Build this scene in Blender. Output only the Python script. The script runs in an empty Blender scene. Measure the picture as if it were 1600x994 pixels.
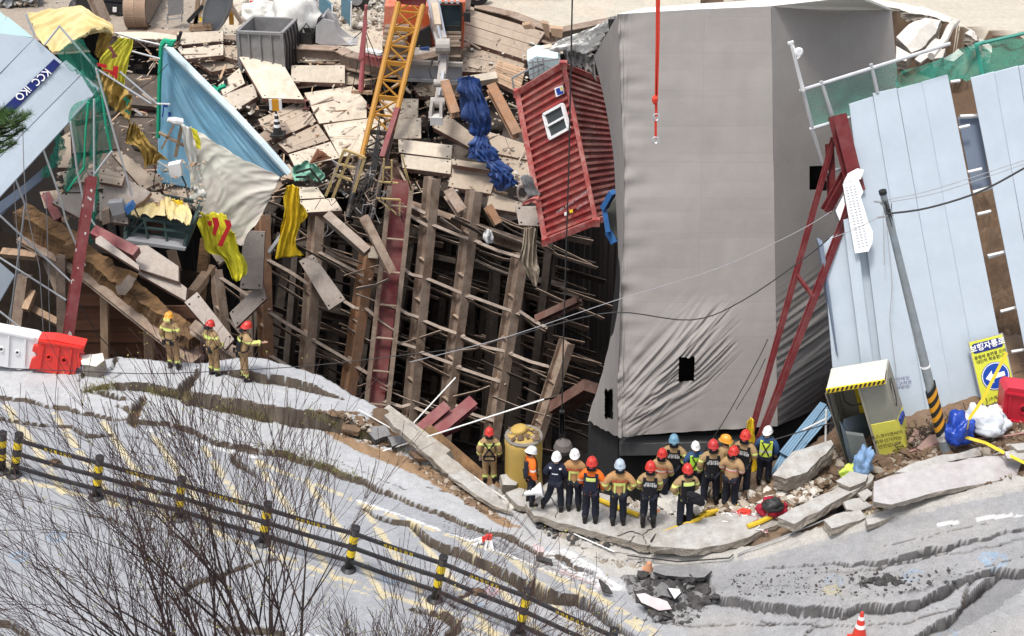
import bpy, bmesh, math, random
import numpy as np
from mathutils import Vector, Matrix, noise, geometry
random.seed(7); np.random.seed(7)
S = bpy.context.scene
R = math.radians
# ---------------------------------------------------------------- camera
CAMH = 21.0; PITCH = 30.0; FPX = 2600.0          # metres above the far ground, degrees down, focal length in photo pixels
cam = bpy.data.cameras.new("camera"); camo = bpy.data.objects.new("camera", cam)
S.collection.objects.link(camo); S.camera = camo
camo.location = (0, 0, CAMH); camo.rotation_euler = (R(90-PITCH), 0, 0)
cam.sensor_width = 36.0; cam.lens = 36.0*FPX/1600.0; cam.clip_end = 2000.0; cam.clip_start = 0.5
# ---------------------------------------------------------------- sky, sun, exposure
W = bpy.data.worlds.new("World"); S.world = W; W.use_nodes = True
SUN_EL, SUN_AZ = 72.0, -140.0                     # hazy sun high behind the camera's left shoulder, behind thin cloud
nt = W.node_tree; sky = nt.nodes.new("ShaderNodeTexSky"); sky.sky_type = 'NISHITA'; sky.sun_disc = False
sky.sun_elevation = R(SUN_EL); sky.sun_rotation = R(SUN_AZ); sky.dust_density = 4.0; sky.air_density = 1.0
hs = nt.nodes.new("ShaderNodeHueSaturation"); hs.inputs['Saturation'].default_value = 0.45
nt.links.new(sky.outputs[0], hs.inputs['Color']); nt.links.new(hs.outputs[0], nt.nodes['Background'].inputs[0])
nt.nodes['Background'].inputs[1].default_value = 0.12
sl = bpy.data.lights.new("sun", 'SUN'); sl.energy = 1.5; sl.angle = R(10); sl.color = (1.0, 0.97, 0.92)
so = bpy.data.objects.new("sun", sl); S.collection.objects.link(so)
sd = Vector((math.sin(R(SUN_AZ))*math.cos(R(SUN_EL)), math.cos(R(SUN_AZ))*math.cos(R(SUN_EL)), math.sin(R(SUN_EL))))
so.rotation_euler = sd.to_track_quat('Z', 'Y').to_euler(); so.location = (0, 0, 60)
S.view_settings.view_transform = 'Standard'; S.view_settings.look = 'None'
S.view_settings.gamma = 1.0; S.view_settings.exposure = 0.86
# ---------------------------------------------------------------- surveying helpers: where does a sight line meet a plane or the ground
CAM = Vector((0, 0, CAMH)); FW = Vector((0, math.cos(R(PITCH)), -math.sin(R(PITCH)))); UP = Vector((0, math.sin(R(PITCH)), math.cos(R(PITCH))))
GZ = -1.0
def ray(px, py): return FW + Vector((1, 0, 0))*((px-800)/FPX) + UP*((497-py)/FPX)
def PY(px, py, Y):
    d = ray(px, py); return CAM + d*(Y/d.y)
def PZ(px, py, z):
    d = ray(px, py); return CAM + d*((z-CAMH)/d.z)
def PN(px, py, p, n):
    d = ray(px, py); return CAM + d*((p-CAM).dot(n)/d.dot(n))
def sst(a, b, x):
    t = min(1, max(0, (x-a)/(b-a))); return t*t*(3-2*t)
def hfield(x, y):                                  # the sagged street
    if x < 2.5: return -2.6 + 1.6*sst(0, 1, (2.5-x)/15.0)
    return -2.6 + 2.3*sst(0, 1, (x-2.5)/10.5)
def PF(px, py, dz=0.0):
    d = ray(px, py); z = -1.5
    for _ in range(14):
        p = CAM + d*((z+dz-CAMH)/d.z); z = 0.6*hfield(p.x, p.y)+0.4*z
    return CAM + d*((z+dz-CAMH)/d.z)
DT = R(20); DN = Vector((0, -math.sin(DT), math.cos(DT))); DP = Vector((0, 59, -1))
def PD(px, py, off=0.0): return PN(px, py, DP+DN*off, DN)     # the tilted plane of the fallen decking
def scale_at(p): return FPX/((p-CAM).dot(FW))                 # photo pixels per metre
# ---------------------------------------------------------------- materials
MATS = {}
def mat(name, col, rough=0.8, var=0.12, scale=3.0, bump=0.15, dirt=None, dirt_amt=0.5, dirt_scale=1.2, metal=0.0, obvar=0.0, vcol=False, stretch=None, alpha=None, trans=0.0, spec=0.3, bdist=0.02, crinkle=0):
    if name in MATS: return MATS[name]
    m = bpy.data.materials.new(name); MATS[name] = m; m.use_nodes = True
    N = m.node_tree.nodes; L = m.node_tree.links; b = N['Principled BSDF']
    b.inputs['Roughness'].default_value = rough; b.inputs['Metallic'].default_value = metal
    b.inputs['Specular IOR Level'].default_value = spec
    tc = N.new('ShaderNodeTexCoord'); co = tc.outputs['Object']
    if stretch:
        mp = N.new('ShaderNodeMapping'); mp.inputs['Scale'].default_value = stretch; L.new(co, mp.inputs[0]); co = mp.outputs[0]
    n1 = N.new('ShaderNodeTexNoise'); n1.inputs['Scale'].default_value = scale; n1.inputs['Detail'].default_value = 6; n1.inputs['Roughness'].default_value = 0.65
    L.new(co, n1.inputs['Vector'])
    if vcol:
        a = N.new('ShaderNodeVertexColor'); a.layer_name = 'col'; base = a.outputs[0]
    else:
        rgb = N.new('ShaderNodeRGB'); rgb.outputs[0].default_value = (*col, 1); base = rgb.outputs[0]
    if dirt:
        n2 = N.new('ShaderNodeTexNoise'); n2.inputs['Scale'].default_value = dirt_scale; n2.inputs['Detail'].default_value = 8; n2.inputs['Roughness'].default_value = 0.7
        L.new(co, n2.inputs['Vector'])
        mr = N.new('ShaderNodeMapRange'); mr.inputs[1].default_value = 0.42; mr.inputs[2].default_value = 0.68; mr.inputs[3].default_value = 0; mr.inputs[4].default_value = dirt_amt
        L.new(n2.outputs[0], mr.inputs[0])
        mx = N.new('ShaderNodeMix'); mx.data_type = 'RGBA'; L.new(mr.outputs[0], mx.inputs[0]); L.new(base, mx.inputs[6]); mx.inputs[7].default_value = (*dirt, 1); base = mx.outputs[2]
    h = N.new('ShaderNodeHueSaturation'); L.new(base, h.inputs['Color'])
    mr = N.new('ShaderNodeMapRange'); mr.inputs[1].default_value = 0.3; mr.inputs[2].default_value = 0.7; mr.inputs[3].default_value = 1-var; mr.inputs[4].default_value = 1+var
    L.new(n1.outputs[0], mr.inputs[0]); val = mr.outputs[0]
    if obvar:
        oi = N.new('ShaderNodeObjectInfo'); m2 = N.new('ShaderNodeMapRange'); m2.inputs[3].default_value = 1-obvar; m2.inputs[4].default_value = 1+obvar
        L.new(oi.outputs['Random'], m2.inputs[0]); mm = N.new('ShaderNodeMath'); mm.operation = 'MULTIPLY'; L.new(val, mm.inputs[0]); L.new(m2.outputs[0], mm.inputs[1]); val = mm.outputs[0]
    L.new(val, h.inputs['Value']); L.new(h.outputs[0], b.inputs['Base Color'])
    if bump:
        bp = N.new('ShaderNodeBump'); bp.inputs['Strength'].default_value = bump; bp.inputs['Distance'].default_value = bdist
        n3 = N.new('ShaderNodeTexNoise'); n3.inputs['Scale'].default_value = scale*5; n3.inputs['Detail'].default_value = 5; L.new(co, n3.inputs['Vector'])
        if crinkle: n3.noise_type = 'RIDGED_MULTIFRACTAL'; n3.inputs['Scale'].default_value = crinkle; n3.inputs['Detail'].default_value = 3; bp.inputs['Distance'].default_value = .05
        L.new(n3.outputs[0], bp.inputs['Height']); L.new(bp.outputs[0], b.inputs['Normal'])
    if alpha is not None: b.inputs['Alpha'].default_value = alpha
    if trans: b.inputs['Transmission Weight'].default_value = trans
    return m
def net_mat(name, col, period=0.09, cover=0.55):   # woven safety net: threads with real holes between
    m = bpy.data.materials.new(name); m.use_nodes = True; N = m.node_tree.nodes; L = m.node_tree.links; b = N['Principled BSDF']
    b.inputs['Base Color'].default_value = (*col, 1); b.inputs['Roughness'].default_value = 0.7
    tc = N.new('ShaderNodeTexCoord'); n = N.new('ShaderNodeTexNoise'); n.inputs['Scale'].default_value = 40; n.inputs['Detail'].default_value = 2; L.new(tc.outputs['Object'], n.inputs[0])
    mr = N.new('ShaderNodeMapRange'); mr.inputs[1].default_value = 0.35; mr.inputs[2].default_value = 0.65; mr.inputs[3].default_value = cover-0.2; mr.inputs[4].default_value = cover+0.2
    L.new(n.outputs[0], mr.inputs[0]); L.new(mr.outputs[0], b.inputs['Alpha']); return m
# ---------------------------------------------------------------- mesh helpers
COL = S.collection
def link(name, me, parent=None, origin=None):
    o = bpy.data.objects.new(name, me); COL.objects.link(o)
    n = len(me.vertices); co = np.empty(n*3, dtype=np.float32); me.vertices.foreach_get('co', co); co = co.reshape(-1, 3)
    if origin is None: origin = Vector(((co[:, 0].min()+co[:, 0].max())/2, (co[:, 1].min()+co[:, 1].max())/2, co[:, 2].min())) if n else Vector()
    co -= np.array(origin, dtype=np.float32); me.vertices.foreach_set('co', co.ravel()); me.update()
    o.location = origin
    if parent is not None:
        o.parent = parent; o.location = Vector(origin) - wloc(parent)
    return o
def wloc(o):
    v = Vector(o.location)
    while o.parent: o = o.parent; v += Vector(o.location)
    return v
def mk(name, vs, fs, m, parent=None, smooth=False, mi=None):
    me = bpy.data.meshes.new(name); me.from_pydata([tuple(v) for v in vs], [], fs)
    for x in (m if isinstance(m, (list, tuple)) else [m]): me.materials.append(x)
    if mi is not None: me.polygons.foreach_set('material_index', mi)
    if smooth: me.polygons.foreach_set('use_smooth', [True]*len(me.polygons))
    me.update(); return link(name, me, parent)
def tag(o, label=None, cat=None, group=None, kind=None):
    if label: o['label'] = label
    if cat: o['category'] = cat
    if group: o['group'] = group
    if kind: o['kind'] = kind
    return o
def thing(name, label, cat, loc, group=None):
    o = bpy.data.objects.new(name, None); COL.objects.link(o); o.location = loc; o.empty_display_size = 0.2
    return tag(o, label, cat, group)
class MB:                                          # collects faces for ONE mesh
    def __init__(s): s.v = []; s.f = []; s.mi = []
    def add(s, vs, fs, mi=0):
        b = len(s.v); s.v += [tuple(v) for v in vs]; s.f += [[i+b for i in f] for f in fs]; s.mi += [mi]*len(fs)
    def box(s, c, sx, sy, sz, rot=None, mi=0):
        vs = [Vector((x*sx/2, y*sy/2, z*sz/2)) for x in (-1, 1) for y in (-1, 1) for z in (-1, 1)]
        if rot is not None: vs = [rot @ v for v in vs]
        s.add([v+Vector(c) for v in vs], [[0, 1, 3, 2], [4, 6, 7, 5], [0, 4, 5, 1], [2, 3, 7, 6], [0, 2, 6, 4], [1, 5, 7, 3]], mi)
    def frame(s, p0, p1, side=None):
        p0 = Vector(p0); p1 = Vector(p1); d = (p1-p0).normalized()
        u = Vector(side) if side is not None else (Vector((0, 0, 1)) if abs(d.z) < 0.9 else Vector((0, -1, 0)))
        u = (u-d*u.dot(d)).normalized(); return p0, p1, d, u, d.cross(u)
    def bar(s, p0, p1, w, h, side=None, mi=0):     # w across, h along 'side'
        p0, p1, d, u, w_ = s.frame(p0, p1, side)
        vs = [p+w_*a*w/2+u*b*h/2 for p in (p0, p1) for a, b in ((-1, -1), (1, -1), (1, 1), (-1, 1))]
        s.add(vs, [[3, 2, 1, 0], [4, 5, 6, 7], [0, 1, 5, 4], [1, 2, 6, 5], [2, 3, 7, 6], [3, 0, 4, 7]], mi)
    def hbar(s, p0, p1, w, h, side=None, t=0.03, mi=0):  # H section: flanges face +-side
        p0, p1, d, u, w_ = s.frame(p0, p1, side); a = w/2; b = h/2; c = t/2
        prof = [(-a, -b), (a, -b), (a, -b+t), (c, -b+t), (c, b-t), (a, b-t), (a, b), (-a, b), (-a, b-t), (-c, b-t), (-c, -b+t), (-a, -b+t)]
        vs = [p+w_*x+u*y for p in (p0, p1) for x, y in prof]; n = 12
        fs = [[i, (i+1) % n, (i+1) % n+n, i+n] for i in range(n)]
        for o, fl in ((0, True), (n, False)):
            for q in ([0, 1, 2, 11], [3, 4, 9, 10], [8, 5, 6, 7]):
                q = [i+o for i in q]; fs.append(q[::-1] if fl else q)
        s.add(vs, fs, mi)
    def tube(s, pts, r, n=6, mi=0, cap=True):
        pts = [Vector(p) for p in pts]; k = len(pts); rs = r if isinstance(r, (list, tuple)) else [r]*k
        vs = []; u = None
        for i, p in enumerate(pts):
            d = (pts[min(i+1, k-1)]-pts[max(i-1, 0)]).normalized()
            if u is None: u = d.orthogonal().normalized()
            u = (u-d*u.dot(d)); u = u.normalized() if u.length > 1e-6 else d.orthogonal().normalized()
            w = d.cross(u)
            for j in range(n):
                a = 2*math.pi*j/n; vs.append(p+(u*math.cos(a)+w*math.sin(a))*rs[i])
        fs = [[i*n+j, i*n+(j+1) % n, (i+1)*n+(j+1) % n, (i+1)*n+j] for i in range(k-1) for j in range(n)]
        if cap: fs += [list(range(n))[::-1], [(k-1)*n+j for j in range(n)]]
        s.add(vs, fs, mi)
    def prism(s, top, depth, n=None, mi=0, mside=None):   # polygon 'top' (ordered 3-D points) pushed by vector depth
        top = [Vector(p) for p in top]; k = len(top); dv = Vector(depth)
        s.add(top, [list(range(k))], mi)
        s.add(top+[p+dv for p in top], [[i, i+k, (i+1) % k+k, (i+1) % k] for i in range(k)]+[[k+i for i in range(k)][::-1]], mi if mside is None else mside)
    def lathe(s, c, prof, n=16, axis=(0, 0, 1), mi=0):
        z = Vector(axis).normalized(); x = z.orthogonal().normalized(); y = z.cross(x); c = Vector(c)
        vs = [c+z*h+(x*math.cos(2*math.pi*j/n)+y*math.sin(2*math.pi*j/n))*r for r, h in prof for j in range(n)]
        k = len(prof); fs = [[i*n+j, i*n+(j+1) % n, (i+1)*n+(j+1) % n, (i+1)*n+j] for i in range(k-1) for j in range(n)]
        fs += [list(range(n))[::-1], [(k-1)*n+j for j in range(n)]]; s.add(vs, fs, mi)
    def build(s, name, m, parent=None, smooth=False):
        return mk(name, s.v, s.f, m, parent, smooth, s.mi if isinstance(m, (list, tuple)) else None)
def sag(p0, p1, s, n=14):
    p0 = Vector(p0); p1 = Vector(p1); return [p0.lerp(p1, i/n)-Vector((0, 0, s*4*(i/n)*(1-i/n))) for i in range(n+1)]
def rough_block(name, top, depth, m, parent=None, cell=0.16, amp=0.05, jag=0.06, seed=0, face_amp=0.015):
    """broken slab: outline 'top' in 3-D, jagged rim, uneven fractured sides, gently uneven top; m = [top, side]"""
    rnd = random.Random(seed); pts = []; k = len(top); top = [Vector(p) for p in top]; dv = Vector(depth)
    e1 = (top[1]-top[0]).normalized(); nn = dv.normalized(); e2 = nn.cross(e1).normalized()
    for i in range(k):
        a, b = top[i], top[(i+1) % k]; seg = max(1, int((b-a).length/cell))
        for j in range(seg):
            p = a.lerp(b, j/seg)
            q = noise.noise_vector(p*3.1+Vector((seed, 0, 0)))*jag*(0.5 if j == 0 else 1); q -= nn*q.dot(nn); pts.append(p+q)
    n = len(pts); lay = max(2, int(dv.length/0.07)); lay = min(lay, 6); vs = []; fs = []; mi = []
    for l in range(lay+1):
        t = l/lay
        for p in pts:
            off = noise.noise_vector(p*7+dv*t*9+Vector((seed*3, 1, 2)))*amp*(0 if l == 0 else 1); vs.append(p+dv*t+off)
    for l in range(lay):
        for i in range(n): fs.append([l*n+i, (l+1)*n+i, (l+1)*n+(i+1) % n, l*n+(i+1) % n]); mi.append(1)
    c2 = [Vector(((p-top[0]).dot(e1), (p-top[0]).dot(e2))) for p in pts]
    poly = c2; extra = []; xs = [q.x for q in c2]; ys = [q.y for q in c2]; gx = min(xs)
    while gx < max(xs):
        gy = min(ys)
        while gy < max(ys):
            q = Vector((gx+rnd.uniform(-.3, .3)*cell*2, gy+rnd.uniform(-.3, .3)*cell*2))
            if inside(q, poly) and min((q-z).length for z in poly) > cell*0.8: extra.append(q)
            gy += cell*2.2
        gx += cell*2.2
    allp = [q.to_2d() for q in c2]+extra
    r = geometry.delaunay_2d_cdt(allp, [], [list(range(n))], 1, 1e-6)
    base = len(vs); o = top[0]; base_plane = []
    for i, q in enumerate(r[0]):
        src = [s for s in r[3][i] if s < n]
        if src: vs.append(pts[src[0]])
        else:
            p = o+e1*q.x+e2*q.y; p = p+nn*(noise.noise(p*2.0)*face_amp*2); vs.append(p)
    for f in r[2]:
        a, b, c = [vs[base+i] for i in f[:3]]
        f = list(f)
        if (Vector(b)-Vector(a)).cross(Vector(c)-Vector(a)).dot(nn) > 0: f = f[::-1]
        fs.append([base+i for i in f]); mi.append(0)
    fs.append([lay*n+i for i in range(n)]); mi.append(1)
    return mk(name, vs, fs, m, parent, False, mi)
def inside(p, poly):
    c = False; n = len(poly); j = n-1
    for i in range(n):
        a, b = poly[i], poly[j]
        if (a[1] > p[1]) != (b[1] > p[1]) and p[0] < (b[0]-a[0])*(p[1]-a[1])/(b[1]-a[1]+1e-12)+a[0]: c = not c
        j = i
    return c
def text(s, origin, xd, yd, height, m, parent, name='lettering', align='CENTER', thick=0.0):
    cu = bpy.data.curves.new('t', 'FONT'); cu.body = s; cu.size = 1; cu.align_x = align; cu.align_y = 'CENTER'; cu.resolution_u = 2
    cu.offset = thick
    o = bpy.data.objects.new('t', cu); COL.objects.link(o); bpy.context.view_layer.update()
    me = bpy.data.meshes.new_from_object(o.evaluated_get(bpy.context.evaluated_depsgraph_get())); bpy.data.objects.remove(o); bpy.data.curves.remove(cu)
    if not len(me.vertices): return None
    X = Vector(xd).normalized(); Yv = Vector(yd).normalized()
    for v in me.vertices: v.co = Vector(origin)+X*v.co.x*height+Yv*v.co.y*height
    me.materials.clear(); me.materials.append(m); me.name = name
    return link(name, me, parent)
def cloth(name, rows, m, parent=None, nu=40, nv=40, fold=0.05, fdir=(1, 0.2), ffreq=3.0, seed=0, keep=None, bands=None, jag=0.0, thickness=0.0):
    """sheet through a grid of 3-D control points (rows of equal length), smooth between them, with folds"""
    G = np.array([[tuple(p) for p in r] for r in rows], dtype=float); nr, nc, _ = G.shape
    def cr(A, t):
        n = A.shape[0]; x = t*(n-1); i = min(int(x), n-2); f = x-i
        p0 = A[max(i-1, 0)]; p1 = A[i]; p2 = A[i+1]; p3 = A[min(i+2, n-1)]
        return 0.5*((2*p1)+(-p0+p2)*f+(2*p0-5*p1+4*p2-p3)*f*f+(-p0+3*p1-3*p2+p3)*f**3)
    vs = []
    P = [[None]*(nu+1) for _ in range(nv+1)]
    for j in range(nv+1):
        row = cr(G, j/nv)
        for i in range(nu+1): P[j][i] = Vector(cr(row, i/nu))
    fd = Vector((fdir[0], fdir[1])).normalized()
    for j in range(nv+1):
        for i in range(nu+1):
            a = P[j][max(i-1, 0)]; b = P[j][min(i+1, nu)]; c = P[max(j-1, 0)][i]; d = P[min(j+1, nv)][i]
            n = (b-a).cross(d-c); n = n.normalized() if n.length > 1e-9 else Vector((0, -1, 0))
            if n.dot(CAM-P[j][i]) < 0: n = -n
            u = i/nu; v = j/nv; s = u*fd.x+v*fd.y; w = -u*fd.y+v*fd.x
            f = 0
            if fold:
                q = noise.noise(Vector((s*ffreq*2+seed, w*ffreq*0.35, seed*1.7)))
                q2 = noise.noise(Vector((s*ffreq*5+seed*2, w*ffreq*0.8, 4.0)))
                q3 = noise.noise(Vector((s*ffreq*11+seed, w*ffreq*3+3, seed*.3)))
                f = (1-abs(q)*2.6)*0.75-abs(q2)*.7-abs(q3)*.35+noise.noise(Vector((u*2.5, v*2.5, seed)))*0.6
                f *= fold
            p = P[j][i]+n*f
            if jag and (i in (0, nu) or j in (0, nv)):
                q = noise.noise_vector(P[j][i]*4+Vector((seed, 0, 0)))*jag; p = p+q-n*q.dot(n)
            vs.append(p)
    fs = []; W_ = nu+1
    for j in range(nv):
        for i in range(nu):
            if keep and not keep((i+.5)/nu, (j+.5)/nv): continue
            fs.append([j*W_+i, j*W_+i+1, (j+1)*W_+i+1, (j+1)*W_+i])
    if thickness:
        n0 = len(vs); dv = Vector((0, thickness, -thickness*.5)); vs += [Vector(p)+dv for p in vs]
        fs2 = [[a+n0 for a in f[::-1]] for f in fs]
        rim = [j*W_ for j in range(nv+1)]+[nv*W_+i for i in range(1, nu+1)]+[j*W_+nu for j in range(nv-1, -1, -1)]+[i for i in range(nu-1, 0, -1)]
        fs2 += [[rim[i], rim[(i+1) % len(rim)], rim[(i+1) % len(rim)]+n0, rim[i]+n0] for i in range(len(rim))]
        fs = fs+fs2
    return mk(name, vs, fs, m, parent, True)
# ================================================================ GROUND: one sheet, street + pit + far building site
m_ground = mat('ground_surface', (0, 0, 0), 0.92, 0.12, 5.0, 0.3, vcol=True, bdist=0.02)
def speckle(m):                                     # asphalt aggregate: fine light and dark stones
    N = m.node_tree.nodes; L = m.node_tree.links; h = [n for n in N if n.type == 'HUE_SAT'][0]; src = h.inputs['Value'].links[0].from_socket
    tc = [n for n in N if n.type == 'TEX_COORD'][0]; n = N.new('ShaderNodeTexNoise'); n.inputs['Scale'].default_value = 28; n.inputs['Detail'].default_value = 3; L.new(tc.outputs['Object'], n.inputs[0])
    r = N.new('ShaderNodeMapRange'); r.inputs[1].default_value = 0.35; r.inputs[2].default_value = 0.65; r.inputs[3].default_value = 0.88; r.inputs[4].default_value = 1.12; L.new(n.outputs[0], r.inputs[0])
    mm = N.new('ShaderNodeMath'); mm.operation = 'MULTIPLY'; L.new(src, mm.inputs[0]); L.new(r.outputs[0], mm.inputs[1]); L.new(mm.outputs[0], h.inputs['Value'])
speckle(m_ground)
def axis(parts):
    out = []
    for a, b, s in parts: out += list(np.arange(a, b, s))
    return np.array(out+[parts[-1][1]])
gx = axis([(-160, -40, 12), (-40, -17, 1.0), (-17, 17, 0.05), (17, 40, 1.0), (40, 160, 12)])
gy = axis([(-20, 20, 2.0), (20, 23, .3), (23, 37, 0.045), (37, 69, 0.13), (69, 90, 0.5), (90, 130, 4), (130, 700, 60)])
X, Yg = np.meshgrid(gx, gy); X = X.ravel(); Yg = Yg.ravel(); NV = len(X)
# value noise in numpy (several octaves), used to warp lines and to roughen soil
def vnoise(x, y, seed=0):
    xi = np.floor(x).astype(np.int64); yi = np.floor(y).astype(np.int64); fx = x-xi; fy = y-yi; fx = fx*fx*(3-2*fx); fy = fy*fy*(3-2*fy)
    def h(a, b):
        n = (a*374761393+b*668265263+seed*974634777) & 0x7fffffff; n = ((n ^ (n >> 13))*1274126177) & 0x7fffffff; return (n & 0xffff)/65535.0*2-1
    return (h(xi, yi)*(1-fx)+h(xi+1, yi)*fx)*(1-fy)+(h(xi, yi+1)*(1-fx)+h(xi+1, yi+1)*fx)*fy
def fbm(x, y, f, oc=4, seed=0):
    s = np.zeros_like(x); a = 1.0
    for o in range(oc): s += a*vnoise(x*f, y*f, seed+o); a *= .5; f *= 2.03
    return s/1.9
def stepf(x): t = np.clip(x, 0, 1); return t*t*(3-2*t)
H = np.where(X < 2.5, -2.6+1.6*stepf((2.5-X)/15.0), -2.6+2.3*stepf((X-2.5)/10.5))
far = stepf((Yg-37)/6.0); H = H*(1-far)+GZ*far
col = np.zeros((NV, 3)); 
NX = fbm(X, Yg, 1.7, 3, 3)*0.16; NY = fbm(X, Yg, 1.7, 3, 11)*0.16      # warp for jagged outlines
XW = X+NX; YW = Yg+NY
def world(pts, far_=False): return [((PZ(a, b, GZ) if far_ else PF(a, b)).x, (PZ(a, b, GZ) if far_ else PF(a, b)).y) for a, b in pts]
def inpoly(poly, warp=True):
    xs = XW if warp else X; ys = YW if warp else Yg; P = np.array(poly)
    bb = np.where((xs > P[:, 0].min()) & (xs < P[:, 0].max()) & (ys > P[:, 1].min()) & (ys < P[:, 1].max()))[0]
    x = xs[bb]; y = ys[bb]; c = np.zeros(len(bb), bool); n = len(P); j = n-1
    for i in range(n):
        a, b = P[i], P[j]; t = ((a[1] > y) != (b[1] > y)) & (x < (b[0]-a[0])*(y-a[1])/(b[1]-a[1]+1e-12)+a[0]); c ^= t; j = i
    m_ = np.zeros(NV, bool); m_[bb[c]] = True; return m_
def dist_line(line, attrs=None, rng=3.0, warp=1.0):
    """signed distance (positive beyond the line, away from the camera) and interpolated attributes"""
    P = np.array(line); xs = X+NX*warp; ys = Yg+NY*warp
    idx = np.where((xs > P[:, 0].min()-rng) & (xs < P[:, 0].max()+rng) & (ys > P[:, 1].min()-rng) & (ys < P[:, 1].max()+rng))[0]
    x = xs[idx]; y = ys[idx]; best = np.full(len(idx), 1e9); sg = np.zeros(len(idx)); at = np.zeros((len(idx), 0 if attrs is None else len(attrs[0])))
    A = None if attrs is None else np.array(attrs, float)
    for i in range(len(P)-1):
        a = P[i]; d = P[i+1]-a; L2 = (d**2).sum()+1e-12; t = np.clip(((x-a[0])*d[0]+(y-a[1])*d[1])/L2, 0, 1)
        dd = np.hypot(x-a[0]-t*d[0], y-a[1]-t*d[1]); b = dd < best; cr = d[0]*(y-a[1])-d[1]*(x-a[0])
        best = np.where(b, dd, best); sg = np.where(b, np.sign(cr), sg)
        if A is not None: at = np.where(b[:, None], A[i]*(1-t[:, None])+A[i+1]*t[:, None], at)
    return idx, best, sg, at
# ---- surface zones
ASPH_L = (0.285, 0.293, 0.31); WALK_L = (0.375, 0.38, 0.39); ASPH_R = (0.262, 0.262, 0.268); CONC = (0.40, 0.39, 0.365); SOIL = (0.13, 0.085, 0.055); SAND = (0.24, 0.17, 0.11); PIT_SHADE = (0.014, 0.011, 0.009); TAR = (0.055, 0.052, 0.052)  # pit soil is near-black: the pit's shade is painted in
PALE = (0.44, 0.40, 0.33)
def paint(mask, c, k=1.0): col[mask] = col[mask]*(1-k)+np.array(c)*k
paint(np.ones(NV, bool), ASPH_L)
paint(Yg > 36, PALE)
rightroad = world([(1075, 994), (1040, 960), (985, 935), (1000, 905), (1090, 885), (1200, 850), (1330, 815), (1420, 793), (1600, 750), (1900, 690), (2400, 700), (2400, 1400), (1200, 1400), (1130, 1040)])
paint(inpoly(rightroad), ASPH_R)
# a wide blend between light left asphalt and darker right asphalt
walkU = [(-400, 560), (-100, 612), (0, 622), (80, 637), (130, 645), (215, 662), (270, 668), (330, 690), (380, 705), (440, 715), (520, 735), (560, 757), (640, 790), (680, 805), (740, 830), (800, 850), (880, 882), (960, 915)]
paint(inpoly(world([(-400, 480), (0, 540), (600, 560), (760, 700), (900, 830), (1000, 880), (985, 925)]+walkU[::-1])), WALK_L)
paint(inpoly(world([(850, 836), (1000, 830), (1300, 700), (1290, 800), (1200, 850), (1090, 885), (1000, 905), (960, 900)])), CONC)
# soil under and behind the people, under the fence
soilpoly = world([(560, 690), (600, 640), (700, 660), (760, 700), (950, 700), (1290, 560), (1800, 500), (1800, 680), (1600, 752), (1430, 790), (1330, 815), (1230, 845), (1150, 865), (1000, 868), (890, 850), (840, 810), (790, 790), (700, 740), (640, 700)])
sm = inpoly(soilpoly); paint(sm, SOIL); 
paint(inpoly(world([(1045, 775), (1120, 760), (1210, 745), (1300, 760), (1330, 730), (1300, 790), (1210, 815), (1100, 800)])), SAND, .8)
paint(inpoly(world([(1190, 790), (1330, 735), (1420, 720), (1500, 690), (1420, 790), (1330, 815), (1200, 850)])), SAND, .5)
rub = inpoly(world([(740, 745), (900, 740), (1060, 760), (1060, 800), (1000, 810), (870, 800), (800, 790)])); paint(rub, (.33, .31, .28)); paint(rub & (fbm(X, Yg, 3.1, 3, 5) > .05), CONC)
# exposed brown bank of the broken verge on the left
bank = inpoly(world([(500, 668), (560, 690), (620, 705), (690, 745), (760, 790), (815, 830), (790, 830), (740, 795), (680, 760), (600, 725), (520, 690)])); 
paint(bank, (0.26, .17, .10))
soil_amp = np.zeros(NV); soil_amp[sm] = .16; soil_amp[rub] = .14; soil_amp[bank] = .12
# asphalt rubble heap in the trough
heap = inpoly(world([(975, 905), (1010, 893), (1090, 890), (1110, 915), (1120, 940), (1060, 950), (1030, 975), (1010, 945), (985, 930)])); paint(heap, TAR); soil_amp[heap] = .3
col[heap & (fbm(X, Yg, 5, 3, 44) > .25)] = (.22, .21, .2)
# right: raw earth behind the white fence, broken edge of the far concrete
rsoil = inpoly(world([(1405, 50), (1440, 28), (1500, 45), (1525, 66), (1560, 62), (1640, 48), (2100, 60), (2100, 560), (1280, 560), (1300, 200), (1405, 110)], True)); paint(rsoil, (0.095, .058, .034)); soil_amp[rsoil] = .55
H[rsoil] -= 1.0
hole = inpoly(world([(1310, -8), (1340, 4), (1400, 12), (1450, 24), (1500, 42), (1528, 70), (1500, 96), (1440, 60), (1395, 50), (1385, 18), (1330, 8)], True)); H[hole] = -3.5; paint(hole, (0.12, .075, .045)); soil_amp[hole] = .6
rs2 = inpoly(world([(1300, 690), (1280, 560), (2100, 380), (2100, 640), (1620, 690), (1500, 690), (1400, 710)])); paint(rs2 & ~inpoly(rightroad), (0.17, .11, .07)); 
site = (Yg > 56) & (X < 4); paint(site & (fbm(X, Yg, .5, 4, 9) > .1), (.47, .41, .33)); paint(site & (X < -11) & (Yg > 58), (.30, .255, .21)); soil_amp[site & (X < 0)] = .10
paint((Yg > 62) & (X < -5) & (fbm(X, Yg, .8, 4, 21) > .12), (.33, .29, .24))
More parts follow.
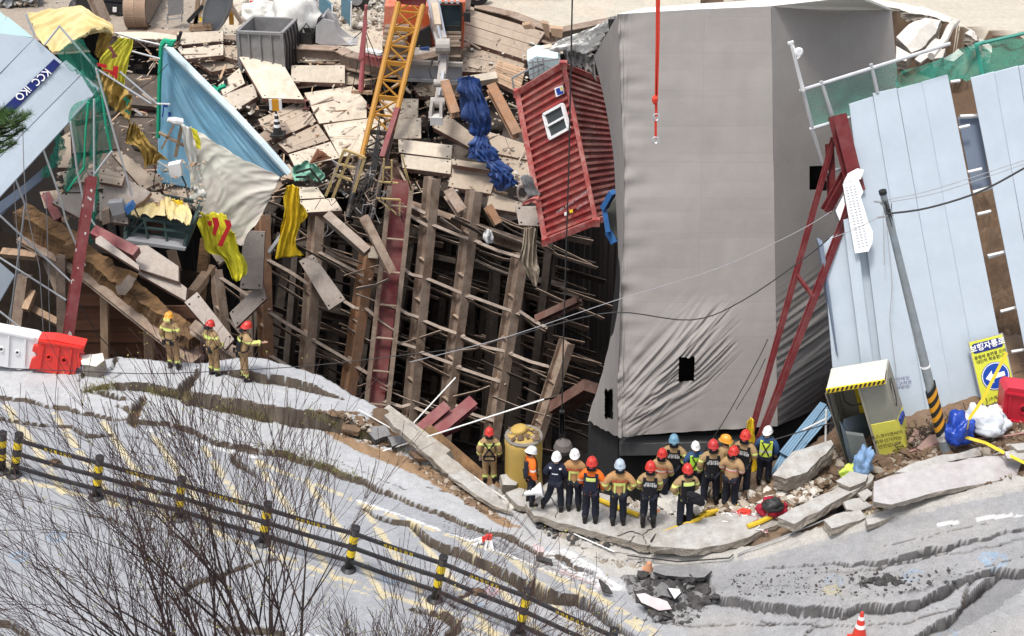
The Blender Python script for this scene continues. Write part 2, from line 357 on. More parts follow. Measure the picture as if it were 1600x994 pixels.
# ---- painted markings
def along(pts, x):
    for i in range(len(pts)-1):
        if pts[i][0] <= x <= pts[i+1][0]: return pts[i][1]+(pts[i+1][1]-pts[i][1])*(x-pts[i][0])/(pts[i+1][0]-pts[i][0])
    return pts[-1][1]
YEL = (0.60, 0.50, 0.27); wear = fbm(X, Yg, 6, 4, 31)
def stripe(pts, w, c=YEL, k=.6, worn=.12, warp=.15):
    idx, d, sg, _ = dist_line(world(pts), None, .6, warp); q = idx[(d < w/2) & (wear[idx] < worn)]; col[q] = col[q]*(1-k)+np.array(c)*k
UL = [(-150, 595), (0, 632), (160, 660), (320, 700), (403, 723), (506, 761), (606, 807), (700, 842), (827, 887), (909, 921), (1035, 994), (1100, 1030)]
LL = [(-150, 700), (0, 742), (300, 818), (387, 853), (578, 918), (690, 955), (791, 994), (860, 1025)]
for seg in ((403, 1100),): stripe([(x, along(UL, x)) for x in range(403, 1101, 25)], .12)
stripe([(x, along(LL, x)) for x in range(0, 861, 20)], .14)
stripe([(x-8, along(LL, x)+9) for x in range(380, 861, 20)], .05, worn=.0)
for x0 in (-60, 10, 85, 161, 240, 319, 403, 480, 565, 640, 720, 795, 860, 909):
    sl_ = 1.5 if x0 < 560 else 1.5-.8*min(1, (x0-560)/330)
    x, y = x0, along(UL, x0); pts = [(x, y)]
    while y < along(LL, max(-150, min(x, 859))) and y < 1040: x += 6; y += 6*sl_; pts.append((x, y))
    stripe(pts, .17, worn=.28)
WH = (.72, .72, .72)
stripe([(560, 783), (709, 841), (848, 893), (885, 908), (930, 928)], .07, WH, .7)
stripe([(230, 672), (300, 690), (400, 716)], .12, WH, .6)
stripe([(300, 972), (520, 1000), (700, 1040)], .12, WH, .45)
for q in (0, 7): stripe([(1350, 806+q), (1400, 792+q), (1500, 771+q), (1600, 750+q), (1800, 712+q)], .08, (.6, .52, .33), .8)
stripe([(1468, 821), (1540, 810), (1600, 803), (1800, 782)], .14, WH, .6, .15, .04)
pm = inpoly(world([(846, 868), (880, 862), (915, 880), (975, 918), (940, 925), (880, 890)])); col[pm & (wear < .2)] = (.6, .59, .6)
col[inpoly(world([(835, 855), (852, 858), (850, 872), (838, 868)]))] = (.6, .45, .45)
stripe([(870, 893), (900, 905), (950, 928)], .14, (.6, .42, .42), .6)
for a, b in (((880, 880), (905, 884)), ((895, 890), (930, 898)), ((915, 900), (945, 912))): stripe([a, b], .1, (.33, .33, .35), .9)
def ring(px, py, r, c, w=.05):
    q = PF(px, py); d = np.hypot((X-q.x), (Yg-q.y)*1.0); mm = (abs(d-r) < w) & (wear < .45); col[mm] = col[mm]*.68+np.array(c)*.32
for px, py in ((610, 902), (745, 950), (1543, 873), (1425, 903), (1303, 912), (88, 839), (30, 870), (1480, 990)): ring(px, py, .15, (.16, .32, .5))
ring(770, 920, .12, (.55, .2, .25)); ring(1300, 930, .13, (.6, .5, .1), .07); ring(1555, 878, .2, (.2, .36, .52), .06)
stripe([(832, 835), (860, 865), (885, 885)], .04, (.25, .42, .55), .7)
# ---- steps and cracks: polylines in the street plane with (step up beyond the line, gap width)
WALL = np.zeros(NV, bool)
def crack(pts, att, falloff=1.6, depth=.5, c=(0.05, .043, .038), warp=1.0, wallc=None):
    line = world(pts); idx, d, sg, at = dist_line(line, att, falloff*2.6, warp); st = at[:, 0]; w = at[:, 1]
    L_ = np.array(line); 
    ends = np.minimum(1, np.minimum(np.hypot(X[idx]-L_[0][0], Yg[idx]-L_[0][1]), np.hypot(X[idx]-L_[-1][0], Yg[idx]-L_[-1][1]))/.8)
    sd = sg*d+.02*vnoise(X[idx]*5, Yg[idx]*5, 5); up = st*stepf((sd+.06)/(.09+.13*np.abs(st)))*np.maximum(0, 1-np.maximum(sd, 0)/(falloff*2.2)); H[idx] += up*ends
    wl = (np.abs(sd-(.02+.06*np.abs(st))) < .035+.075*np.abs(st)) & (st*ends > .03); WALL[idx[wl]] = True
    g = d < w/2; H[idx[g]] -= depth*np.minimum(1, (w[g]/2-d[g])/.04+.2); col[idx[g]] = c  # exposed section colour, mostly darkened to paint in the crack's shade
crack([(335, 594), (380, 602), (440, 614), (490, 628), (540, 645)], [(.1, .05), (.22, .08), (.25, .08), (.22, .08), (.05, .04)], 1.2)
crack([(130, 612), (180, 612), (230, 614), (290, 628), (340, 642), (400, 656), (450, 664), (520, 674), (570, 686), (620, 700)], [(.1, .04), (.16, .05), (.2, .06), (.22, .1), (.42, .08), (.42, .08), (.45, .08), (.5, .1), (.4, .08), (.1, .05)], 1.5, c=(.10, .08, .06))
crack(walkU[1:], [(.05, .05)]*4+[(.08, .06)]*3+[(.13, .07)]*4+[(.08, .06)]*4+[(.05, .04)]*2, .9, .2, c=(.10, .08, .06))
crack([(310, 588), (300, 604), (288, 622), (296, 636)], [(.05, .08), (.1, .2), (.1, .35), (0, .1)], .6, .3, (.15, .11, .07))
crack([(225, 622), (215, 640), (208, 658), (214, 668)], [(.05, .05), (.05, .22), (.05, .2), (0, .06)], .6, .3, (.18, .12, .07))
crack([(140, 612), (165, 620), (190, 626), (215, 628)], [(0, .03), (.06, .14), (.04, .1), (0, .03)], .5, .3)
crack([(180, 635), (200, 642), (212, 650)], [(0, .03), (.04, .1), (0, .04)], .5, .3)
crack([(185, 565), (172, 582)], [(0, .07), (0, .05)], .5, .3); crack([(190, 586), (178, 600)], [(0, .06), (0, .04)], .5, .3); crack([(141, 585), (128, 597)], [(0, .1), (0, .05)], .5, .3)
crack([(-60, 652), (0, 655), (30, 657), (60, 665), (100, 670), (140, 682), (165, 680), (190, 678), (210, 683), (250, 693), (300, 705)], [(.01, .06)]*5+[(.02, .1), (.01, .06)]+[(0, .03)]*4, .6, .35, (.035, .033, .032))
crack([(368, 705), (372, 722), (385, 732), (400, 745), (420, 756)], [(0, .05), (.05, .16), (.03, .08), (0, .05), (0, .03)], .5, .3)
crack([(0, 765), (60, 775), (130, 800), (170, 812), (260, 835), (330, 862)], [(.0, .03)]*3+[(.01, .05)]*2+[(0, .03)], .6, .3)
crack([(270, 935), (300, 915), (340, 905), (400, 880), (470, 870)], [(.0, .04), (.02, .12), (.03, .1), (.02, .05), (0, .03)], .6, .3, (.09, .07, .05))
crack([(330, 968), (380, 985), (450, 995)], [(.0, .05), (.05, .12), (.05, .12)], .8, .35, (.09, .07, .05))
crack([(560, 795), (600, 812), (640, 824), (668, 842), (700, 862), (740, 880), (770, 893), (800, 912), (830, 926), (850, 934), (900, 942), (950, 972), (1000, 1005)], [(0, .03), (.02, .07), (.06, .09), (.12, .1), (.18, .1), (.18, .1), (.19, .1), (.22, .12), (.24, .16), (.24, .2), (.18, .12), (.12, .1), (.06, .08)], .9, .4, (.075, .062, .052))
crack([(640, 950), (670, 957), (695, 962), (712, 972), (708, 985), (703, 1000)], [(.0, .05), (.05, .12), (.06, .2), (.05, .26), (0, .2), (0, .1)], .6, .5, (.045, .04, .036))
crack([(712, 972), (750, 985), (790, 1000)], [(0, .05), (0, .03), (0, .02)], .5, .2)
for l_ in ([(-20, 700), (60, 720), (120, 745), (200, 762)], [(60, 880), (140, 905), (230, 935), (320, 945)], [(430, 690), (500, 712), (560, 742), (640, 770)], [(300, 790), (360, 805), (430, 835)], [(560, 860), (640, 888), (700, 905)], [(860, 955), (920, 985), (960, 1000)], [(660, 762), (700, 770), (760, 800)], [(1380, 850), (1450, 840), (1540, 822)], [(1180, 920), (1260, 925), (1330, 918)]): crack(l_, [(0, .025)]*len(l_), .5, .12, (.07, .065, .062))
crack([(722, 930), (735, 922), (750, 926)], [(0, .04), (.03, .12), (0, .04)], .5, .3); crack([(702, 936), (712, 945), (724, 952)], [(0, .05), (0, .05), (0, .03)], .5, .3)
crack([(-30, 968), (20, 982), (60, 1000)], [(0, .2), (0, .15), (0, .1)], .6, .3, (.06, .07, .03))
for k_ in range(5):
    o = k_*5; crack([(690, 815+o), (760, 842+o), (850, 874+o), (930, 903+o)], [(0, .02), (0, .035), (0, .035), (0, .02)], .4, .08, (.12, .12, .12), 1.3)
# right hand side
crack([(1090, 925), (1120, 941), (1200, 957), (1260, 962), (1320, 963), (1340, 952), (1380, 957), (1420, 950), (1460, 935), (1500, 918), (1525, 905), (1560, 893), (1600, 896), (1700, 890)], [(.08, .06), (.2, .05), (.24, .04), (.24, .04), (.22, .06), (.05, .16), (.06, .2), (.07, .16), (.09, .12), (.12, .08), (.06, .08), (.05, .16), (.05, .2), (.05, .1)], .8, .45, (.045, .042, .042))
crack([(1195, 889), (1260, 884), (1340, 882), (1370, 882), (1400, 878), (1440, 868), (1480, 860), (1520, 848), (1560, 836), (1620, 825), (1700, 815)], [(0, .03), (0, .03), (.01, .05), (.02, .07), (.04, .12), (.05, .2), (.03, .12), (.01, .07), (0, .05), (0, .04), (0, .04)], .7, .4, (.05, .042, .035))
crack([(1290, 893), (1350, 890), (1420, 882), (1455, 872), (1500, 864), (1560, 850), (1620, 838)], [(0, .03), (0, .04), (0, .06), (0, .05), (0, .04), (0, .04), (0, .04)], .6, .25)
crack([(1435, 1000), (1460, 982), (1480, 971), (1492, 962), (1500, 948), (1530, 925), (1555, 908), (1572, 896)], [(.0, .1), (.06, .2), (.08, .22), (.05, .12), (.0, .08), (.05, .16), (.05, .16), (0, .06)], .8, .5, (.04, .038, .036))
crack([(1185, 968), (1215, 972), (1290, 976), (1350, 980), (1400, 975), (1450, 958), (1512, 944)], [(0, .03)]*7, .5, .12)
crack([(1500, 948), (1512, 925), (1530, 905)], [(0, .05), (0, .07), (0, .05)], .5, .2); crack([(1250, 1000), (1262, 985), (1285, 962)], [(0, .03), (0, .05), (0, .02)], .5, .15)
crack([(1000, 970), (1080, 980), (1140, 972), (1250, 972)], [(0, .03), (0, .05), (0, .04), (0, .02)], .5, .12)
crack([(1470, 905), (1520, 895), (1560, 880), (1600, 868)], [(0, .03)]*4, .5, .12); crack([(1485, 900), (1493, 880)], [(0, .03), (0, .02)], .5, .12)
paint(inpoly(world([(1500, 948), (1575, 898), (1625, 905), (1560, 950), (1470, 1000), (1440, 998)])), (.13, .13, .135), .6)
paint(inpoly(world([(1110, 900), (1300, 890), (1480, 900), (1520, 905), (1440, 935), (1330, 945), (1200, 942), (1120, 925)])), (.21, .21, .215), .35)
# shallow potholes / scattered clods
clod = inpoly(world([(1330, 905), (1420, 900), (1500, 915), (1440, 930), (1340, 930)])) & (fbm(X, Yg, 4, 4, 77) > .3); paint(clod, (.09, .085, .085)); H[clod] += .06
vd = inpoly(world([(838, 806), (900, 824), (985, 848), (1010, 856), (990, 862), (900, 846), (850, 826)])); H[vd] -= .7; paint(vd, (.03, .025, .02))  # void under the platform: lowered, and painted near-black as shade
vd = inpoly(world([(1236, 822), (1300, 792), (1345, 776), (1348, 790), (1290, 806), (1240, 834)])); H[vd] -= .6; paint(vd, (.03, .025, .02))  # drain gap lowered, its shade painted into the ground colour
# kerb of the far pavement, right: a pale concrete lip 0.12 high
idx, d, sg, at = dist_line(world([(880, 848), (1000, 870), (1100, 872), (1180, 864), (1230, 848), (1330, 824), (1420, 800), (1600, 757), (1800, 715)]), None, 1.0, .3)
H[idx] += .12*stepf((.2-d)/.08); q = idx[(d < .2)]; col[q] = (.36, .345, .32); kerbz = np.zeros(NV, bool); kerbz[q] = True
# soil relief
H += soil_amp*(fbm(X, Yg, 1.3, 3, 51)*.7+fbm(X, Yg, 5.0, 4, 57)*.55)
H += (Yg < 37)*fbm(X, Yg, .35, 3, 91)*.10*np.exp(-((X-1)/7)**2) + (Yg < 37)*fbm(X, Yg, 1.2, 3, 95)*.012
tint = fbm(X, Yg, 2.2, 4, 61); col *= (1+.10*tint)[:, None]
dust = np.clip(fbm(X, Yg, .7, 4, 66)*1.4, 0, 1)*(Yg < 37)*(X > 0); col = col*(1-.22*dust[:, None])+np.array((.45, .40, .33))*.22*dust[:, None]
# ---- pit
edge = [(-2200, 300), (-900, 440), (-250, 548), (0, 563), (40, 572), (135, 577), (165, 566), (190, 561), (260, 574), (330, 576), (380, 568), (480, 592), (492, 602), (560, 636), (600, 655), (640, 676), (680, 700), (720, 728), (760, 755), (800, 757), (860, 757), (900, 764), (940, 772), (1000, 778), (1035, 775), (1060, 758), (1110, 752), (1190, 735), (1205, 722), (1290, 680), (1330, 640)]
rim = [(1385, 100), (1392, 40), (1330, 12), (1100, 8), (960, 30), (868, 48), (800, 22), (732, 6), (724, 74), (640, 94), (600, 96), (545, 84), (530, 76), (460, 72), (350, 56), (230, 48), (100, 60), (-50, 60), (-300, 80), (-2200, 100)]
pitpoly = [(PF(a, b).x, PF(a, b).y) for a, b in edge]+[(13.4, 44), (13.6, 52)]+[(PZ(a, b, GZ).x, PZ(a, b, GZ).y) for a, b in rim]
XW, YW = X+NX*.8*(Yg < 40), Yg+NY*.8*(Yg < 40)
pit = inpoly(pitpoly); H[pit] = -15+fbm(X, Yg, .5, 4, 71)[pit]*1.5; col[pit] = np.array(PIT_SHADE)*(1+.5*fbm(X, Yg, .9, 3, 5)[pit])[:, None]
Hg = H.reshape(len(gy), len(gx)); ix0, ix1 = np.searchsorted(gx, (7.5, 16.9)); iy0, iy1 = np.searchsorted(gy, (52, 68.9))
def blur(A, k, ax):
    P_ = np.concatenate([np.repeat(A.take([0], ax), k, ax), A, np.repeat(A.take([-1], ax), k, ax)], ax); c_ = np.cumsum(P_, ax); n = A.shape[ax]; z_ = np.zeros_like(c_.take([0], ax)); c_ = np.concatenate([z_, c_], ax)
    return (c_.take(range(2*k+1, 2*k+1+n), ax)-c_.take(range(0, n), ax))/(2*k+1)
sub_ = Hg[iy0:iy1, ix0:ix1]; 
for _ in range(2): sub_ = blur(blur(sub_, 5, 1), 2, 0)
Hg[iy0:iy1, ix0:ix1] = sub_; H = Hg.ravel()
# steep places show the section through soil / asphalt; the far rim holds painted shade
ty0 = np.clip(.5+.9*fbm(X, Yg, 2, 4, 189), 0, 1)[:, None]; Hg = H.reshape(len(gy), len(gx)); dzy = np.gradient(Hg, gy, axis=0); dzx = np.gradient(Hg, gx, axis=1); slope = np.hypot(dzx, dzy).ravel()
wallm = ((slope > 2.2) | WALL) & (~kerbz) & (~pit) & (Yg < 36.5) & (Yg > 22); t_ = (.5+.5*fbm(X, Yg, 3, 4, 88))[:, None]
ty_ = np.clip(.5+.9*fbm(X*.5, H*2.2, 9, 3, 89), 0, 1)[:, None]*.7+t_*.3; leftw = wallm & (X < 1.5); col[leftw] = (np.array((.028, .023, .02))*(1-ty_)+np.array((.125, .10, .075))*ty_)[leftw]
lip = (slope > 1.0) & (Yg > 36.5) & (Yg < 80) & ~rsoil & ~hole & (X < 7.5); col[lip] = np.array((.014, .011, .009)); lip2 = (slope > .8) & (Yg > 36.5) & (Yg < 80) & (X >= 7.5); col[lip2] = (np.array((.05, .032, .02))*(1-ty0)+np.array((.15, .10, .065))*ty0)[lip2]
rw = wallm & (X >= 1.5); col[rw] = (np.array((.05, .048, .05))*(1-ty_)+np.array((.12, .115, .115))*ty_)[rw]
nx_, ny_ = len(gx), len(gy)
me = bpy.data.meshes.new('ground'); a_ = np.arange(nx_*ny_).reshape(ny_, nx_)
F = np.stack([a_[:-1, :-1].ravel(), a_[:-1, 1:].ravel(), a_[1:, 1:].ravel(), a_[1:, :-1].ravel()], 1).astype(np.int32)
me.vertices.add(NV); me.vertices.foreach_set('co', np.stack([X, Yg, H], 1).astype(np.float32).ravel())
me.loops.add(F.size); me.loops.foreach_set('vertex_index', F.ravel()); me.polygons.add(len(F)); me.polygons.foreach_set('loop_start', np.arange(0, F.size, 4, dtype=np.int32)); me.polygons.foreach_set('loop_total', np.full(len(F), 4, np.int32))
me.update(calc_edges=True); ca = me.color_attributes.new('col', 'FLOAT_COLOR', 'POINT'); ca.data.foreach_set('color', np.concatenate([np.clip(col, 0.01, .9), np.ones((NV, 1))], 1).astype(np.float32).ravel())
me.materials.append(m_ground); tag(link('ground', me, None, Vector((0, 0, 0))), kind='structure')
def gz(x, y):                                      # ground height actually built
    i = int(np.clip(np.searchsorted(gx, x), 1, nx_-1)); j = int(np.clip(np.searchsorted(gy, y), 1, ny_-1)); return float(Hg[j, i])
def PG(px, py, dz=0.0):                            # sight line meets the built ground
    d = ray(px, py); p = PF(px, py)
    t0 = (p-CAM).length/d.length*0.93; t = t0
    for _ in range(400):
        q = CAM+d*t
        if q.z <= gz(q.x, q.y)+dz: return q
        t += t0*0.0004
    return p
# ================================================================ WRAPPED BUILDING
FAB = mat('dust_sheet_fabric', (0.30, 0.278, 0.262), 0.85, .05, 1.2, .25, dirt=(.24, .215, .20), dirt_amt=.35, dirt_scale=.5)
def sewn(m, row, wid, f):                          # sewn sheets: each strip a slightly different grey, thin dark seams
    N = m.node_tree.nodes; L = m.node_tree.links; bs_ = N['Principled BSDF']; src = bs_.inputs['Base Color'].links[0].from_socket; tc = [n for n in N if n.type == 'TEX_COORD'][0]
    sp = N.new('ShaderNodeSeparateXYZ'); L.new(tc.outputs['Object'], sp.inputs[0]); cb_ = N.new('ShaderNodeCombineXYZ'); L.new(sp.outputs[0], cb_.inputs[0]); L.new(sp.outputs[2], cb_.inputs[1])
    br = N.new('ShaderNodeTexBrick'); br.offset = 0; br.inputs['Scale'].default_value = 1; br.inputs['Brick Width'].default_value = wid; br.inputs['Row Height'].default_value = row; br.inputs['Mortar Size'].default_value = .008; br.inputs['Mortar Smooth'].default_value = .3; br.inputs['Color1'].default_value = (1, 1, 1, 1); br.inputs['Color2'].default_value = (f, f, f, 1); br.inputs['Mortar'].default_value = (f-.05, f-.05, f-.05, 1); L.new(cb_.outputs[0], br.inputs['Vector'])
    mx = N.new('ShaderNodeMix'); mx.data_type = 'RGBA'; mx.blend_type = 'MULTIPLY'; mx.inputs[0].default_value = 1; L.new(src, mx.inputs[6]); L.new(br.outputs[0], mx.inputs[7]); L.new(mx.outputs[2], bs_.inputs['Base Color'])
sewn(FAB, .83, 2.1, .94)
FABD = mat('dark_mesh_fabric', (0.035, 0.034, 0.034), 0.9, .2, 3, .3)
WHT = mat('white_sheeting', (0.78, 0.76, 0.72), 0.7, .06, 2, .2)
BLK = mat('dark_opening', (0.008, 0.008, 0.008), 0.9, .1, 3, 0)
bld = thing('wrapped_building', 'tall site building wrapped in grey dust sheets, sunk and leaning beside the red container', 'building', (6.5, 38, -10))
def by(py): return 35.0+3.2*(670-py)/660.0
EL = [(928, 88), (945, 160), (958, 240), (962, 310), (966, 400), (966, 470), (955, 520), (940, 580), (918, 655)]
EB = [(965, 22), (968, 100), (971, 180), (975, 262), (974, 344), (971, 426), (968, 510), (965, 600), (966, 682)]
EC = [(1205+10*i/8, 10+656*i/8) for i in range(9)]
ED = [(1393, 14), (1400, 90), (1404, 170), (1404, 250), (1400, 330), (1394, 410), (1380, 490), (1350, 560), (1296, 628)]
def wrap(name, A, B, dA, dB, nu, nv, folds, holes, mid=2):
    rows = []
    nvr = nv; vs = []; 
    def at(L, t):
        x = t*8; i = min(int(x), 7); f = x-i; a = np.array(L[max(i-1, 0)], float); b = np.array(L[i], float); c = np.array(L[i+1], float); d = np.array(L[min(i+2, 8)], float)
        return .5*(2*b+(-a+c)*f+(2*a-5*b+4*c-d)*f*f+(-a+3*b-3*c+d)*f**3)
    pix = []
    for j in range(nv+1):
        t = j/nv; a = at(A, t); b = at(B, t)
        bot = 0
        for i in range(nu+1):
            u = i/nu; px = a[0]+(b[0]-a[0])*u; py = a[1]+(b[1]-a[1])*u
            Yv = by(py)+dA+(dB-dA)*u
            p = PY(px, py, Yv); pix.append((px, py))
            s = folds(px, py, u, t)
            sh = (Vector((0, -1, .1)))
            vs.append(p+sh*s)
    fs = []; W_ = nu+1
    for j in range(nv):
        for i in range(nu):
            k = j*W_+i; px, py = pix[k]
            if any(h[0] < px < h[1] and h[2] < py < h[3] for h in holes): continue
            fs.append([k, k+1, k+W_+1, k+W_])
    return mk(name, vs, fs, FAB, bld, True)
def ridge(px, py, x0, y0, x1, y1, wid, amp, freq, seed):
    """a fan of pulled creases running from (x0,y0) to (x1,y1)"""
    dx, dy = x1-x0, y1-y0; L_ = math.hypot(dx, dy); s = ((px-x0)*dx+(py-y0)*dy)/L_; w = (-(px-x0)*dy+(py-y0)*dx)/L_
    if s < -L_*.2 or s > L_*1.2 or abs(w) > wid*1.6: return 0
    m_ = math.exp(-(w/wid)**2)*math.sin(max(0, min(1, (s+L_*.2)/(L_*1.4)))*math.pi)
    return amp*m_*(1-2.4*abs(noise.noise(Vector((w*freq+seed, s*.006, seed)))))
def f_front(px, py, u, t):
    f = .004*math.sin(math.pi*(((py+px*.02) % 44)/44.0))**.5
    f += .05*noise.noise(Vector((px*.01, py*.008, 1)))+.012*noise.noise(Vector((px*.05, py*.015, 4)))
    f += ridge(px, py, 975, 640, 1100, 500, 34, .11, .11, 1)+ridge(px, py, 985, 655, 1085, 590, 22, .10, .14, 2)+ridge(px, py, 1030, 590, 1130, 490, 24, .08, .16, 5)+ridge(px, py, 1040, 590, 1085, 545, 22, .09, .25, 3)+ridge(px, py, 1078, 590, 1135, 535, 20, .1, .18, 8)
    f += .05*math.exp(-((px-(972+.0*py))/8)**2)*noise.noise(Vector((px*.2, py*.02, 7)))*2
    f += .10*math.exp(-((py-676)/10)**2)*noise.noise(Vector((px*.03, 0, 3)))
    f += .05*math.exp(-(px-968)/26)*noise.noise(Vector((py*.05, px*.02, 12)))*(1 if px > 960 else 0)*2
    return f
def f_left(px, py, u, t): return .12*(1-2*abs(noise.noise(Vector((px*.10, py*.008, 2)))))*(1 if py > 440 else .35)+ridge(px, py, 925, 655, 965, 540, 16, .16, .2, 9)
def f_right(px, py, u, t):
    f = .005*math.sin(math.pi*((py % 86)/86.0))**.5+.05*noise.noise(Vector((px*.012, py*.01, 21)))
    f += sum(ridge(px, py, 1215, 640-60*q, 1330, 560-62*q, 36, .085, .10, 11+q) for q in range(3))
    return f
HB = [(1059, 1084, 553, 593)]
wrap('front_sheet', EB, EC, 0, 0, 240, 420, f_front, HB)
wrap('side_sheet', EL, EB, 3.0, 0, 40, 260, f_left, [(944, 957, 603, 650)])
wrap('end_sheet', EC, ED, 0, 4.0, 150, 300, f_right, [(1264, 1291, 258, 296)])
top = [PY(964, 22, 38.25), PY(1085, 15, 38.25), PY(1205, 9.5, 38.25), PY(1393, 13.5, 42.25), PZ(1345, -6, 7.6), PZ(1250, -4, 7.6), PZ(1085, 6, 7.5), PZ(1009, 12, 7.4)]
tb = MB(); tb.prism(top, (0, 0, -.06)); tb.build('roof_sheet', WHT, bld)
# dark lower storeys hanging in the pit
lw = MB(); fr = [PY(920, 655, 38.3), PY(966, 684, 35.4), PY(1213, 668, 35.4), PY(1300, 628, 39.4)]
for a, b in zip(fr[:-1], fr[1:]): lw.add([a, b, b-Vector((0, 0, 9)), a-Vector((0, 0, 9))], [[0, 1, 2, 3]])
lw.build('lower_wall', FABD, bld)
lw = MB(); lw.bar(PY(968, 697, 35.2), PY(1190, 694, 35.2), .35, .36, (0, 0, 1)); lw.build('edge_beam', mat('dark_grey_wrap', (.10, .10, .10), .9, .1), bld)
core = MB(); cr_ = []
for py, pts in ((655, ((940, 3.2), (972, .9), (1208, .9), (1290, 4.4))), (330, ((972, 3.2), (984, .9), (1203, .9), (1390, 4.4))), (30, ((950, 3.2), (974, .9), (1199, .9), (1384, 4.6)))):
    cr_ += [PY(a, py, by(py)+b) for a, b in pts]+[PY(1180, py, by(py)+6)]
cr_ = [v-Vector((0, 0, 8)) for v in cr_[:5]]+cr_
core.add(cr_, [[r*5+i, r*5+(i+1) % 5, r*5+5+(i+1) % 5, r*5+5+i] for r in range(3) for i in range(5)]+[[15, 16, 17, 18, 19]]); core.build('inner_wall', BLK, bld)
dk = mat('black_window_frame', (.03, .03, .03), .5, .05)
for px0, px1, py0, py1, dY in ((1060, 1083, 554, 592, .12), (1265, 1290, 259, 295, 1.4)):
    Yw = by((py0+py1)/2)+dY+.35; q = [PY(px0-3, py0-3, Yw), PY(px1+3, py0-3, Yw), PY(px1+3, py1+3, Yw), PY(px0-3, py1+3, Yw)]
    w_ = MB(); w_.prism(q, (0, .1, 0)); wo = w_.build('window', BLK, bld)
    w_ = MB()
    for i in range(4): w_.bar(q[i]+Vector((0, -.08, 0)), q[(i+1) % 4]+Vector((0, -.08, 0)), .05, .05)
    w_.build('window_frame', dk, wo)
Yw = by(627)+2.4; w_ = MB(); w_.prism([PY(943, 600, Yw), PY(959, 602, Yw-.5), PY(959, 652, Yw-.5), PY(943, 652, Yw)], (.1, .1, 0)); w_.build('window', BLK, bld)
# ================================================================ COLLAPSED SHORING AND DECKING
DECK = mat('deck_plate_top', (0.55, 0.485, 0.395), .8, .13, 2.5, .3, dirt=(.33, .26, .19), dirt_amt=.65, dirt_scale=1.6, obvar=.15)
DECKB = mat('deck_plate_dirty', (0.42, 0.345, 0.27), .85, .14, 2.5, .3, dirt=(.26, .19, .14), dirt_amt=.6, dirt_scale=1.1, obvar=.12)
DECKW = mat('checker_plate_grey', (0.40, 0.35, 0.31), .7, .12, 14, .9, dirt=(.24, .18, .14), dirt_amt=.6, obvar=.08)
DSIDE = mat('deck_side_rust', (0.17, 0.085, 0.065), .85, .25, 4, .3, dirt=(.32, .25, .2), dirt_amt=.6, obvar=.2)
HOLE = mat('bolt_hole_dark', (.02, .018, .016), .9, .1, 3, 0)
STEEL = mat('old_steel_brown', (0.33, 0.255, 0.20), .75, .25, 3, .5, dirt=(.13, .07, .042), dirt_amt=.8, dirt_scale=1.3, obvar=.15)
RUST = mat('rusty_steel_orange', (0.29, 0.155, 0.085), .85, .2, 4, .4, dirt=(.25, .19, .15), dirt_amt=.6, dirt_scale=1.2)
MAROON = mat('maroon_painted_steel', (0.20, 0.045, 0.05), .6, .15, 3, .2, dirt=(.30, .20, .17), dirt_amt=.55, dirt_scale=1.1)
REDPIPE = mat('oxide_red_steel', (0.13, 0.018, 0.020), .5, .15, 4, .15, dirt=(.26, .15, .14), dirt_amt=.3, dirt_scale=1.5)
ANGLE = mat('weathered_angle_steel', (0.36, 0.30, 0.25), .7, .2, 3, .4, dirt=(.17, .10, .07), dirt_amt=.75, dirt_scale=1.3, obvar=.12)
WOOD = mat('rotten_timber', (0.21, 0.12, 0.055), .9, .35, 2.2, .8, dirt=(.07, .045, .03), dirt_amt=.85, dirt_scale=1.6, stretch=(1, 1, 6), bdist=.05)
PLANK = mat('lagging_board', (0.18, 0.085, 0.05), .9, .3, 1.5, .6, dirt=(.05, .03, .02), dirt_amt=.7, dirt_scale=.8, stretch=(.6, 1, 7), obvar=.25)
TIMB = mat('pale_timber', (0.42, 0.29, 0.19), .85, .25, 2, .4, dirt=(.2, .12, .08), dirt_amt=.6, stretch=(4, 4, .7), obvar=.2)
GALV = mat('galvanised_tube', (0.55, 0.56, 0.57), .4, .1, 6, .05, metal=.5)
PIPEW = mat('pale_tube', (0.72, 0.72, 0.70), .5, .06, 6, .05)
WIRE = mat('black_wire', (.03, .03, .03), .6, .1, 5, 0); WIREG = mat('grey_wire', (.30, .30, .31), .6, .1, 5, 0)
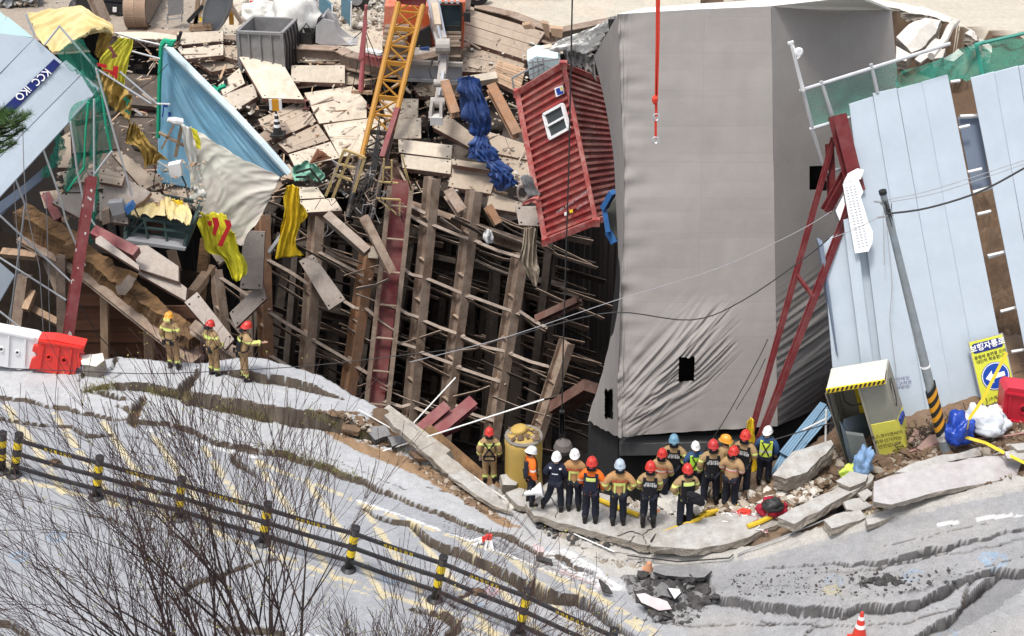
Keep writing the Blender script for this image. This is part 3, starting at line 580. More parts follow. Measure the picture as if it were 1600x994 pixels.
def panel(q, label, off=0.0, th=.2, m=None, side=None, strips=1, n=None, Y=None, group='fallen steel deck panels', cat='deck panel', name='deck_panel', holes=True, seed=0):
    n = Vector(n).normalized() if n else DN
    if Y is None: p0 = DP+DN*off
    else: p0 = PY(sum(a for a, b in q)/len(q), sum(b for a, b in q)/len(q), Y)
    t = [PN(a, b, p0, n) for a, b in q]; m = m or DECK; side = side or DSIDE
    if (t[1]-t[0]).cross(t[2]-t[0]).dot(n) < 0: t = t[::-1]; t = [t[-1]]+t[:-1]
    c = sum(t, Vector())/len(t); base = c-n*th
    o = thing(name, label, cat, base, group)
    if strips > 1 and len(t) == 4:
        # planks run along the longer side
        a, b, c_, d = t
        if (b-a).length < (c_-b).length: a, b, c_, d = b, c_, d, a
        for k in range(strips):
            f0 = k/strips; f1 = (k+1)/strips-.012; s0 = a.lerp(d, f0); s1 = b.lerp(c_, f0); s2 = b.lerp(c_, f1); s3 = a.lerp(d, f1)
            r = random.Random(seed*7+k); e = n*r.uniform(-.008, .008); mb = MB(); mb.prism([s0+e, s1+e, s2+e, s3+e], -n*th, mi=0, mside=1); mb.build('plank', [m, side], o)
    else:
        mb = MB(); ins = .012; ti = [p+(c-p).normalized()*ins for p in t]; tl = [p-n*.012 for p in t]
        k = len(t); mb.add(ti, [list(range(k))], 0); mb.add(ti+tl, [[i, i+k, (i+1) % k+k, (i+1) % k] for i in range(k)], 0)
        mb.add(tl+[p-n*th for p in t], [[i, i+k, (i+1) % k+k, (i+1) % k] for i in range(k)]+[[k+i for i in range(k)][::-1]], 1); mb.build('plate', [m, side], o)
    if holes and len(t) == 4:
        hb = MB()
        for i in range(4):
            e0 = (t[(i+1) % 4]-t[i]); e1 = (t[(i-1) % 4]-t[i]); p = t[i]+e0.normalized()*min(.14, e0.length*.12)+e1.normalized()*min(.14, e1.length*.15)
            hb.lathe(p-n*.02, [(.032, 0), (.032, .024)], 8, n)
        hb.build('bolt_hole_disc', HOLE, o)['kind'] = 'stuff'  # dark discs painted for the shade inside the bolt holes
    return o
DPL = [
 ([(373, 88), (439, 94), (475, 155), (410, 153)], 'large pale deck panel tilted just below the grey skip', .55, DECK, 1),
 ([(341, 133), (374, 106), (383, 130), (349, 149)], 'small deck panel wedged left of the large tilted one, near the green rope', .25, DECK, 1),
 ([(345, 150), (397, 130), (402, 151), (367, 172)], 'deck panel sloping left directly above the dark gap behind the traffic cone', .22, DECK, 1),
 ([(455, 102), (539, 102), (539, 130), (455, 127)], 'single rectangular deck panel lying level right of the skip', .35, DECK, 1),
 ([(276, 51), (349, 48), (349, 64), (284, 70)], 'uppermost deck panel above the blue sheet, left of the skip', .15, DECK, 1),
 ([(278, 77), (349, 69), (349, 86), (291, 92)], 'second deck panel from the top above the blue sheet', .12, DECK, 1),
 ([(350, 50), (369, 50), (369, 66), (350, 64)], 'short deck panel end touching the left side of the skip', .0, DECK, 1),
 ([(350, 71), (371, 71), (371, 94), (350, 88)], 'stub of deck panel below the skip\'s left corner', -.05, DECKB, 1),
 ([(475, 145), (551, 134), (573, 159), (573, 184), (499, 193)], 'broad deck panel left of the yellow lattice boom, upper of two', .15, DECK, 1),
 ([(505, 195), (576, 184), (600, 186), (600, 236), (531, 245)], 'broad deck panel left of the yellow lattice boom, lower of two', .1, DECK, 1),
 ([(403, 186), (473, 155), (494, 190), (424, 222)], 'planked deck panel behind the black and white cone', .05, DECKB, 4),
 ([(433, 223), (496, 193), (514, 219), (450, 239)], 'planked deck panel above the bundle of steel bars', .04, DECKB, 3),
 ([(451, 241), (516, 221), (531, 247), (461, 262)], 'planked deck panel under the bundle of steel bars', .0, DECK, 2),
 ([(591, 154), (654, 154), (653, 184), (606, 187)], 'deck panel right of the lattice boom, upper of two', .12, DECK, 1),
 ([(604, 187), (658, 184), (658, 216), (601, 217)], 'deck panel right of the lattice boom, lower of two', .25, DECK, 1),
 ([(622, 217), (707, 227), (705, 248), (623, 238)], 'cracked pale deck panel lying above the row of steel posts', .45, DECK, 1),
 ([(626, 241), (706, 250), (704, 272), (629, 262)], 'pale deck panel with a dark red edge resting on two post tops', .5, DECK, 1),
 ([(707, 259), (775, 272), (767, 303), (700, 291)], 'dirty brown deck panel sitting on a post top under the blue tarpaulin', .35, DECKB, 1),
 ([(725, 11), (852, 50), (823, 94), (723, 62)], 'long planked deck sheet sloping away right of the excavator cab', .2, DECKB, 4),
 ([(723, 63), (823, 95), (812, 115), (722, 112)], 'brown deck sheet right of the dozer blade, below the long one', .0, DECKB, 2),
 ([(699, 179), (748, 216), (737, 232), (677, 199)], 'deck panel tilted edge-on left of the hanging blue tarpaulin', .5, DECKB, 1),
 ([(755, 203), (825, 226), (825, 250), (775, 240)], 'stained deck panel right of the knotted blue tarpaulin', .1, DECKB, 2),
 ([(777, 240), (825, 251), (834, 290), (792, 281)], 'stained deck panel touching the lower left edge of the container', .0, DECKB, 1),
 ([(705, 248), (788, 260), (788, 270), (707, 257)], 'narrow plank with a red edge across the brown deck panel', .75, DECKB, 1),
 ([(765, 300), (817, 317), (812, 333), (760, 324)], 'brown deck panel beneath the rubber ring', .25, DECKB, 1),
 ([(466, 292), (496, 292), (508, 309), (466, 311)], 'deck panel behind the hanging yellow cloth, upper of two', .2, DECK, 1),
 ([(463, 314), (523, 309), (535, 329), (476, 332)], 'deck panel beside the hanging yellow cloth, lower of two', .35, DECK, 1),
 ([(455, 93), (470, 93), (470, 72), (456, 72)], 'small deck panel strip at the foot of the skip, right side', -.1, DECK, 1),
 ([(476, 96), (540, 96), (533, 80), (475, 78)], 'deck panel flush with the site floor below the digging bucket', .02, DECK, 2),
 ([(541, 101), (600, 104), (590, 80), (537, 80)], 'deck panel flush with the floor left of the pink upright', .03, DECKB, 2),
 ([(540, 132), (585, 132), (590, 120), (541, 108)], 'brown deck panel half covered beneath the pink upright', -.05, DECKB, 1),
 ([(655, 150), (720, 150), (722, 130), (640, 128)], 'dark deck plate under the dozer blade', -.25, DECKB, 1),
 ([(430, 262), (452, 256), (468, 275), (440, 282)], 'slatted deck panel beside the mint green cloth', .05, DECKB, 5),
 ([(778, 93), (821, 106), (812, 146), (767, 124)], 'brown slatted platform leaning on the container corner', .35, TIMB, 9),
 ([(600, 250), (622, 246), (628, 290), (600, 300)], 'rusty deck panel hanging right of the boom foot', -.2, DSIDE, 2),
 ([(540, 250), (600, 236), (602, 260), (560, 300)], 'pale deck panel behind the base of the boom', -.3, DECKB, 1),
 ([(300, 92), (372, 96), (374, 104), (330, 112)], 'deck panel in the gap right of the blue sheet top', -.35, DECKB, 1),
 ([(180, 50), (232, 49), (276, 55), (276, 62), (190, 60)], 'deck strip along the site floor right of the yellow tarpaulin', .05, DECK, 1),
 ([(560, 93), (640, 93), (640, 83), (556, 83)], 'flat plate between pink upright and excavator track', .02, DECK, 1),
]
for i, (q, lab, off, m, st) in enumerate(DPL): panel(q, lab, off, .2, m, None, st, seed=i, cat='deck panel')
NL = (0.1, -.75, .62)
DPN = [   # free hanging or sliding plates with their own tilt
 ([(467, 408), (489, 397), (540, 468), (514, 485)], 'chequered plate dangling diagonally from a post, with a square cut-out', 49.0, NL, DECKW),
 ([(380, 360), (414, 362), (410, 453), (375, 451)], 'tall chequered plate standing upright left of an orange post', 48.5, (0, -.93, .35), DECKW),
 ([(358, 489), (410, 439), (416, 467), (368, 513)], 'chequered plate slanting below the tall upright one', 48.2, (-.2, -.8, .55), DECKW),
 ([(805, 322), (843, 322), (847, 354), (811, 352)], 'small ribbed plate capping the post beside the container foot', 44.5, (0, -.8, .6), DECKW),
 ([(203, 383), (230, 383), (279, 416), (279, 440), (217, 420)], 'pale chequered plate sliding below the green cage', 41.0, (-.1, -.45, .85), DECKW),
 ([(217, 415), (279, 440), (292, 450), (290, 470), (216, 428)], 'long chequered plate at the end of the rotten timber wale', 40.6, (-.1, -.45, .85), DECKW),
 ([(149, 372), (157, 368), (217, 414), (217, 422), (149, 380)], 'narrow white-topped plate left of the long chequered plate', 40.4, (-.1, -.45, .85), DECKW),
 ([(288, 472), (308, 456), (366, 530), (352, 546)], 'chequered plate pointing down at the middle left firefighter', 38.0, (.1, -.55, .8), DECKW),
 ([(173, 239), (190, 236), (249, 285), (224, 297)], 'long dusty box panel lying under the brown-yellow tarpaulin', 44.0, (0, -.5, .85), DECKB),
 ([(232, 268), (250, 272), (253, 294), (236, 300)], 'small plate tucked behind the long dusty box panel', 44.3, (0, -.5, .85), DECKB),
 ([(165, 262), (236, 300), (226, 312), (205, 325), (160, 305)], 'large pale floor plate left of the cage', 43.0, (0, -.55, .83), DECKW),
 ([(155, 300), (200, 325), (200, 350), (155, 345)], 'pale floor plate right of the maroon column', 42.4, (0, -.55, .83), DECKW),
 ([(112, 262), (150, 266), (140, 300), (106, 300)], 'pale floor plate behind the green net, left of the maroon column', 43.2, (0, -.55, .83), DECKW),
 ([(100, 302), (138, 302), (132, 345), (80, 316)], 'dirty floor plate under the foot of the green net', 42.6, (0, -.55, .83), DECKW),
 ([(262, 296), (290, 296), (296, 328), (255, 315)], 'brown plate below the white electrical box', 43.6, (0, -.5, .85), DECKB),
 ([(92, 215), (110, 205), (112, 262), (90, 262)], 'slatted plate seen through the green net', 44.2, (0, -.55, .83), DECKB),
 ([(326, 390), (352, 388), (352, 406), (342, 414)], 'short plate end sticking out below the yellow and red banner', 45.5, (0, -.6, .8), DECKB),
]
for i, (q, lab, Y_, n, m) in enumerate(DPN): panel(q, lab, 0, .16, m, None, 1, n=n, Y=Y_, seed=50+i)
tb_ = thing('deck_panel', 'standing dark cone-stand plate turned up at the edges under the black and white cone', 'plate', PD(425, 215, .2), 'fallen steel deck panels')
mb = MB(); mb.prism([PD(400, 214, .16), PD(414, 222, .16), PD(456, 206, .16), PD(446, 190, .16), PD(424, 196, .16)], -DN*.04); mb.build('plate', STEEL, tb_)
# ---- the welded frame of front posts and lacing that still stands in the pit
def pp(a, Yt=50.6, Yb=48.2):                    # point of the leaning post row: nearer towards the bottom
    px, py = a; return PY(px, py, Yt+(Yb-Yt)*(py-290)/380.0)
shf = thing('shoring_frame', 'leaning grid of brown steel H posts and angle bracing standing in the pit', 'steel frame', (-3, 49, -14))
def post(p0, p1, wpx, m, hd=.34, face=.62, name='post', parent=shf, dy=0.0, ext=1.2):
    a = pp(p0); b = pp(p1); a.y += dy; b.y += dy
    if dy: a = PY(p0[0], p0[1], a.y); b = PY(p1[0], p1[1], b.y)
    w = wpx/scale_at(a.lerp(b, .5)); d = (b-a).normalized(); b = b+d*ext
    nrm = Vector((math.sin(face), -math.cos(face), 0)); u = (nrm-d*nrm.dot(d)).normalized()
    mb = MB(); mb.hbar(a-u*hd/2, b-u*hd/2, w/math.cos(face)*.95, hd, u, .025); o = mb.build(name, m, parent)
    return a, b
posts = [((415, 337), (421, 576), 14, RUST), ((341, 422), (360, 560), 12, STEEL), ((501, 337), (483, 592), 14, STEEL), ((583, 385), (547, 630), 15, RUST), ((682, 280), (645, 668), 14, STEEL), ((748, 300), (705, 640), 14, STEEL), ((820, 400), (776, 676), 15, STEEL), ((893, 538), (848, 676), 13, STEEL)]
pab = []
for p0, p1, w, m in posts:
    a, b = post(p0, p1, w, m, hd=.5, face=.60); pab.append((a, b, w))
    # stiffener plates between the flanges
    d = (b-a); nst = int(d.length/1.3); nrm = Vector((math.sin(.6), -math.cos(.6), 0))
    for k in range(1, nst):
        q = a+d*(k/nst)-nrm*.25; mb = MB(); mb.box(q, .24, .44, .02, Matrix.Rotation(.6, 3, 'Z')); mb.build('stiffener', STEEL, shf)
mb = MB(); a, b = pp((583, 385)), pp((582, 402)); mb.bar(a+Vector((.02, -.05, 0)), b+Vector((.02, -.05, 0)), .33, .1, (0, -1, 0)); mb.build('pale_post_top', DECK, shf)
# wide maroon king post
a, b = post((627, 285), (583, 655), 30, MAROON, hd=.5, face=-.05, name='king_post')
mb = MB(); d = (pp((640, 285))-pp((606, 652))); 
for px_off in (-17, 17): mb.bar(pp((627+px_off, 285))+Vector((0, -.3, 0)), pp((587+px_off, 655))+Vector((0, -.3, 0)), .16, .04, (0, -1, 0))
mb.build('flange', STEEL, shf)
for k in range(7):
    t = (k+.5)/7; c0 = pp((611-40*t, 290+360*t)); c1 = pp((641-40*t, 293+360*t)); mb = MB(); mb.bar(c0+Vector((0, -.24, 0)), c1+Vector((0, -.24, 0)), .1, .03, (0, 0, 1)); mb.build('stiffener', STEEL, shf)
BR = [((628, 332), (666, 355)), ((632, 322), (660, 335)), ((680, 356), (742, 379)), ((755, 385), (813, 405)), ((632, 423), (658, 435)), ((672, 441), (731, 467)), ((742, 469), (803, 491)), ((624, 485), (652, 498)), ((664, 505), (718, 526)), ((730, 532), (791, 552)), ((803, 558), (850, 574)), ((618, 538), (646, 546)), ((658, 554), (712, 574)), ((722, 580), (781, 600)), ((505, 401), (569, 435)), ((537, 473), (563, 485)), ((577, 489), (616, 518)), ((424, 413), (483, 449)), ((424, 493), (483, 529)), ((495, 538), (543, 566)), ((559, 578), (602, 604)), ((350, 441), (412, 481)), ((604, 630), (638, 634)), ((426, 562), (487, 602)), ((817, 493), (850, 513)), ((352, 500), (372, 520)), ((650, 640), (700, 655)), ((487, 604), (545, 640)), ((720, 640), (770, 660))]
for i, (p, q) in enumerate(BR):
    r = random.Random(i); dx_ = (q[0]-p[0])*.16; dy_ = (q[1]-p[1])*.16; p = (p[0]-dx_, p[1]-dy_); q = (q[0]+dx_, q[1]+dy_); a = pp(p)+Vector((0, .1, 0)); b = pp(q)+Vector((0, .1, 0)); mid = a.lerp(b, .5+r.uniform(-.15, .15))+Vector((0, r.uniform(-.15, .1), r.uniform(-.10, .03)))
    mb = MB()
    for s0, s1 in ((a, mid), (mid, b)): mb.bar(s0, s1, .025, .13, (0, -.4, .9)); mb.bar(s0+Vector((0, -.05, .06)), s1+Vector((0, -.05, .06)), .12, .02, (0, -.4, .9))
    mb.build('brace', ANGLE, shf)
    a2 = PY(p[0]+r.uniform(-3, 6), p[1]+r.uniform(5, 13), a.y+.75); b2 = PY(q[0]-r.uniform(-3, 6), q[1]+r.uniform(2, 10), b.y+.75); mid = a2.lerp(b2, .5)-Vector((0, 0, r.uniform(0, .12)))
    mb = MB()
    for s0, s1 in ((a2, mid), (mid, b2)): mb.bar(s0, s1, .025, .12, (0, -.4, .9))
    mb.build('brace', STEEL, shf)
DSTEEL = mat('shade_dark_steel', (.10, .08, .066), .85, .25, 3, .3, dirt=(.03, .022, .018), dirt_amt=.6, obvar=.3)  # steel darkened in colour to stand for shade deep in the pit
r = random.Random(21)
for i in range(46):
    x = r.uniform(425, 850); y = r.uniform(330, 640); L_ = r.uniform(40, 110); s_ = r.choice((.35, .4, .45, .55, -.3)); Y0 = 49.6+r.uniform(0, 1.5)-(y-330)*.005
    mb = MB(); a = PY(x, y, Y0); b = PY(x+L_, y+L_*s_, Y0+r.uniform(-.3, .3)); mid = a.lerp(b, r.uniform(.3, .7))+Vector((0, 0, r.uniform(-.15, .05)))
    for s0, s1 in ((a, mid), (mid, b)): mb.bar(s0, s1, .03, r.choice((.06, .1, .14)), (0, -.4, .9))
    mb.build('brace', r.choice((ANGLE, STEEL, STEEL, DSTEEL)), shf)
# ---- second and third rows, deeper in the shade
rowb = thing('shoring_frame', 'rear rows of steel posts and beams, shade painted into their colour, behind the front grid', 'steel frame', (-3, 54, -15))
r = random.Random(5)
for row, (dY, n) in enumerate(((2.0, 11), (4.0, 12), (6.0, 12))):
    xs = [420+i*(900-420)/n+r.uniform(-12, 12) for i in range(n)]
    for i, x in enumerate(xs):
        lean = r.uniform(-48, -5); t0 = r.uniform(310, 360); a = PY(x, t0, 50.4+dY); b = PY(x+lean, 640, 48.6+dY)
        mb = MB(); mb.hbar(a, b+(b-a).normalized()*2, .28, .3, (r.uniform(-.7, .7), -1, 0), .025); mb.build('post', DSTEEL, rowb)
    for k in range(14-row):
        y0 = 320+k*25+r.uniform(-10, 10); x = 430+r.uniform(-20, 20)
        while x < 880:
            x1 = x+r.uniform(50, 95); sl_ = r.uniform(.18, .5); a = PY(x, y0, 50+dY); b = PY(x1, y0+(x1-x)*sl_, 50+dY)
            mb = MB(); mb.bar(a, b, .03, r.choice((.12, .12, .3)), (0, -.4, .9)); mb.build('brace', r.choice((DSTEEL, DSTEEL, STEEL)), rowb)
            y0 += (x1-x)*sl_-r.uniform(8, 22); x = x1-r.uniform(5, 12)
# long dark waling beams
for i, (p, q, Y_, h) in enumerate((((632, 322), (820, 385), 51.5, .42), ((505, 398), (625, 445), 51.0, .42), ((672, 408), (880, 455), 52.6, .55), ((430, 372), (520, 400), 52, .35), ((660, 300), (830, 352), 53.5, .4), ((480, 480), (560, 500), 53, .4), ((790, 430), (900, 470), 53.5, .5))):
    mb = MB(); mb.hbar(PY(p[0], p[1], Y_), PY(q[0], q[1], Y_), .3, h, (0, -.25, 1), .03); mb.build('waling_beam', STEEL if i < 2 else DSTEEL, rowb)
# ---- loose beams lying about (each a thing)
def loose(p0, p1, w, m, label, Y0=None, Y1=None, off=None, h=None, kind='h', name='steel_beam', cat='steel beam', side=None, group='loose steel beams in the wreck'):
    a = PD(*p0, off) if off is not None else PY(*p0, Y0); b = PD(*p1, off) if off is not None else PY(*p1, Y1 if Y1 is not None else Y0)
    mb = MB(); h = h or w
    (mb.hbar if kind == 'h' else mb.bar)(a, b, w, h, side or (0, -.5, .8)); o = mb.build(name, m); return tag(o, label, cat, group)
loose((699, 133), (776, 121), .3, DECK, 'thick beam with a red underside lying above the blue tarpaulin', off=.4, h=.32, kind='b')
loose((767, 135), (808, 212), .32, RUST, 'orange-brown beam standing between blue tarpaulin and container', 50.5, 49)
loose((695, 130), (712, 180), .3, RUST, 'orange-brown beam stub behind the excavator arm', 52, 50.8)
loose((510, 337), (574, 394), .3, ANGLE, 'pale box beam fallen diagonally right of the yellow cloth', 49.5, 48.6, h=.34, kind='b')
loose((568, 338), (612, 425), .28, STEEL, 'grey channel beam leaning against the maroon king post', 49.2, 48.6, h=.3)
loose((700, 300), (722, 333), .35, STEEL, 'short double channel hanging between two post tops', 49.9, 49.3, h=.4)
loose((762, 322), (778, 350), .26, RUST, 'small beam offcut below the brown deck panel', 49.5, 49.2)
loose((147, 362), (214, 397), .3, MAROON, 'dark red beam lying over the narrow white-topped plate', 41.2, 40.6, h=.3, kind='b')
loose((40, 330), (92, 372), .3, MAROON, 'dark red stub beam on top of the rotten timber wale', 43.0, 42.5, h=.3)
loose((72, 305), (92, 345), .26, MAROON, 'dark red beam end behind the thin tube at far left', 43.4, 42.8, h=.3)
loose((420, 395), (445, 362), .12, WIREG, 'twisted spiral bar leaning from the cut-out of the dangling plate', 48.8, 49.2, kind='b')
loose((330, 420), (300, 460), .26, TIMB, 'old timber post under the yellow and red banner', 44.5, 43, h=.3, kind='b')
loose((322, 375), (312, 470), .3, WOOD, 'rotten brown timber post hanging below the cage', 45.0, 43.5, h=.3, kind='b')
loose((268, 392), (276, 422), .28, TIMB, 'short timber prop under the green cage', 43.6, 43.2, h=.3, kind='b')
loose((300, 510), (375, 560), .3, STEEL, 'grey beam passing behind the left firefighters', 39.0, 38.5, h=.4)
loose((385, 455), (388, 560), .4, STEEL, 'wide brown post behind the firefighter with the black vest', 50, 49, h=.4)
loose((870, 640), (925, 605), .4, DSIDE, 'rust-blotched plate beam lodged left of the wrapped building', 46, 45, h=.62, kind='b')
loose((840, 500), (905, 470), .25, DSIDE, 'small pinkish steel tray caught under the container', 46.5, 46, h=.3)
loose((640, 668), (712, 590), .035, PIPEW, 'thin pale tube crossing the maroon offcuts', 38.5, 39.2, kind='b')
loose((655, 700), (740, 628), .34, MAROON, 'long maroon beam offcut pointing up at the pit edge', 38.0, 39.2, h=.3)
loose((648, 680), (700, 635), .3, MAROON, 'short maroon beam offcut left of the long one', 38.3, 38.9, h=.3)
loose((660, 690), (715, 662), .28, MAROON, 'maroon beam offcut lying flat behind the long one', 38.6, 38.9, h=.3)
loose((632, 676), (640, 672), .05, PIPEW, 'stub of pale tube at the pit edge', 38.4, 38.5, kind='b')
# logs / broken concrete edge beams at the pit edge
loose((604, 650), (700, 722), .4, mat('dusty_concrete_edge', (.38, .35, .31), .95, .2, 4, .8, dirt=(.2, .16, .12), dirt_amt=.6), 'broken concrete edge strip running down to the rubble', 36.6, 34.0, h=.5, kind='b', name='concrete_edge', cat='concrete strip', group='broken edge strips along the pit')
loose((668, 676), (800, 792), .34, WOOD, 'snapped timber edge beam running down past the harnessed firefighter', 36.6, 32.6, h=.34, kind='b', name='timber_beam', cat='timber beam', group='broken edge strips along the pit')
# ---- rotten timber wale with steel flanges and lagging wall, far left
wal = thing('timber_wale', 'huge rotten timber and steel wale sagging across the pit at left', 'wale', PY(160, 440, 41))
w0, w1, w2, w3 = PY(32, 340, 42.6), PY(125, 392, 41.8), PY(200, 452, 41), PY(305, 535, 39.6)
def roughbar(a, b, w, h, side, m, nm, parent, seed, amp=.09, n=26):
    mb = MB(); a, b, d, u, x = mb.frame(a, b, side); vs = []
    for i in range(n+1):
        p = a.lerp(b, i/n)
        for j, (s, t) in enumerate(((-1, -1), (-.3, -1), (.4, -1), (1, -1), (1, 0), (1, 1), (.4, 1), (-.3, 1), (-1, 1), (-1, 0))):
            q = p+x*s*w/2+u*t*h/2; q = q+noise.noise_vector(q*2.5+Vector((seed, 0, 0)))*amp+noise.noise_vector(q*9)*amp*.35; vs.append(q)
    k = 10; fs = [[i*k+j, i*k+(j+1) % k, (i+1)*k+(j+1) % k, (i+1)*k+j] for i in range(n) for j in range(k)]+[list(range(k))[::-1], [n*k+j for j in range(k)]]
    return mk(nm, vs, fs, m, parent)
roughbar(w0, w1, .5, .75, (0, -.2, 1), WOOD, 'timber', wal, 1); roughbar(w1-Vector((0, 0, .1)), w2, .5, .62, (0, -.2, 1), WOOD, 'timber', wal, 2, .12); roughbar(w2, w3, .45, .55, (0, -.2, 1), WOOD, 'timber', wal, 3, .12)
for dz, dy, nm in ((-.52, -.15, 'flange'), (-.72, .1, 'flange')):
    mb = MB(); v = Vector((0, dy, dz)); mb.hbar(w0+v, w1+v, .5, .14, (0, -.2, 1), .03); mb.hbar(w1+v, w3+v, .5, .14, (0, -.2, 1), .03); mb.build(nm, STEEL, wal)
rough_block('rot_lump', [PY(98, 385, 41), PY(118, 380, 41), PY(120, 400, 41), PY(104, 406, 41)], (0, .3, 0), [WOOD, WOOD], wal, seed=3)
rough_block('rot_lump', [PY(180, 448, 40.2), PY(200, 430, 40.2), PY(214, 436, 40.2), PY(196, 462, 40.2), PY(184, 460, 40.2)], (0, .3, 0), [ANGLE, WOOD], wal, seed=4)
lag = thing('lagging_wall', 'dark red-brown timber lagging boards between old posts under the sagging wale', 'retaining wall', PY(210, 580, 42))
for k in range(8):
    yy = 440+k*19
    for x0, x1 in ((104, 160), (160, 236), (236, 318)):
        if yy+19 < 440+(x0-104)*.35: continue
        rr = random.Random(k*10+x0); dY = rr.uniform(-.05, .05); mb = MB(); mb.prism([PY(x0, yy+1, 42+dY), PY(x1, yy+1, 42+dY), PY(x1, yy+18.5, 41.9+dY), PY(x0, yy+18.5, 41.9+dY)], (0, .08, 0)); mb.build('plank', PLANK, lag)
for x, w, t in ((163, 12, 455), (232, 15, 490), (302, 14, 520), (96, 14, 410)):
    mb = MB(); mb.bar(PY(x, t-10, 41.6), PY(x+2, 585, 41.4), w/55., .25, (0, -1, 0)); mb.build('post', TIMB if x != 96 else STEEL, lag)
mb = MB(); mb.add([PY(-160, 330, 44), PY(330, 430, 44), PY(330, 640, 44), PY(-160, 640, 44)], [[0, 1, 2, 3]]); mb.build('backing_earth', mat('dark_earth', (.04, .028, .02), .95, .4, 2, .5), lag)  # plain dark sheet behind the boards
# timbers in the void at far left
for i, (p, q, w, lab) in enumerate((((72, 400), (100, 470), .3, 'curved grey post in the dark void at far left'), ((38, 430), (22, 560), .35, 'dark post near the left picture edge behind the tubes'), ((45, 480), (92, 505), .2, 'broken wooden frame rail low in the left void'), ((52, 455), (40, 485), .2, 'short tilted stick of the broken frame in the left void'), ((5, 395), (60, 400), .22, 'horizontal dark beam at the left picture edge'))):
    loose(p, q, w, STEEL if i < 2 else TIMB, lab, 42.5, 42, h=w, kind='b', name='old_timber', cat='timber', group='timbers in the left void')
# ---- tilted supports under the left deck and steel clutter seen between the panels
r = random.Random(12); sub = thing('shoring_frame', 'jumble of dark beams and added light-blocking plates in the gaps beneath the deck panels', 'steel frame', (-6, 55, -8))
for i in range(60):
    px = r.uniform(270, 840); py = r.uniform(80, 300); 
    a = PD(px, py, -.9-r.uniform(0, 1.6)); ang = r.choice((r.uniform(-.3, .3), r.uniform(-.3, .3), r.uniform(1.2, 1.9))); L_ = r.uniform(1.5, 4)
    d = Vector((math.cos(ang), math.sin(ang), r.uniform(-.35, .35)-.2)); mb = MB(); mb.hbar(a-d*L_/2, a+d*L_/2, .28, .3, (0, 0, 1), .025); mb.build('beam', r.choice((STEEL, STEEL, MAROON, ANGLE)), sub)

for i in range(110):  # plates added below the deck to block sky light and darken gaps
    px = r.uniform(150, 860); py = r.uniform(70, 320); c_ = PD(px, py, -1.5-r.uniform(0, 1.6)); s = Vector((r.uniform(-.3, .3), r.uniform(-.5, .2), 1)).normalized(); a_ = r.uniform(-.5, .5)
    mb = MB(); mb.box(c_, 2.6, 1.6, .2, Matrix.Rotation(a_, 3, 'Z') @ Matrix.Rotation(r.uniform(-.1, .6), 3, 'X')); mb.build('sky_blocker_plate', DSTEEL, sub)

# splinters, offcuts and twisted bars strewn over the deck and in the grid
r = random.Random(99); sp = MB()
for i in range(850):
    px = r.uniform(170, 850); py = r.uniform(60, 310)
    a = PD(px, py, r.uniform(-.2, .3)); an = r.uniform(0, 6.28); L_ = r.choice((.1, .15, .2, .3, .5, .9)); d = Vector((math.cos(an), math.sin(an), r.uniform(-.5, .4)))*L_
    w = r.choice((.02, .03, .05, .08)); sp.bar(a-d/2, a+d/2, w, w*r.uniform(.3, 1), (0, 0, 1), r.randrange(4))
o = sp.build('splintered_debris', [TIMB, STEEL, DECKB, DSTEEL]); o['kind'] = 'stuff'; o['label'] = 'splinters and offcuts strewn over the fallen decking'

# steel edge beams along the rim of the opening
rb_ = thing('edge_beam_run', 'dirty steel edge beams along the far rim of the opening behind the decking', 'edge beam', PZ(600, 96, GZ))
RP_ = [(960, 30), (868, 48), (800, 22), (732, 6), (724, 74), (640, 94), (600, 96), (545, 84), (530, 76), (460, 72), (350, 56), (230, 48), (100, 60), (-50, 60)]
for (x0, y0), (x1, y1) in zip(RP_[:-1], RP_[1:]):
    a = PZ(x0, y0, GZ)+Vector((0, -.12, -.22)); b = PZ(x1, y1, GZ)+Vector((0, -.12, -.22)); mb = MB(); mb.hbar(a, b, .5, .55, (0, 0, 1), .04); mb.build('edge_beam', STEEL, rb_)
# ================================================================ CONTAINER
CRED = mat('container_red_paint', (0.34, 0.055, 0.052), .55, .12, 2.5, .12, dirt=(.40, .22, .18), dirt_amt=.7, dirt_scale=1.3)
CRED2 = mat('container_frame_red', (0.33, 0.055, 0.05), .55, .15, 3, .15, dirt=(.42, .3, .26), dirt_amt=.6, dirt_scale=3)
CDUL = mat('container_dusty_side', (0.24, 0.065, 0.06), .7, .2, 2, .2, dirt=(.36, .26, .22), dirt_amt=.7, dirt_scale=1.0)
con = thing('shipping_container', 'dark red corrugated container standing on its end against the wrapped building', 'container', PY(890, 380, 44))
c = {k: PY(*v) for k, v in dict(tl=(808, 145, 46.0), tr=(880, 101, 44.8), br=(931, 346, 42.6), bl=(852, 377, 43.8), tr2=(950, 130, 46.6), br2=(1001, 320, 44.4)).items()}
def corr(name, q, n, depth, m, parent, across=2):
    tl, tr, br, bl = q; nrm = (tr-tl).cross(bl-tl).normalized(); nrm = nrm if nrm.dot(CAM-tl) > 0 else -nrm; vs = []; fs = []
    prof = [(0, 0), (.36, 0), (.5, -1), (.86, -1)]; rows = [((k+f)/n, o) for k in range(n) for f, o in prof]+[(1, 0)]
    for t, o in rows:
        for i in range(across+1): vs.append(tl.lerp(bl, t).lerp(tr.lerp(br, t), i/across)+nrm*o*depth)
    w = across+1; fs = [[r_*w+i, r_*w+i+1, (r_+1)*w+i+1, (r_+1)*w+i] for r_ in range(len(rows)-1) for i in range(across)]
    return mk(name, vs, fs, m, parent)
corr('side_panel', (c['tl'], c['tr'], c['br'], c['bl']), 21, .11, CRED, con)
corr('roof_panel', (c['tr'], c['tr2'], c['br2'], c['br']), 24, .09, CDUL, con)
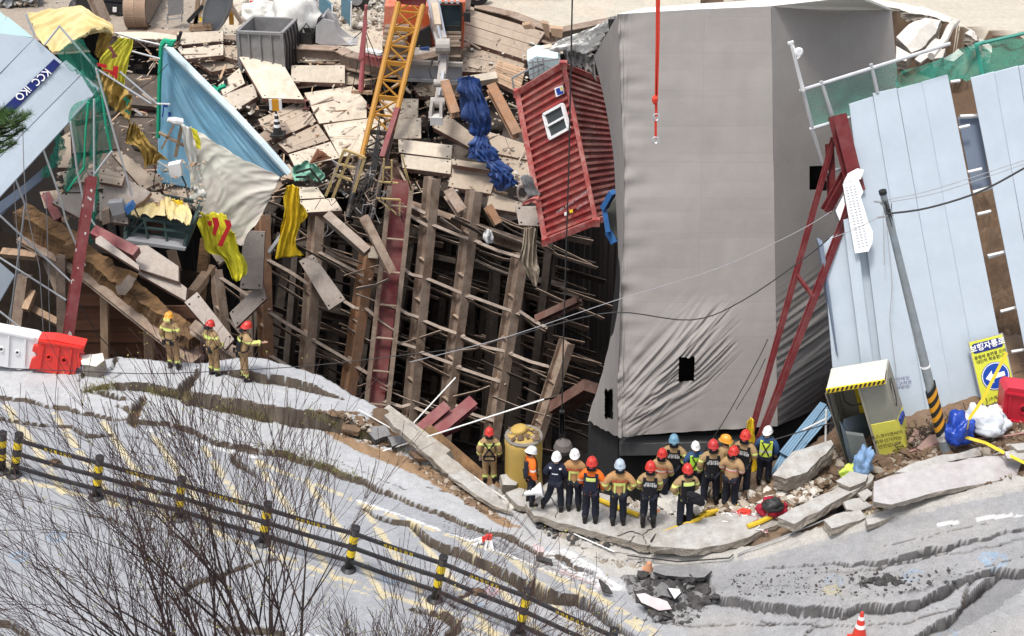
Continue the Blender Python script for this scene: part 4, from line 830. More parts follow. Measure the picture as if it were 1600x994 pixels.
for a, b, nm, w in (('tl', 'tr', 'frame_rail', .16), ('tr', 'br', 'frame_rail', .13), ('bl', 'br', 'frame_rail', .18), ('tl', 'bl', 'frame_rail', .16), ('tr', 'tr2', 'frame_rail', .14), ('br', 'br2', 'frame_rail', .16)):
    mb = MB(); mb.bar(c[a], c[b], w, w, (0, -1, .3)); mb.build(nm, CRED2, con)
for k in ('tl', 'tr', 'bl', 'br'): mb = MB(); mb.box(c[k]+Vector((0, -.03, 0)), .22, .22, .22); mb.build('corner_casting', CRED2, con)
back = Vector((1.9, 1.6, .2)); bt = (c['bl'], c['br'], c['br2'], c['bl']+c['br2']-c['br'])
mb = MB(); mb.prism(bt, (0, 0, .05)); mb.build('end_wall', mat('container_underside', (.03, .02, .02), .9, .3), con)
for k in range(5):
    a = bt[0].lerp(bt[3], (k+.5)/5); b = bt[1].lerp(bt[2], (k+.5)/5); mb = MB(); mb.bar(a-Vector((0, 0, .03)), b-Vector((0, 0, .03)), .08, .1, (0, 0, 1)); mb.build('cross_member', CDUL, con)
fn = (c['tr']-c['tl']).cross(c['bl']-c['tl']).normalized(); fn = fn if fn.dot(CAM-c['tl']) > 0 else -fn
def onc(px, py, o=.04): return PN(px, py, c['tl']+fn*o, fn)
WPL = mat('white_plastic', (.78, .78, .78), .4, .03, 5, 0); GLS = mat('dark_window_glass', (.05, .06, .065), .12, .1, 2, 0, spec=.5)
win = [onc(850, 179), onc(879, 163), onc(889, 201), onc(860, 217)]
wf = MB()
for i in range(4): wf.bar(win[i], win[(i+1) % 4], .08, .1, fn)
m0, m1 = win[0].lerp(win[3], .5), win[1].lerp(win[2], .5); wf.bar(m0, m1, .06, .1, fn); wfo = wf.build('window', WPL, con)
for q in ((win[0], win[1], m1, m0), (m0, m1, win[2], win[3])): mb = MB(); mb.prism([p-fn*.02 for p in q], -fn*.03); mb.build('pane', GLS, wfo)
NAVY = mat('navy_print', (.02, .05, .30), .5, .05, 5, 0); YELP = mat('yellow_print', (.75, .55, .03), .5, .05, 5, 0); WPR = mat('white_print', (.8, .8, .8), .6, .04, 5, 0); BPR = mat('black_print', (.02, .02, .02), .6, .04, 5, 0)
st = [onc(866, 138, .05), onc(879, 133, .05), onc(881, 146, .05), onc(869, 152, .05)]; mb = MB(); mb.prism(st, -fn*.02); so_ = mb.build('sticker', WPR, con)
mb = MB(); mb.prism([onc(868, 139.5, .06), onc(874, 137, .06), onc(876, 143, .06), onc(880, 142, .06), onc(880, 146, .06), onc(871, 149, .06)], -fn*.005); mb.build('blue_mark', NAVY, so_)
mb = MB(); mb.prism([onc(875, 136.5, .061), onc(877.5, 136, .061), onc(879.5, 141, .061), onc(877.5, 142, .061)], -fn*.005); mb.build('yellow_mark', YELP, so_)
xd = onc(915, 300)-onc(872, 330); yd = onc(872, 320)-onc(875, 335)
text('KOREA MARINE TRANSPORT', onc(894, 316, .05), xd, yd, .12, mat('faded_white_print', (.5, .4, .4), .7), con); text('KMTU 850', onc(909, 321, .05), xd, yd, .11, mat('faded_white_print', (.5, .4, .4), .7), con)
for p, m in (((884, 334), WPR), ((892, 330), YELP)): mb = MB(); mb.prism([onc(p[0]-2.5, p[1]-2, .05), onc(p[0]+2.5, p[1]-3, .05), onc(p[0]+3, p[1]+2, .05), onc(p[0]-2, p[1]+3, .05)], -fn*.01); mb.build('label_plate', m, con)
# blue steel door frame between container and building
mb = MB(); BLUEP = mat('blue_painted_steel', (.04, .14, .36), .5, .1, 4, .1)
o = thing('door_frame', 'blue steel frame with a dull panel wedged between container and building', 'frame', PY(950, 380, 41.5))
for p, q, w in (((944, 325), (958, 300), .22), ((944, 325), (950, 362), .14), ((950, 362), (960, 380), .14)): mb = MB(); mb.bar(PY(*p, 41.4), PY(*q, 41.2), w, .15); mb.build('rail', BLUEP, o)
mb = MB(); mb.prism([PY(946, 330, 41.6), PY(962, 310, 41.6), PY(966, 372, 41.4), PY(957, 372, 41.4)], (0, .08, 0)); mb.build('panel', mat('dull_olive_panel', (.13, .13, .11), .8), o)
# ================================================================ WHITE FENCE (right)
FW_ = mat('pale_blue_white_panel', (0.43, 0.49, 0.545), .45, .025, .8, .03, dirt=(.33, .38, .43), dirt_amt=.5, dirt_scale=.7)
FWD = mat('blue_grey_panel', (.17, .21, .28), .6, .08, 1, .1)
def fY(py): return 33.2+3.6*(660-py)/540.0
fen = thing('site_fence', 'tall leaning fence of long white-blue panels at the right', 'fence', (10.5, 33.5, -.5))
FP = [([(1327, 164), (1364, 152), (1452, 665), (1392, 690)], 0), ([(1364, 147), (1401, 139), (1493, 655), (1452, 668)], -.02), ([(1402, 140), (1441, 130), (1536, 640), (1493, 655)], -.01), ([(1441, 129), (1481, 118), (1580, 622), (1536, 640)], -.02), ([(1517, 123), (1554, 113), (1632, 560), (1612, 600)], -.01), ([(1554, 114), (1591, 104), (1660, 540), (1634, 560)], -.02), ([(1592, 105), (1640, 92), (1700, 540), (1662, 560)], 0),
      ([(1286, 382), (1352, 332), (1405, 690), (1310, 690)], .06)]
for i, (q, d_) in enumerate(FP):
    t = [PY(a, b, fY(b)+d_*2) for a, b in q]; mb = MB(); mb.prism(t, (0, .06, 0)); mb.build('panel', FW_, fen)
t = [PY(1318, 345, fY(345)-.12), PY(1336, 340, fY(345)-.2), PY(1352, 470, fY(470)-.2), PY(1368, 600, fY(600)-.1), PY(1350, 600, fY(600)-.12)]; 
mb = MB(); mb.prism(t, (0, .05, 0)); mb.build('bent_panel', FW_, fen)
mb = MB(); mb.prism([PY(1279, 380, fY(380)+.1), PY(1287, 384, fY(384)), PY(1310, 560, fY(560)), PY(1302, 540, fY(540)+.2)], (0, .3, 0)); mb.build('edge_trim', FWD, fen)
for i, (q) in enumerate(([(1497, 185), (1529, 180), (1548, 292), (1520, 300)],)):
    mb = MB(); mb.prism([PY(a, b, fY(b)+.5) for a, b in q], (0, .05, 0)); mb.build('inner_panel', FWD, fen)
for p, q in (((1485, 128), (1500, 126)), ((1498, 200), (1515, 196)), ((1512, 269), (1534, 264)), ((1527, 335), (1548, 330)), ((1543, 400), (1570, 394)), ((1563, 487), (1590, 480)), ((1580, 550), (1610, 545))):
    mb = MB(); mb.tube([PY(*p, fY(p[1])+.2), PY(*q, fY(q[1])+.2)], .04, 6); mb.build('rail_end', PIPEW, fen)
for p, q in (((1500, 182), (1530, 181)), ((1520, 301), (1550, 293)), ((1544, 402), (1575, 392))):
    mb = MB(); mb.tube([PY(*p, fY(p[1])+.4), PY(*q, fY(q[1])+.4)], .05, 6); mb.build('rail', PIPEW, fen)
# stencil marks low on the fence
for k in range(3): text(('안전제일', '보호구착용', '추락주의')[k], PY(1407-0*k, 593+7*k, fY(600)-.05), (1, 0, .22), (-.2, 0, 1), .12, mat('stencil_purple', (.10, .08, .25), .6), fen)
# torn white slotted sheet hooked on the fence
sl_o = thing('slotted_sheet', 'torn white perforated sheet hanging at the fence\'s left edge', 'sheet', PY(1340, 395, 34.6))
q = [(1317, 288), (1342, 282), (1349, 300), (1345, 308), (1352, 330), (1356, 345), (1364, 362), (1363, 380), (1357, 393), (1336, 396)]
mb = MB(); mb.prism([PY(a, b, fY(b)-.35) for a, b in q], (0, .03, 0)); mb.build('sheet', WPL, sl_o)
q = [(1318, 286), (1325, 272), (1340, 264), (1350, 266), (1345, 280)]; mb = MB(); mb.prism([PY(a, b, fY(b)-.3) for a, b in q], (0, .03, 0)); mb.build('torn_flap', WPL, sl_o)
q = [(1312, 345), (1306, 330), (1318, 306), (1320, 320)]; mb = MB(); mb.prism([PY(a, b, fY(b)-.25) for a, b in q], (0, .03, 0)); mb.build('torn_flap', WPL, sl_o)
sb = MB()
for k in range(22):
    for j in range(3): a = 1321+k*.95+j*6; b = 293+k*4.4-j*1.3; sb.prism([PY(a, b, fY(b)-.37), PY(a+3.6, b-.8, fY(b)-.37), PY(a+3.8, b+.1, fY(b)-.37), PY(a+.2, b+.9, fY(b)-.37)], (0, .01, 0))
sb.build('slot', mat('slot_grey', (.5, .52, .56), .6), sl_o)
# ---- red steel towers behind the fence
tw = thing('raking_support', 'dark red leaning steel column with two long raking struts at the fence\'s left end', 'steel support', PY(1190, 690, 33.5))
for p, q, Y0, Y1, w, h in (((1308, 180), (1338, 300), 36.4, 35.6, .34, .32), ((1303, 215), (1170, 690), 36.8, 32.8, .11, .11), ((1345, 275), (1182, 700), 36.0, 32.6, .15, .13), ((1296, 225), (1300, 320), 36.9, 36.2, .16, .16), ((1322, 272), (1290, 330), 36.2, 36, .2, .2)):
    mb = MB(); mb.hbar(PY(*p, Y0), PY(*q, Y1), w, h, (.3, -1, 0), .03); mb.build('column' if w > .3 else 'strut', REDPIPE, tw)
for t in (.45,):
    a = PY(1303, 215, 36.8).lerp(PY(1170, 690, 32.8), t); b = PY(1345, 275, 36).lerp(PY(1182, 700, 32.6), t); mb = MB(); mb.bar(a, b, .08, .08); mb.build('tie', REDPIPE, tw)
# ---- scaffold rail with green net
NET = net_mat('green_safety_net', (.03, .33, .24), cover=.38)
sc = thing('scaffold_rail', 'tilted tube railing with green net above the red column', 'scaffold', PY(1265, 200, 36.8))
for p, q in (((1249, 142), (1485, 68)), ((1265, 202), (1330, 183)), ((1255, 142), (1270, 203)), ((1283, 127), (1300, 180)), ((1361, 100), (1371, 145)), ((1268, 200), (1288, 260)), ((1288, 260), (1310, 345)), ((1286, 271), (1348, 254)), ((1310, 340), (1330, 333))):
    mb = MB(); mb.tube([PY(*p, 36.6), PY(*q, 36.6)], .045, 8); mb.build('tube', GALV, sc)
cloth('net', [[PY(1256, 141, 36.65), PY(1330, 118, 36.7), PY(1401, 97, 36.7)], [PY(1262, 172, 36.65), PY(1340, 150, 36.9), PY(1405, 132, 36.7)], [PY(1268, 202, 36.65), PY(1345, 176, 36.7), PY(1410, 160, 36.7)]], NET, sc, 24, 16, .08, seed=4)
sc2 = thing('net_screen', 'green net stretched over raw earth behind the white panels', 'net', PY(1480, 140, 40))
cloth('net', [[PY(1401, 113, 38.5), PY(1460, 96, 40), PY(1525, 70, 41), PY(1612, 50, 42)], [PY(1402, 125, 38.5), PY(1462, 118, 39.6), PY(1530, 100, 40.5), PY(1612, 80, 41)], [PY(1402, 142, 38.2), PY(1470, 138, 39), PY(1540, 120, 39.5), PY(1612, 108, 39.8)]], NET, sc2, 40, 20, .25, seed=9)
for p, q in (((1523, 70), (1614, 49)), ((1525, 68), (1535, 118))): mb = MB(); mb.tube([PY(*p, 41), PY(*q, 41)], .05, 6); mb.build('tube', mat('green_painted_tube', (.05, .25, .2), .5), sc2)
cm = thing('speed_camera', 'small white dish lamp on a slanting tube above the scaffold rail', 'lamp', PY(1248, 140, 36.5))
mb = MB(); mb.tube([PY(1255, 142, 36.5), PY(1236, 68, 36.5)], [.05, .035], 8); mb.build('tube', PIPEW, cm)
mb = MB(); mb.lathe(PY(1246, 80, 36.4), [(.03, 0), (.10, .03), (.11, .08), (.08, .10)], 14, (.3, -1, .1)); mb.build('dish', WPL, cm)
mb = MB(); mb.bar(PY(1231, 68, 36.5), PY(1240, 65, 36.5), .06, .05); mb.tube([PY(1239, 70, 36.4), PY(1247, 92, 36.3), PY(1250, 88, 36.3)], .02, 5); mb.build('bracket', PIPEW, cm)
# ---- broken concrete in the cavity, top right
CONCM = mat('broken_concrete_top', (0.60, 0.57, 0.52), .9, .1, 3, .35, dirt=(.42, .38, .32), dirt_amt=.4); CONCS = mat('broken_concrete_side', (0.36, 0.32, 0.27), .95, .25, 6, 1.0, dirt=(.18, .14, .10), dirt_amt=.6, bdist=.05)
for i, (q, lab) in enumerate((([(1400, 58), (1420, 38), (1446, 28), (1470, 32), (1462, 52), (1440, 76), (1424, 82)], 'large pale concrete slab tipped into the cavity at upper right'), ([(1430, 92), (1462, 60), (1470, 62), (1452, 88), (1438, 98)], 'narrow concrete splinter beside the large tipped slab'), ([(1474, 92), (1498, 76), (1506, 84), (1490, 96)], 'small concrete lump right of the green net pole top'), ([(1400, 72), (1422, 84), (1416, 96), (1400, 92)], 'concrete lump under the large tipped slab'), ([(1455, 80), (1478, 76), (1474, 90), (1456, 92)], 'middle concrete lump in the cavity'))):
    n = (.1, -.45, .9); p0 = PZ(sum(a for a, b in q)/len(q), sum(b for a, b in q)/len(q), -1.2); o = rough_block('concrete_slab', [PN(a, b, p0, Vector(n)) for a, b in q], (0.1, .1, -.4), [CONCM, CONCS], seed=60+i, cell=.25); tag(o, lab, 'concrete slab', 'concrete chunks in the upper right cavity')
mb = MB(); mb.tube([PZ(1455, 88, -.6), PZ(1476, 62, -.4), PZ(1484, 44, -.2), PZ(1494, 34, -.4)], .14, 8); tag(mb.build('bent_pipe', CONCM), 'pale bent pipe curving out of the upper right cavity', 'pipe')
# ================================================================ LEFT SIDE: fallen fence panels, sheets, tubes, nets
def LY(px, py): return 41.5+(120-py)*.012+px*.01
def quad(name, pts, Yf, m, parent, th=.05, lift=0.0):
    t = [PY(a, b, (Yf(a, b) if callable(Yf) else Yf)-lift) for a, b in pts]; mb = MB(); mb.prism(t, (0, th*.6, -th*.8)); return mb.build(name, m, parent)
AQ = mat('aqua_tinted_panel', (.50, .68, .68), .5, .03, 1, .03)
lf = thing('fallen_fence', 'fallen white fence panels with a dark blue banner, sloping in from the left edge', 'fence', PY(60, 300, 42))
for pts, m in (([(-60, -30), (0, 18), (10, 27), (-60, 105)], AQ), ([(12, 26), (53, 59), (-2, 52), (-12, 48)], AQ), ([(-60, 52), (0, 51), (53, 60), (-4, 118), (-60, 178)], FW_), ([(54, 60), (97, 97), (-60, 252), (-60, 180), (-2, 119)], FW_), ([(98, 98), (103, 94), (128, 115), (-60, 305), (-60, 254)], FW_), ([(129, 116), (156, 138), (-60, 372), (-60, 307)], FW_)):
    quad('panel', pts, LY, m, lf)
quad('back_panel', [(68, 262), (-60, 372), (-60, 400), (20, 318), (66, 272)], lambda a, b: 42.4, FWD, lf); quad('back_panel', [(62, 270), (66, 280), (30, 310), (-20, 350), (-20, 330)], lambda a, b: 42.1, FWD, lf)
bn = quad('banner', [(84.5, 92), (94, 100), (-10, 205), (-20, 192)], LY, mat('banner_navy', (.012, .02, .13), .5, .05), lf, .01, .08)
xd = PY(0, 172, LY(0, 172))-PY(90, 92, LY(90, 92)); yd = (PY(94, 100, LY(94, 100))-PY(84.5, 92, LY(84.5, 92)))
text('KCC  iKO', PY(51, 132, LY(51, 132)-.13), xd, yd, .30, WPR, bn, 'lettering', thick=.01)
quad('red_mark', [(70, 118), (64, 127), (67, 125)], LY, REDPIPE, lf, .01, .12)
quad('blue_panel', [(-40, 395), (0, 410), (23, 430), (0, 470), (-40, 490)], lambda a, b: 40.0, FW_, lf)
def tubeobj(pts, label, Yv, r=.029, m=None, name='scaffold_tube', cat='tube', group='loose scaffold tubes at left', bend=False):
    mb = MB(); mb.tube([PY(a, b, Yv if not isinstance(Yv, (list, tuple)) else Yv[i]) for i, (a, b) in enumerate(pts)], r, 7); return tag(mb.build(name, m or GALV), label, cat, group)
tubeobj([(92, 40), (150, 107), (236, 162)], 'long bent tube running from the yellow tarpaulin past the yellow-red banner', 42.4)
tubeobj([(40, 22), (54, 56)], 'short tube sticking up at the upper left of the yellow tarpaulin', 42.5)
tubeobj([(92, 42), (70, 70)], 'short green-tied tube below the big yellow tarpaulin', 42.4)
tubeobj([(150, 107), (180, 215), (206, 306)], 'long thin tube ending at the corner of the green cage', 41.2)
tubeobj([(147, 155), (147, 260), (147, 330)], 'upright tube in front of the green net beside the maroon column', 41.0)
tubeobj([(110, 190), (121, 269), (134, 330), (148, 352)], 'slanting tube left of the upright one, ending at the maroon column', 40.9)
tubeobj([(68, 235), (95, 311), (103, 345), (133, 415)], 'slanting tube with coupler crossing to the foot of the maroon column', 40.8)
tubeobj([(25, 282), (33, 303), (39, 320), (33, 370), (26, 421), (14, 517)], 'bent tube hanging down to the white barrier', 40.6)
tubeobj([(-20, 324), (0, 337), (119, 448)], 'upper of the long straight tubes crossing the left void', 40.3)
tubeobj([(-20, 390), (0, 403), (103, 469)], 'middle of the long straight tubes crossing the left void', 40.2)
tubeobj([(-20, 472), (0, 487), (48, 525)], 'lowest of the long straight tubes crossing the left void', 39.6)
tubeobj([(175, 236), (148, 272)], 'short tube between the green net and the box panel', 41.0)
tubeobj([(187, 112), (245, 162), (266, 163)], 'tube frame end pointing at the dark gap left of the blue sheet', 43)
tubeobj([(175, 50), (215, 62), (250, 70)], 'top rail tube above the yellow-green banner', 45)
tubeobj([(205, 80), (250, 92)], 'middle rail tube right of the yellow-green banner', 45)
tubeobj([(210, 172), (222, 180)], 'white stub of tube under the brown-yellow sheet', 43)
tubeobj([(152, 190), (148, 230)], 'short upright tube behind the green net', 42)
tubeobj([(246, 252), (262, 262)], 'pale stub of tube left of the electrical box', 43)
mc = thing('maroon_column', 'chipped maroon H column with white scars standing behind the red barrier', 'steel column', PY(103, 535, 37.5))
mb = MB(); mb.hbar(PY(143, 277, 40.4), PY(104, 540, 37.4), .25, .26, (.35, -1, 0), .03); mb.build('column', MAROON if False else REDPIPE, mc)
SCAR = mat('chipped_primer', (.62, .60, .56), .8, .1, 8, .1)
r = random.Random(3)
for k in range(16):
    t = (.02, .06, .1, .13, .17, .22, .3, .38, .45, .52, .6, .66, .74, .8, .90, .95)[k]; p = PY(143, 277, 40.4).lerp(PY(104, 540, 37.4), min(.97, t+r.uniform(-.03, .03)))+Vector((r.choice((-.09, -.05, .02, .08)), -.16, 0)); s = .09 if k in (10, 14) else r.uniform(.025, .05)
    a0 = r.uniform(0, 6); mb = MB(); mb.prism([p+Vector((math.cos(a0+j*1.05)*s*r.uniform(.5, 1), -.0, math.sin(a0+j*1.05)*s*r.uniform(.6, 1.5))) for j in range(6)], (0, .02, 0)); mb.build('scar', SCAR, mc)
# green nets
ng = thing('safety_net', 'large torn green safety net hanging under the fallen white panels', 'net', PY(130, 300, 41.6))
NET2 = net_mat('dark_green_net', (.02, .26, .17), cover=.42)
for rows, sd in (([[(88, 85), (125, 60), (150, 105)], [(110, 110), (140, 108), (158, 130)], [(128, 115), (145, 135), (172, 175)], [(155, 150), (160, 190), (174, 235)], [(145, 165), (152, 215), (160, 240)], [(150, 240), (150, 255), (152, 272)]], 1), ([[(138, 158), (141, 155), (145, 150)], [(112, 188), (125, 185), (142, 185)], [(122, 240), (130, 235), (139, 240)], [(112, 262), (122, 265), (134, 262)], [(104, 300), (108, 290), (115, 285)]], 2), ([[(96, 206), (92, 212), (88, 215)], [(86, 228), (90, 228), (97, 230)], [(75, 250), (85, 246), (95, 244)], [(66, 278), (70, 272), (78, 264)]], 3), ([[(150, 240), (148, 300), (145, 340)], [(146, 300), (143, 340), (140, 370)], [(138, 340), (136, 365), (132, 410)]], 4)):
    cloth('net', [[PY(a, b, 41.5+.3*j) for j, (a, b) in enumerate(row)] for row in rows], NET2, ng, 20, 30, .18, seed=sd, ffreq=4)
for pts in ([(138, 160), (134, 200), (131, 262), (105, 298)], [(174, 236), (166, 200), (158, 135)]): mb = MB(); mb.tube([PY(a, b, 41.3) for a, b in pts], .03, 5); mb.build('hem_rope', mat('green_rope', (.02, .35, .2), .8), ng)
# tarpaulins
YT = mat('dusty_yellow_tarpaulin', (0.62, 0.50, 0.23), .6, .08, 2, .5, dirt=(.50, .42, .28), dirt_amt=.6, dirt_scale=1.0, crinkle=3.5); YB = mat('brown_yellow_tarpaulin', (0.40, 0.26, 0.06), .7, .15, 3, .6, dirt=(.25, .17, .08), dirt_amt=.7, dirt_scale=1.5, crinkle=3.5)
YC = mat('bright_yellow_cloth', (0.82, 0.56, 0.03), .55, .08, 3, .5, crinkle=3.5); YG = mat('yellow_green_banner', (0.56, 0.52, 0.05), .55, .08, 3, .5, crinkle=3.5); YN = mat('neon_yellow_banner', (0.74, 0.68, 0.05), .5, .06, 3, .5, crinkle=3.5)
BT = mat('blue_tarpaulin', (0.02, 0.055, 0.20), .45, .15, 4, .8, dirt=(.15, .2, .36), dirt_amt=.5, dirt_scale=3, crinkle=3.5); LB = mat('pale_blue_sheet', (0.20, 0.42, 0.58), .5, .06, 1.5, .3, dirt=(.30, .48, .60), dirt_amt=.7, dirt_scale=.6, crinkle=2.2)
WT = mat('stained_white_sheet', (0.58, 0.58, 0.50), .6, .06, 1, .4, dirt=(.50, .36, .36), dirt_amt=.6, dirt_scale=.55, crinkle=2.2); OR = mat('red_print', (.60, .03, .04), .6, .05, 5, 0)
def sheet(name, label, rows, Y, m, cat='tarpaulin', nu=30, nv=30, fold=.12, seed=0, fdir=(1, .3), ff=3.0, jag=.03, parent=None, Yf=None, keep=None):
    g = [[PY(a, b, (Yf(a, b) if Yf else Y)) for a, b in row] for row in rows]; o = cloth(name, g, m, parent, nu, nv, fold, fdir, ff, seed, keep, jag=jag, thickness=.012)
    return tag(o, label, cat) if label else o
sheet('tarpaulin', 'big dusty yellow tarpaulin bulging at the upper left corner', [[(43, 20), (75, 10), (110, 5), (128, 7), (150, 26), (177, 42)], [(50, 36), (78, 32), (108, 26), (130, 28), (150, 40), (175, 48)], [(58, 58), (75, 55), (100, 48), (122, 46), (140, 48), (158, 46)], [(82, 84), (92, 82), (105, 74), (116, 68), (128, 60), (140, 52)]], 0, YT, nu=60, nv=50, fold=.2, seed=2, fdir=(.5, 1), ff=2.2, Yf=lambda a, b: 44.0+(60-b)*.03)
sheet('tarpaulin', 'brown-yellow tarpaulin flap hanging from the big yellow one', [[(158, 48), (168, 46), (177, 48)], [(152, 65), (160, 64), (172, 66)], [(148, 84), (153, 88), (158, 92)]], 44.6, YB, seed=3, fold=.15)
sheet('shade_patch', 'black patch painted as the shade beneath the big yellow tarpaulin', [[(120, 64), (140, 52), (165, 46)], [(130, 72), (145, 68), (158, 62)], [(145, 84), (150, 82), (152, 76)]], 45.4, BLK, 'sheet', fold=.02)  # black patch stands in for the shade under the tarpaulin
yb = sheet('banner', 'yellow-green banner with red strokes hanging right of the yellow tarpaulin', [[(188, 58), (198, 59), (207, 62)], [(168, 76), (186, 74), (206, 78)], [(155, 96), (178, 100), (200, 100)], [(168, 120), (182, 126), (194, 134)]], 44.4, YG, 'banner', fold=.06, seed=4)
for q in ([(151, 98), (167, 101), (166, 107), (152, 103)], [(177, 103), (185, 104), (183, 124), (175, 120)], [(160, 107), (176, 111), (176, 117), (168, 115)]): quad('red_stroke', q, 44.15, OR, yb, .01)
quad('torn_hole', [(168, 74), (174, 72), (178, 80), (184, 88), (174, 92), (176, 84)], 44.15, MAROON, yb, .01)
sheet('tarpaulin', 'crumpled brown-yellow sheet draped along the bent tube', [[(148, 106), (163, 112), (185, 130), (207, 152)], [(152, 125), (166, 135), (186, 155), (206, 166)], [(158, 150), (172, 165), (190, 180), (203, 190)]], 43.6, YB, nu=40, fold=.2, seed=5, ff=4)
for q in ([(194, 152), (204, 157), (203, 160), (193, 156)], [(198, 150), (201, 164), (198, 166), (196, 153)], [(196, 170), (204, 176), (203, 179), (195, 174)]): tag(quad('green_mark', q, 43.3, mat('green_print', (.02, .2, .12), .6), None, .01), ('upper bar', 'stem', 'lower bar')[[194, 198, 196].index(q[0][0])]+' of the green character on the crumpled brown-yellow sheet', 'mark')
sheet('tarpaulin', 'crumpled yellow-brown sheet with ragged legs above the long box panel', [[(203, 190), (212, 196), (222, 206)], [(196, 222), (215, 214), (236, 224)], [(216, 226), (228, 226), (262, 246)], [(222, 242), (236, 244), (250, 246)], [(227, 261), (235, 258), (246, 255)]], 43.2, YB, fold=.2, seed=6, ff=4)
bs = thing('blue_sheet', 'pale blue sheeted fence slab standing on edge like a sail', 'sheeted fence', PY(250, 290, 46))
BY = lambda a, b: 47.5-(a-250)*.008
sheet('sheet', None, [[(252, 71), (254, 71), (257, 72), (262, 75)], [(250, 120), (275, 118), (295, 112), (312, 125)], [(248, 175), (300, 178), (340, 172), (365, 178)], [(247, 225), (320, 228), (375, 224), (410, 226)], [(246, 285), (340, 300), (420, 285), (450, 270)]], 0, LB, nu=70, nv=50, fold=.045, seed=7, fdir=(1, -.2), ff=7, parent=bs, Yf=BY)
mb = MB(); mb.tube([PY(254, 70, 47.2), PY(262, 74, 47.2), PY(312, 124, 46.8), PY(365, 176, 46.4), PY(410, 224, 46), PY(451, 271, 45.8)], .12, 8); mb.build('rolled_edge', mat('pale_hem', (.6, .72, .76), .6), bs)
mb = MB(); mb.tube([PY(252, 70, 47.1), PY(249, 130, 47.1), PY(247, 215, 47.1)], .07, 6); mb.build('green_edge', mat('green_rope', (.02, .35, .2), .8), bs)
for q in ([(256, 162), (262, 165), (262, 168), (257, 167)], [(255, 163), (257, 163), (255, 183), (253, 183)], [(263, 175), (268, 176), (266, 182), (263, 182)], [(271, 184), (276, 184), (278, 190), (272, 190)]): quad('blue_letter', q, 46.9, NAVY, bs, .01)
GR = mat('green_rope', (.02, .35, .2), .8)
for pts, lab in (([(253, 70), (258, 64), (266, 66), (272, 63), (268, 70), (262, 68)], 'green rope knot at the top of the blue sheet'), ([(332, 136), (338, 140), (336, 148), (344, 137), (352, 134)], 'green rope tie on the deck above the blue sheet')):
    mb = MB(); mb.tube([PY(a, b, 46.6 if a < 300 else 52.0) for a, b in pts], .09, 6); tag(mb.build('rope', GR), lab, 'rope')
for p, q, lab in (((283, 50), (279, 62), 'black clamp post on the uppermost deck panel'), ((353, 124), (352, 136), 'black clamp post beside the green rope tie')): mb = MB(); mb.bar(PD(*q, .2), PD(*p, .5), .12, .12); tag(mb.build('clamp_post', dk), lab, 'post')
# white stained sheet with yellow edge
ws = thing('white_sheet', 'large stained white sheet hanging from the blue slab over the pit', 'sheet', PY(370, 360, 45))
WYf = lambda a, b: 45.4-(b-200)*.004
sheet('sheet', None, [[(284, 196), (300, 202), (320, 212), (345, 228), (380, 248), (438, 275)], [(290, 225), (305, 232), (325, 240), (350, 258), (385, 280), (430, 295)], [(296, 262), (315, 268), (335, 280), (355, 295), (385, 312), (418, 318)], [(298, 295), (320, 310), (340, 325), (360, 340), (385, 350), (402, 348)], [(300, 320), (318, 338), (336, 352), (356, 370), (378, 385), (384, 365)]], 0, WT, nu=80, nv=70, fold=.10, seed=8, fdir=(1, .9), ff=2.0, parent=ws, Yf=WYf)
sheet('fold', None, [[(284, 194), (298, 198)], [(289, 235), (305, 240)], [(298, 265), (312, 270)], [(312, 300), (325, 300)], [(320, 335), (338, 332)]], 45.0, mat('clean_white_sheet', (.66, .66, .62), .6, .05), nu=12, nv=30, fold=.12, seed=9, parent=ws)
sheet('yellow_edge', None, [[(297, 198), (308, 204)], [(303, 215), (313, 222)], [(307, 230), (314, 234)]], 44.8, YN, nu=8, nv=14, fold=.06, seed=10, parent=ws)
sheet('fold', None, [[(300, 290), (325, 300), (345, 325)], [(296, 310), (318, 325), (345, 345)], [(302, 330), (330, 342), (362, 372)]], 45.0, mat('clean_white_sheet', (.66, .66, .62), .6, .05), nu=20, nv=16, fold=.14, seed=19, parent=ws)
ye = sheet('banner', 'bright yellow banner with red strokes sagging over a post below the white sheet', [[(302, 338), (318, 334), (336, 334), (354, 335)], [(312, 352), (325, 350), (345, 352), (362, 358)], [(318, 375), (335, 372), (352, 368), (368, 366)], [(322, 392), (340, 392), (358, 384), (374, 392)], [(345, 400), (355, 404), (368, 406), (382, 410)], [(358, 420), (364, 424), (374, 426), (385, 428)], [(364, 434), (368, 437), (374, 436), (380, 433)]], 43.6, YN, 'banner', nu=50, nv=60, fold=.16, seed=11, ff=3)
for q in ([(331, 340), (340, 340), (343, 350), (336, 369), (332, 366), (334, 352)], [(350, 343), (360, 345), (362, 353), (353, 371), (347, 386), (340, 383), (347, 368), (354, 355)], [(323, 346), (331, 345), (331, 353), (326, 353)]): quad('red_stroke', q, 43.25, OR, ye, .01)
sheet('cloth', 'hanging golden yellow cloth with a slit, tied beside the dangling plate', [[(447, 291), (458, 290), (468, 293)], [(443, 312), (455, 313), (468, 317)], [(444, 335), (456, 345), (468, 352)], [(436, 370), (450, 375), (462, 380)], [(429, 405), (450, 402), (475, 398)]], 48.4, YC, 'cloth', fold=.1, seed=12)
sheet('cloth', 'torn yellow side flap of the hanging golden cloth', [[(460, 316), (470, 318)], [(466, 330), (481, 335)], [(462, 352), (472, 348)]], 48.5, YC, 'cloth', nu=10, nv=12, fold=.06, seed=13)
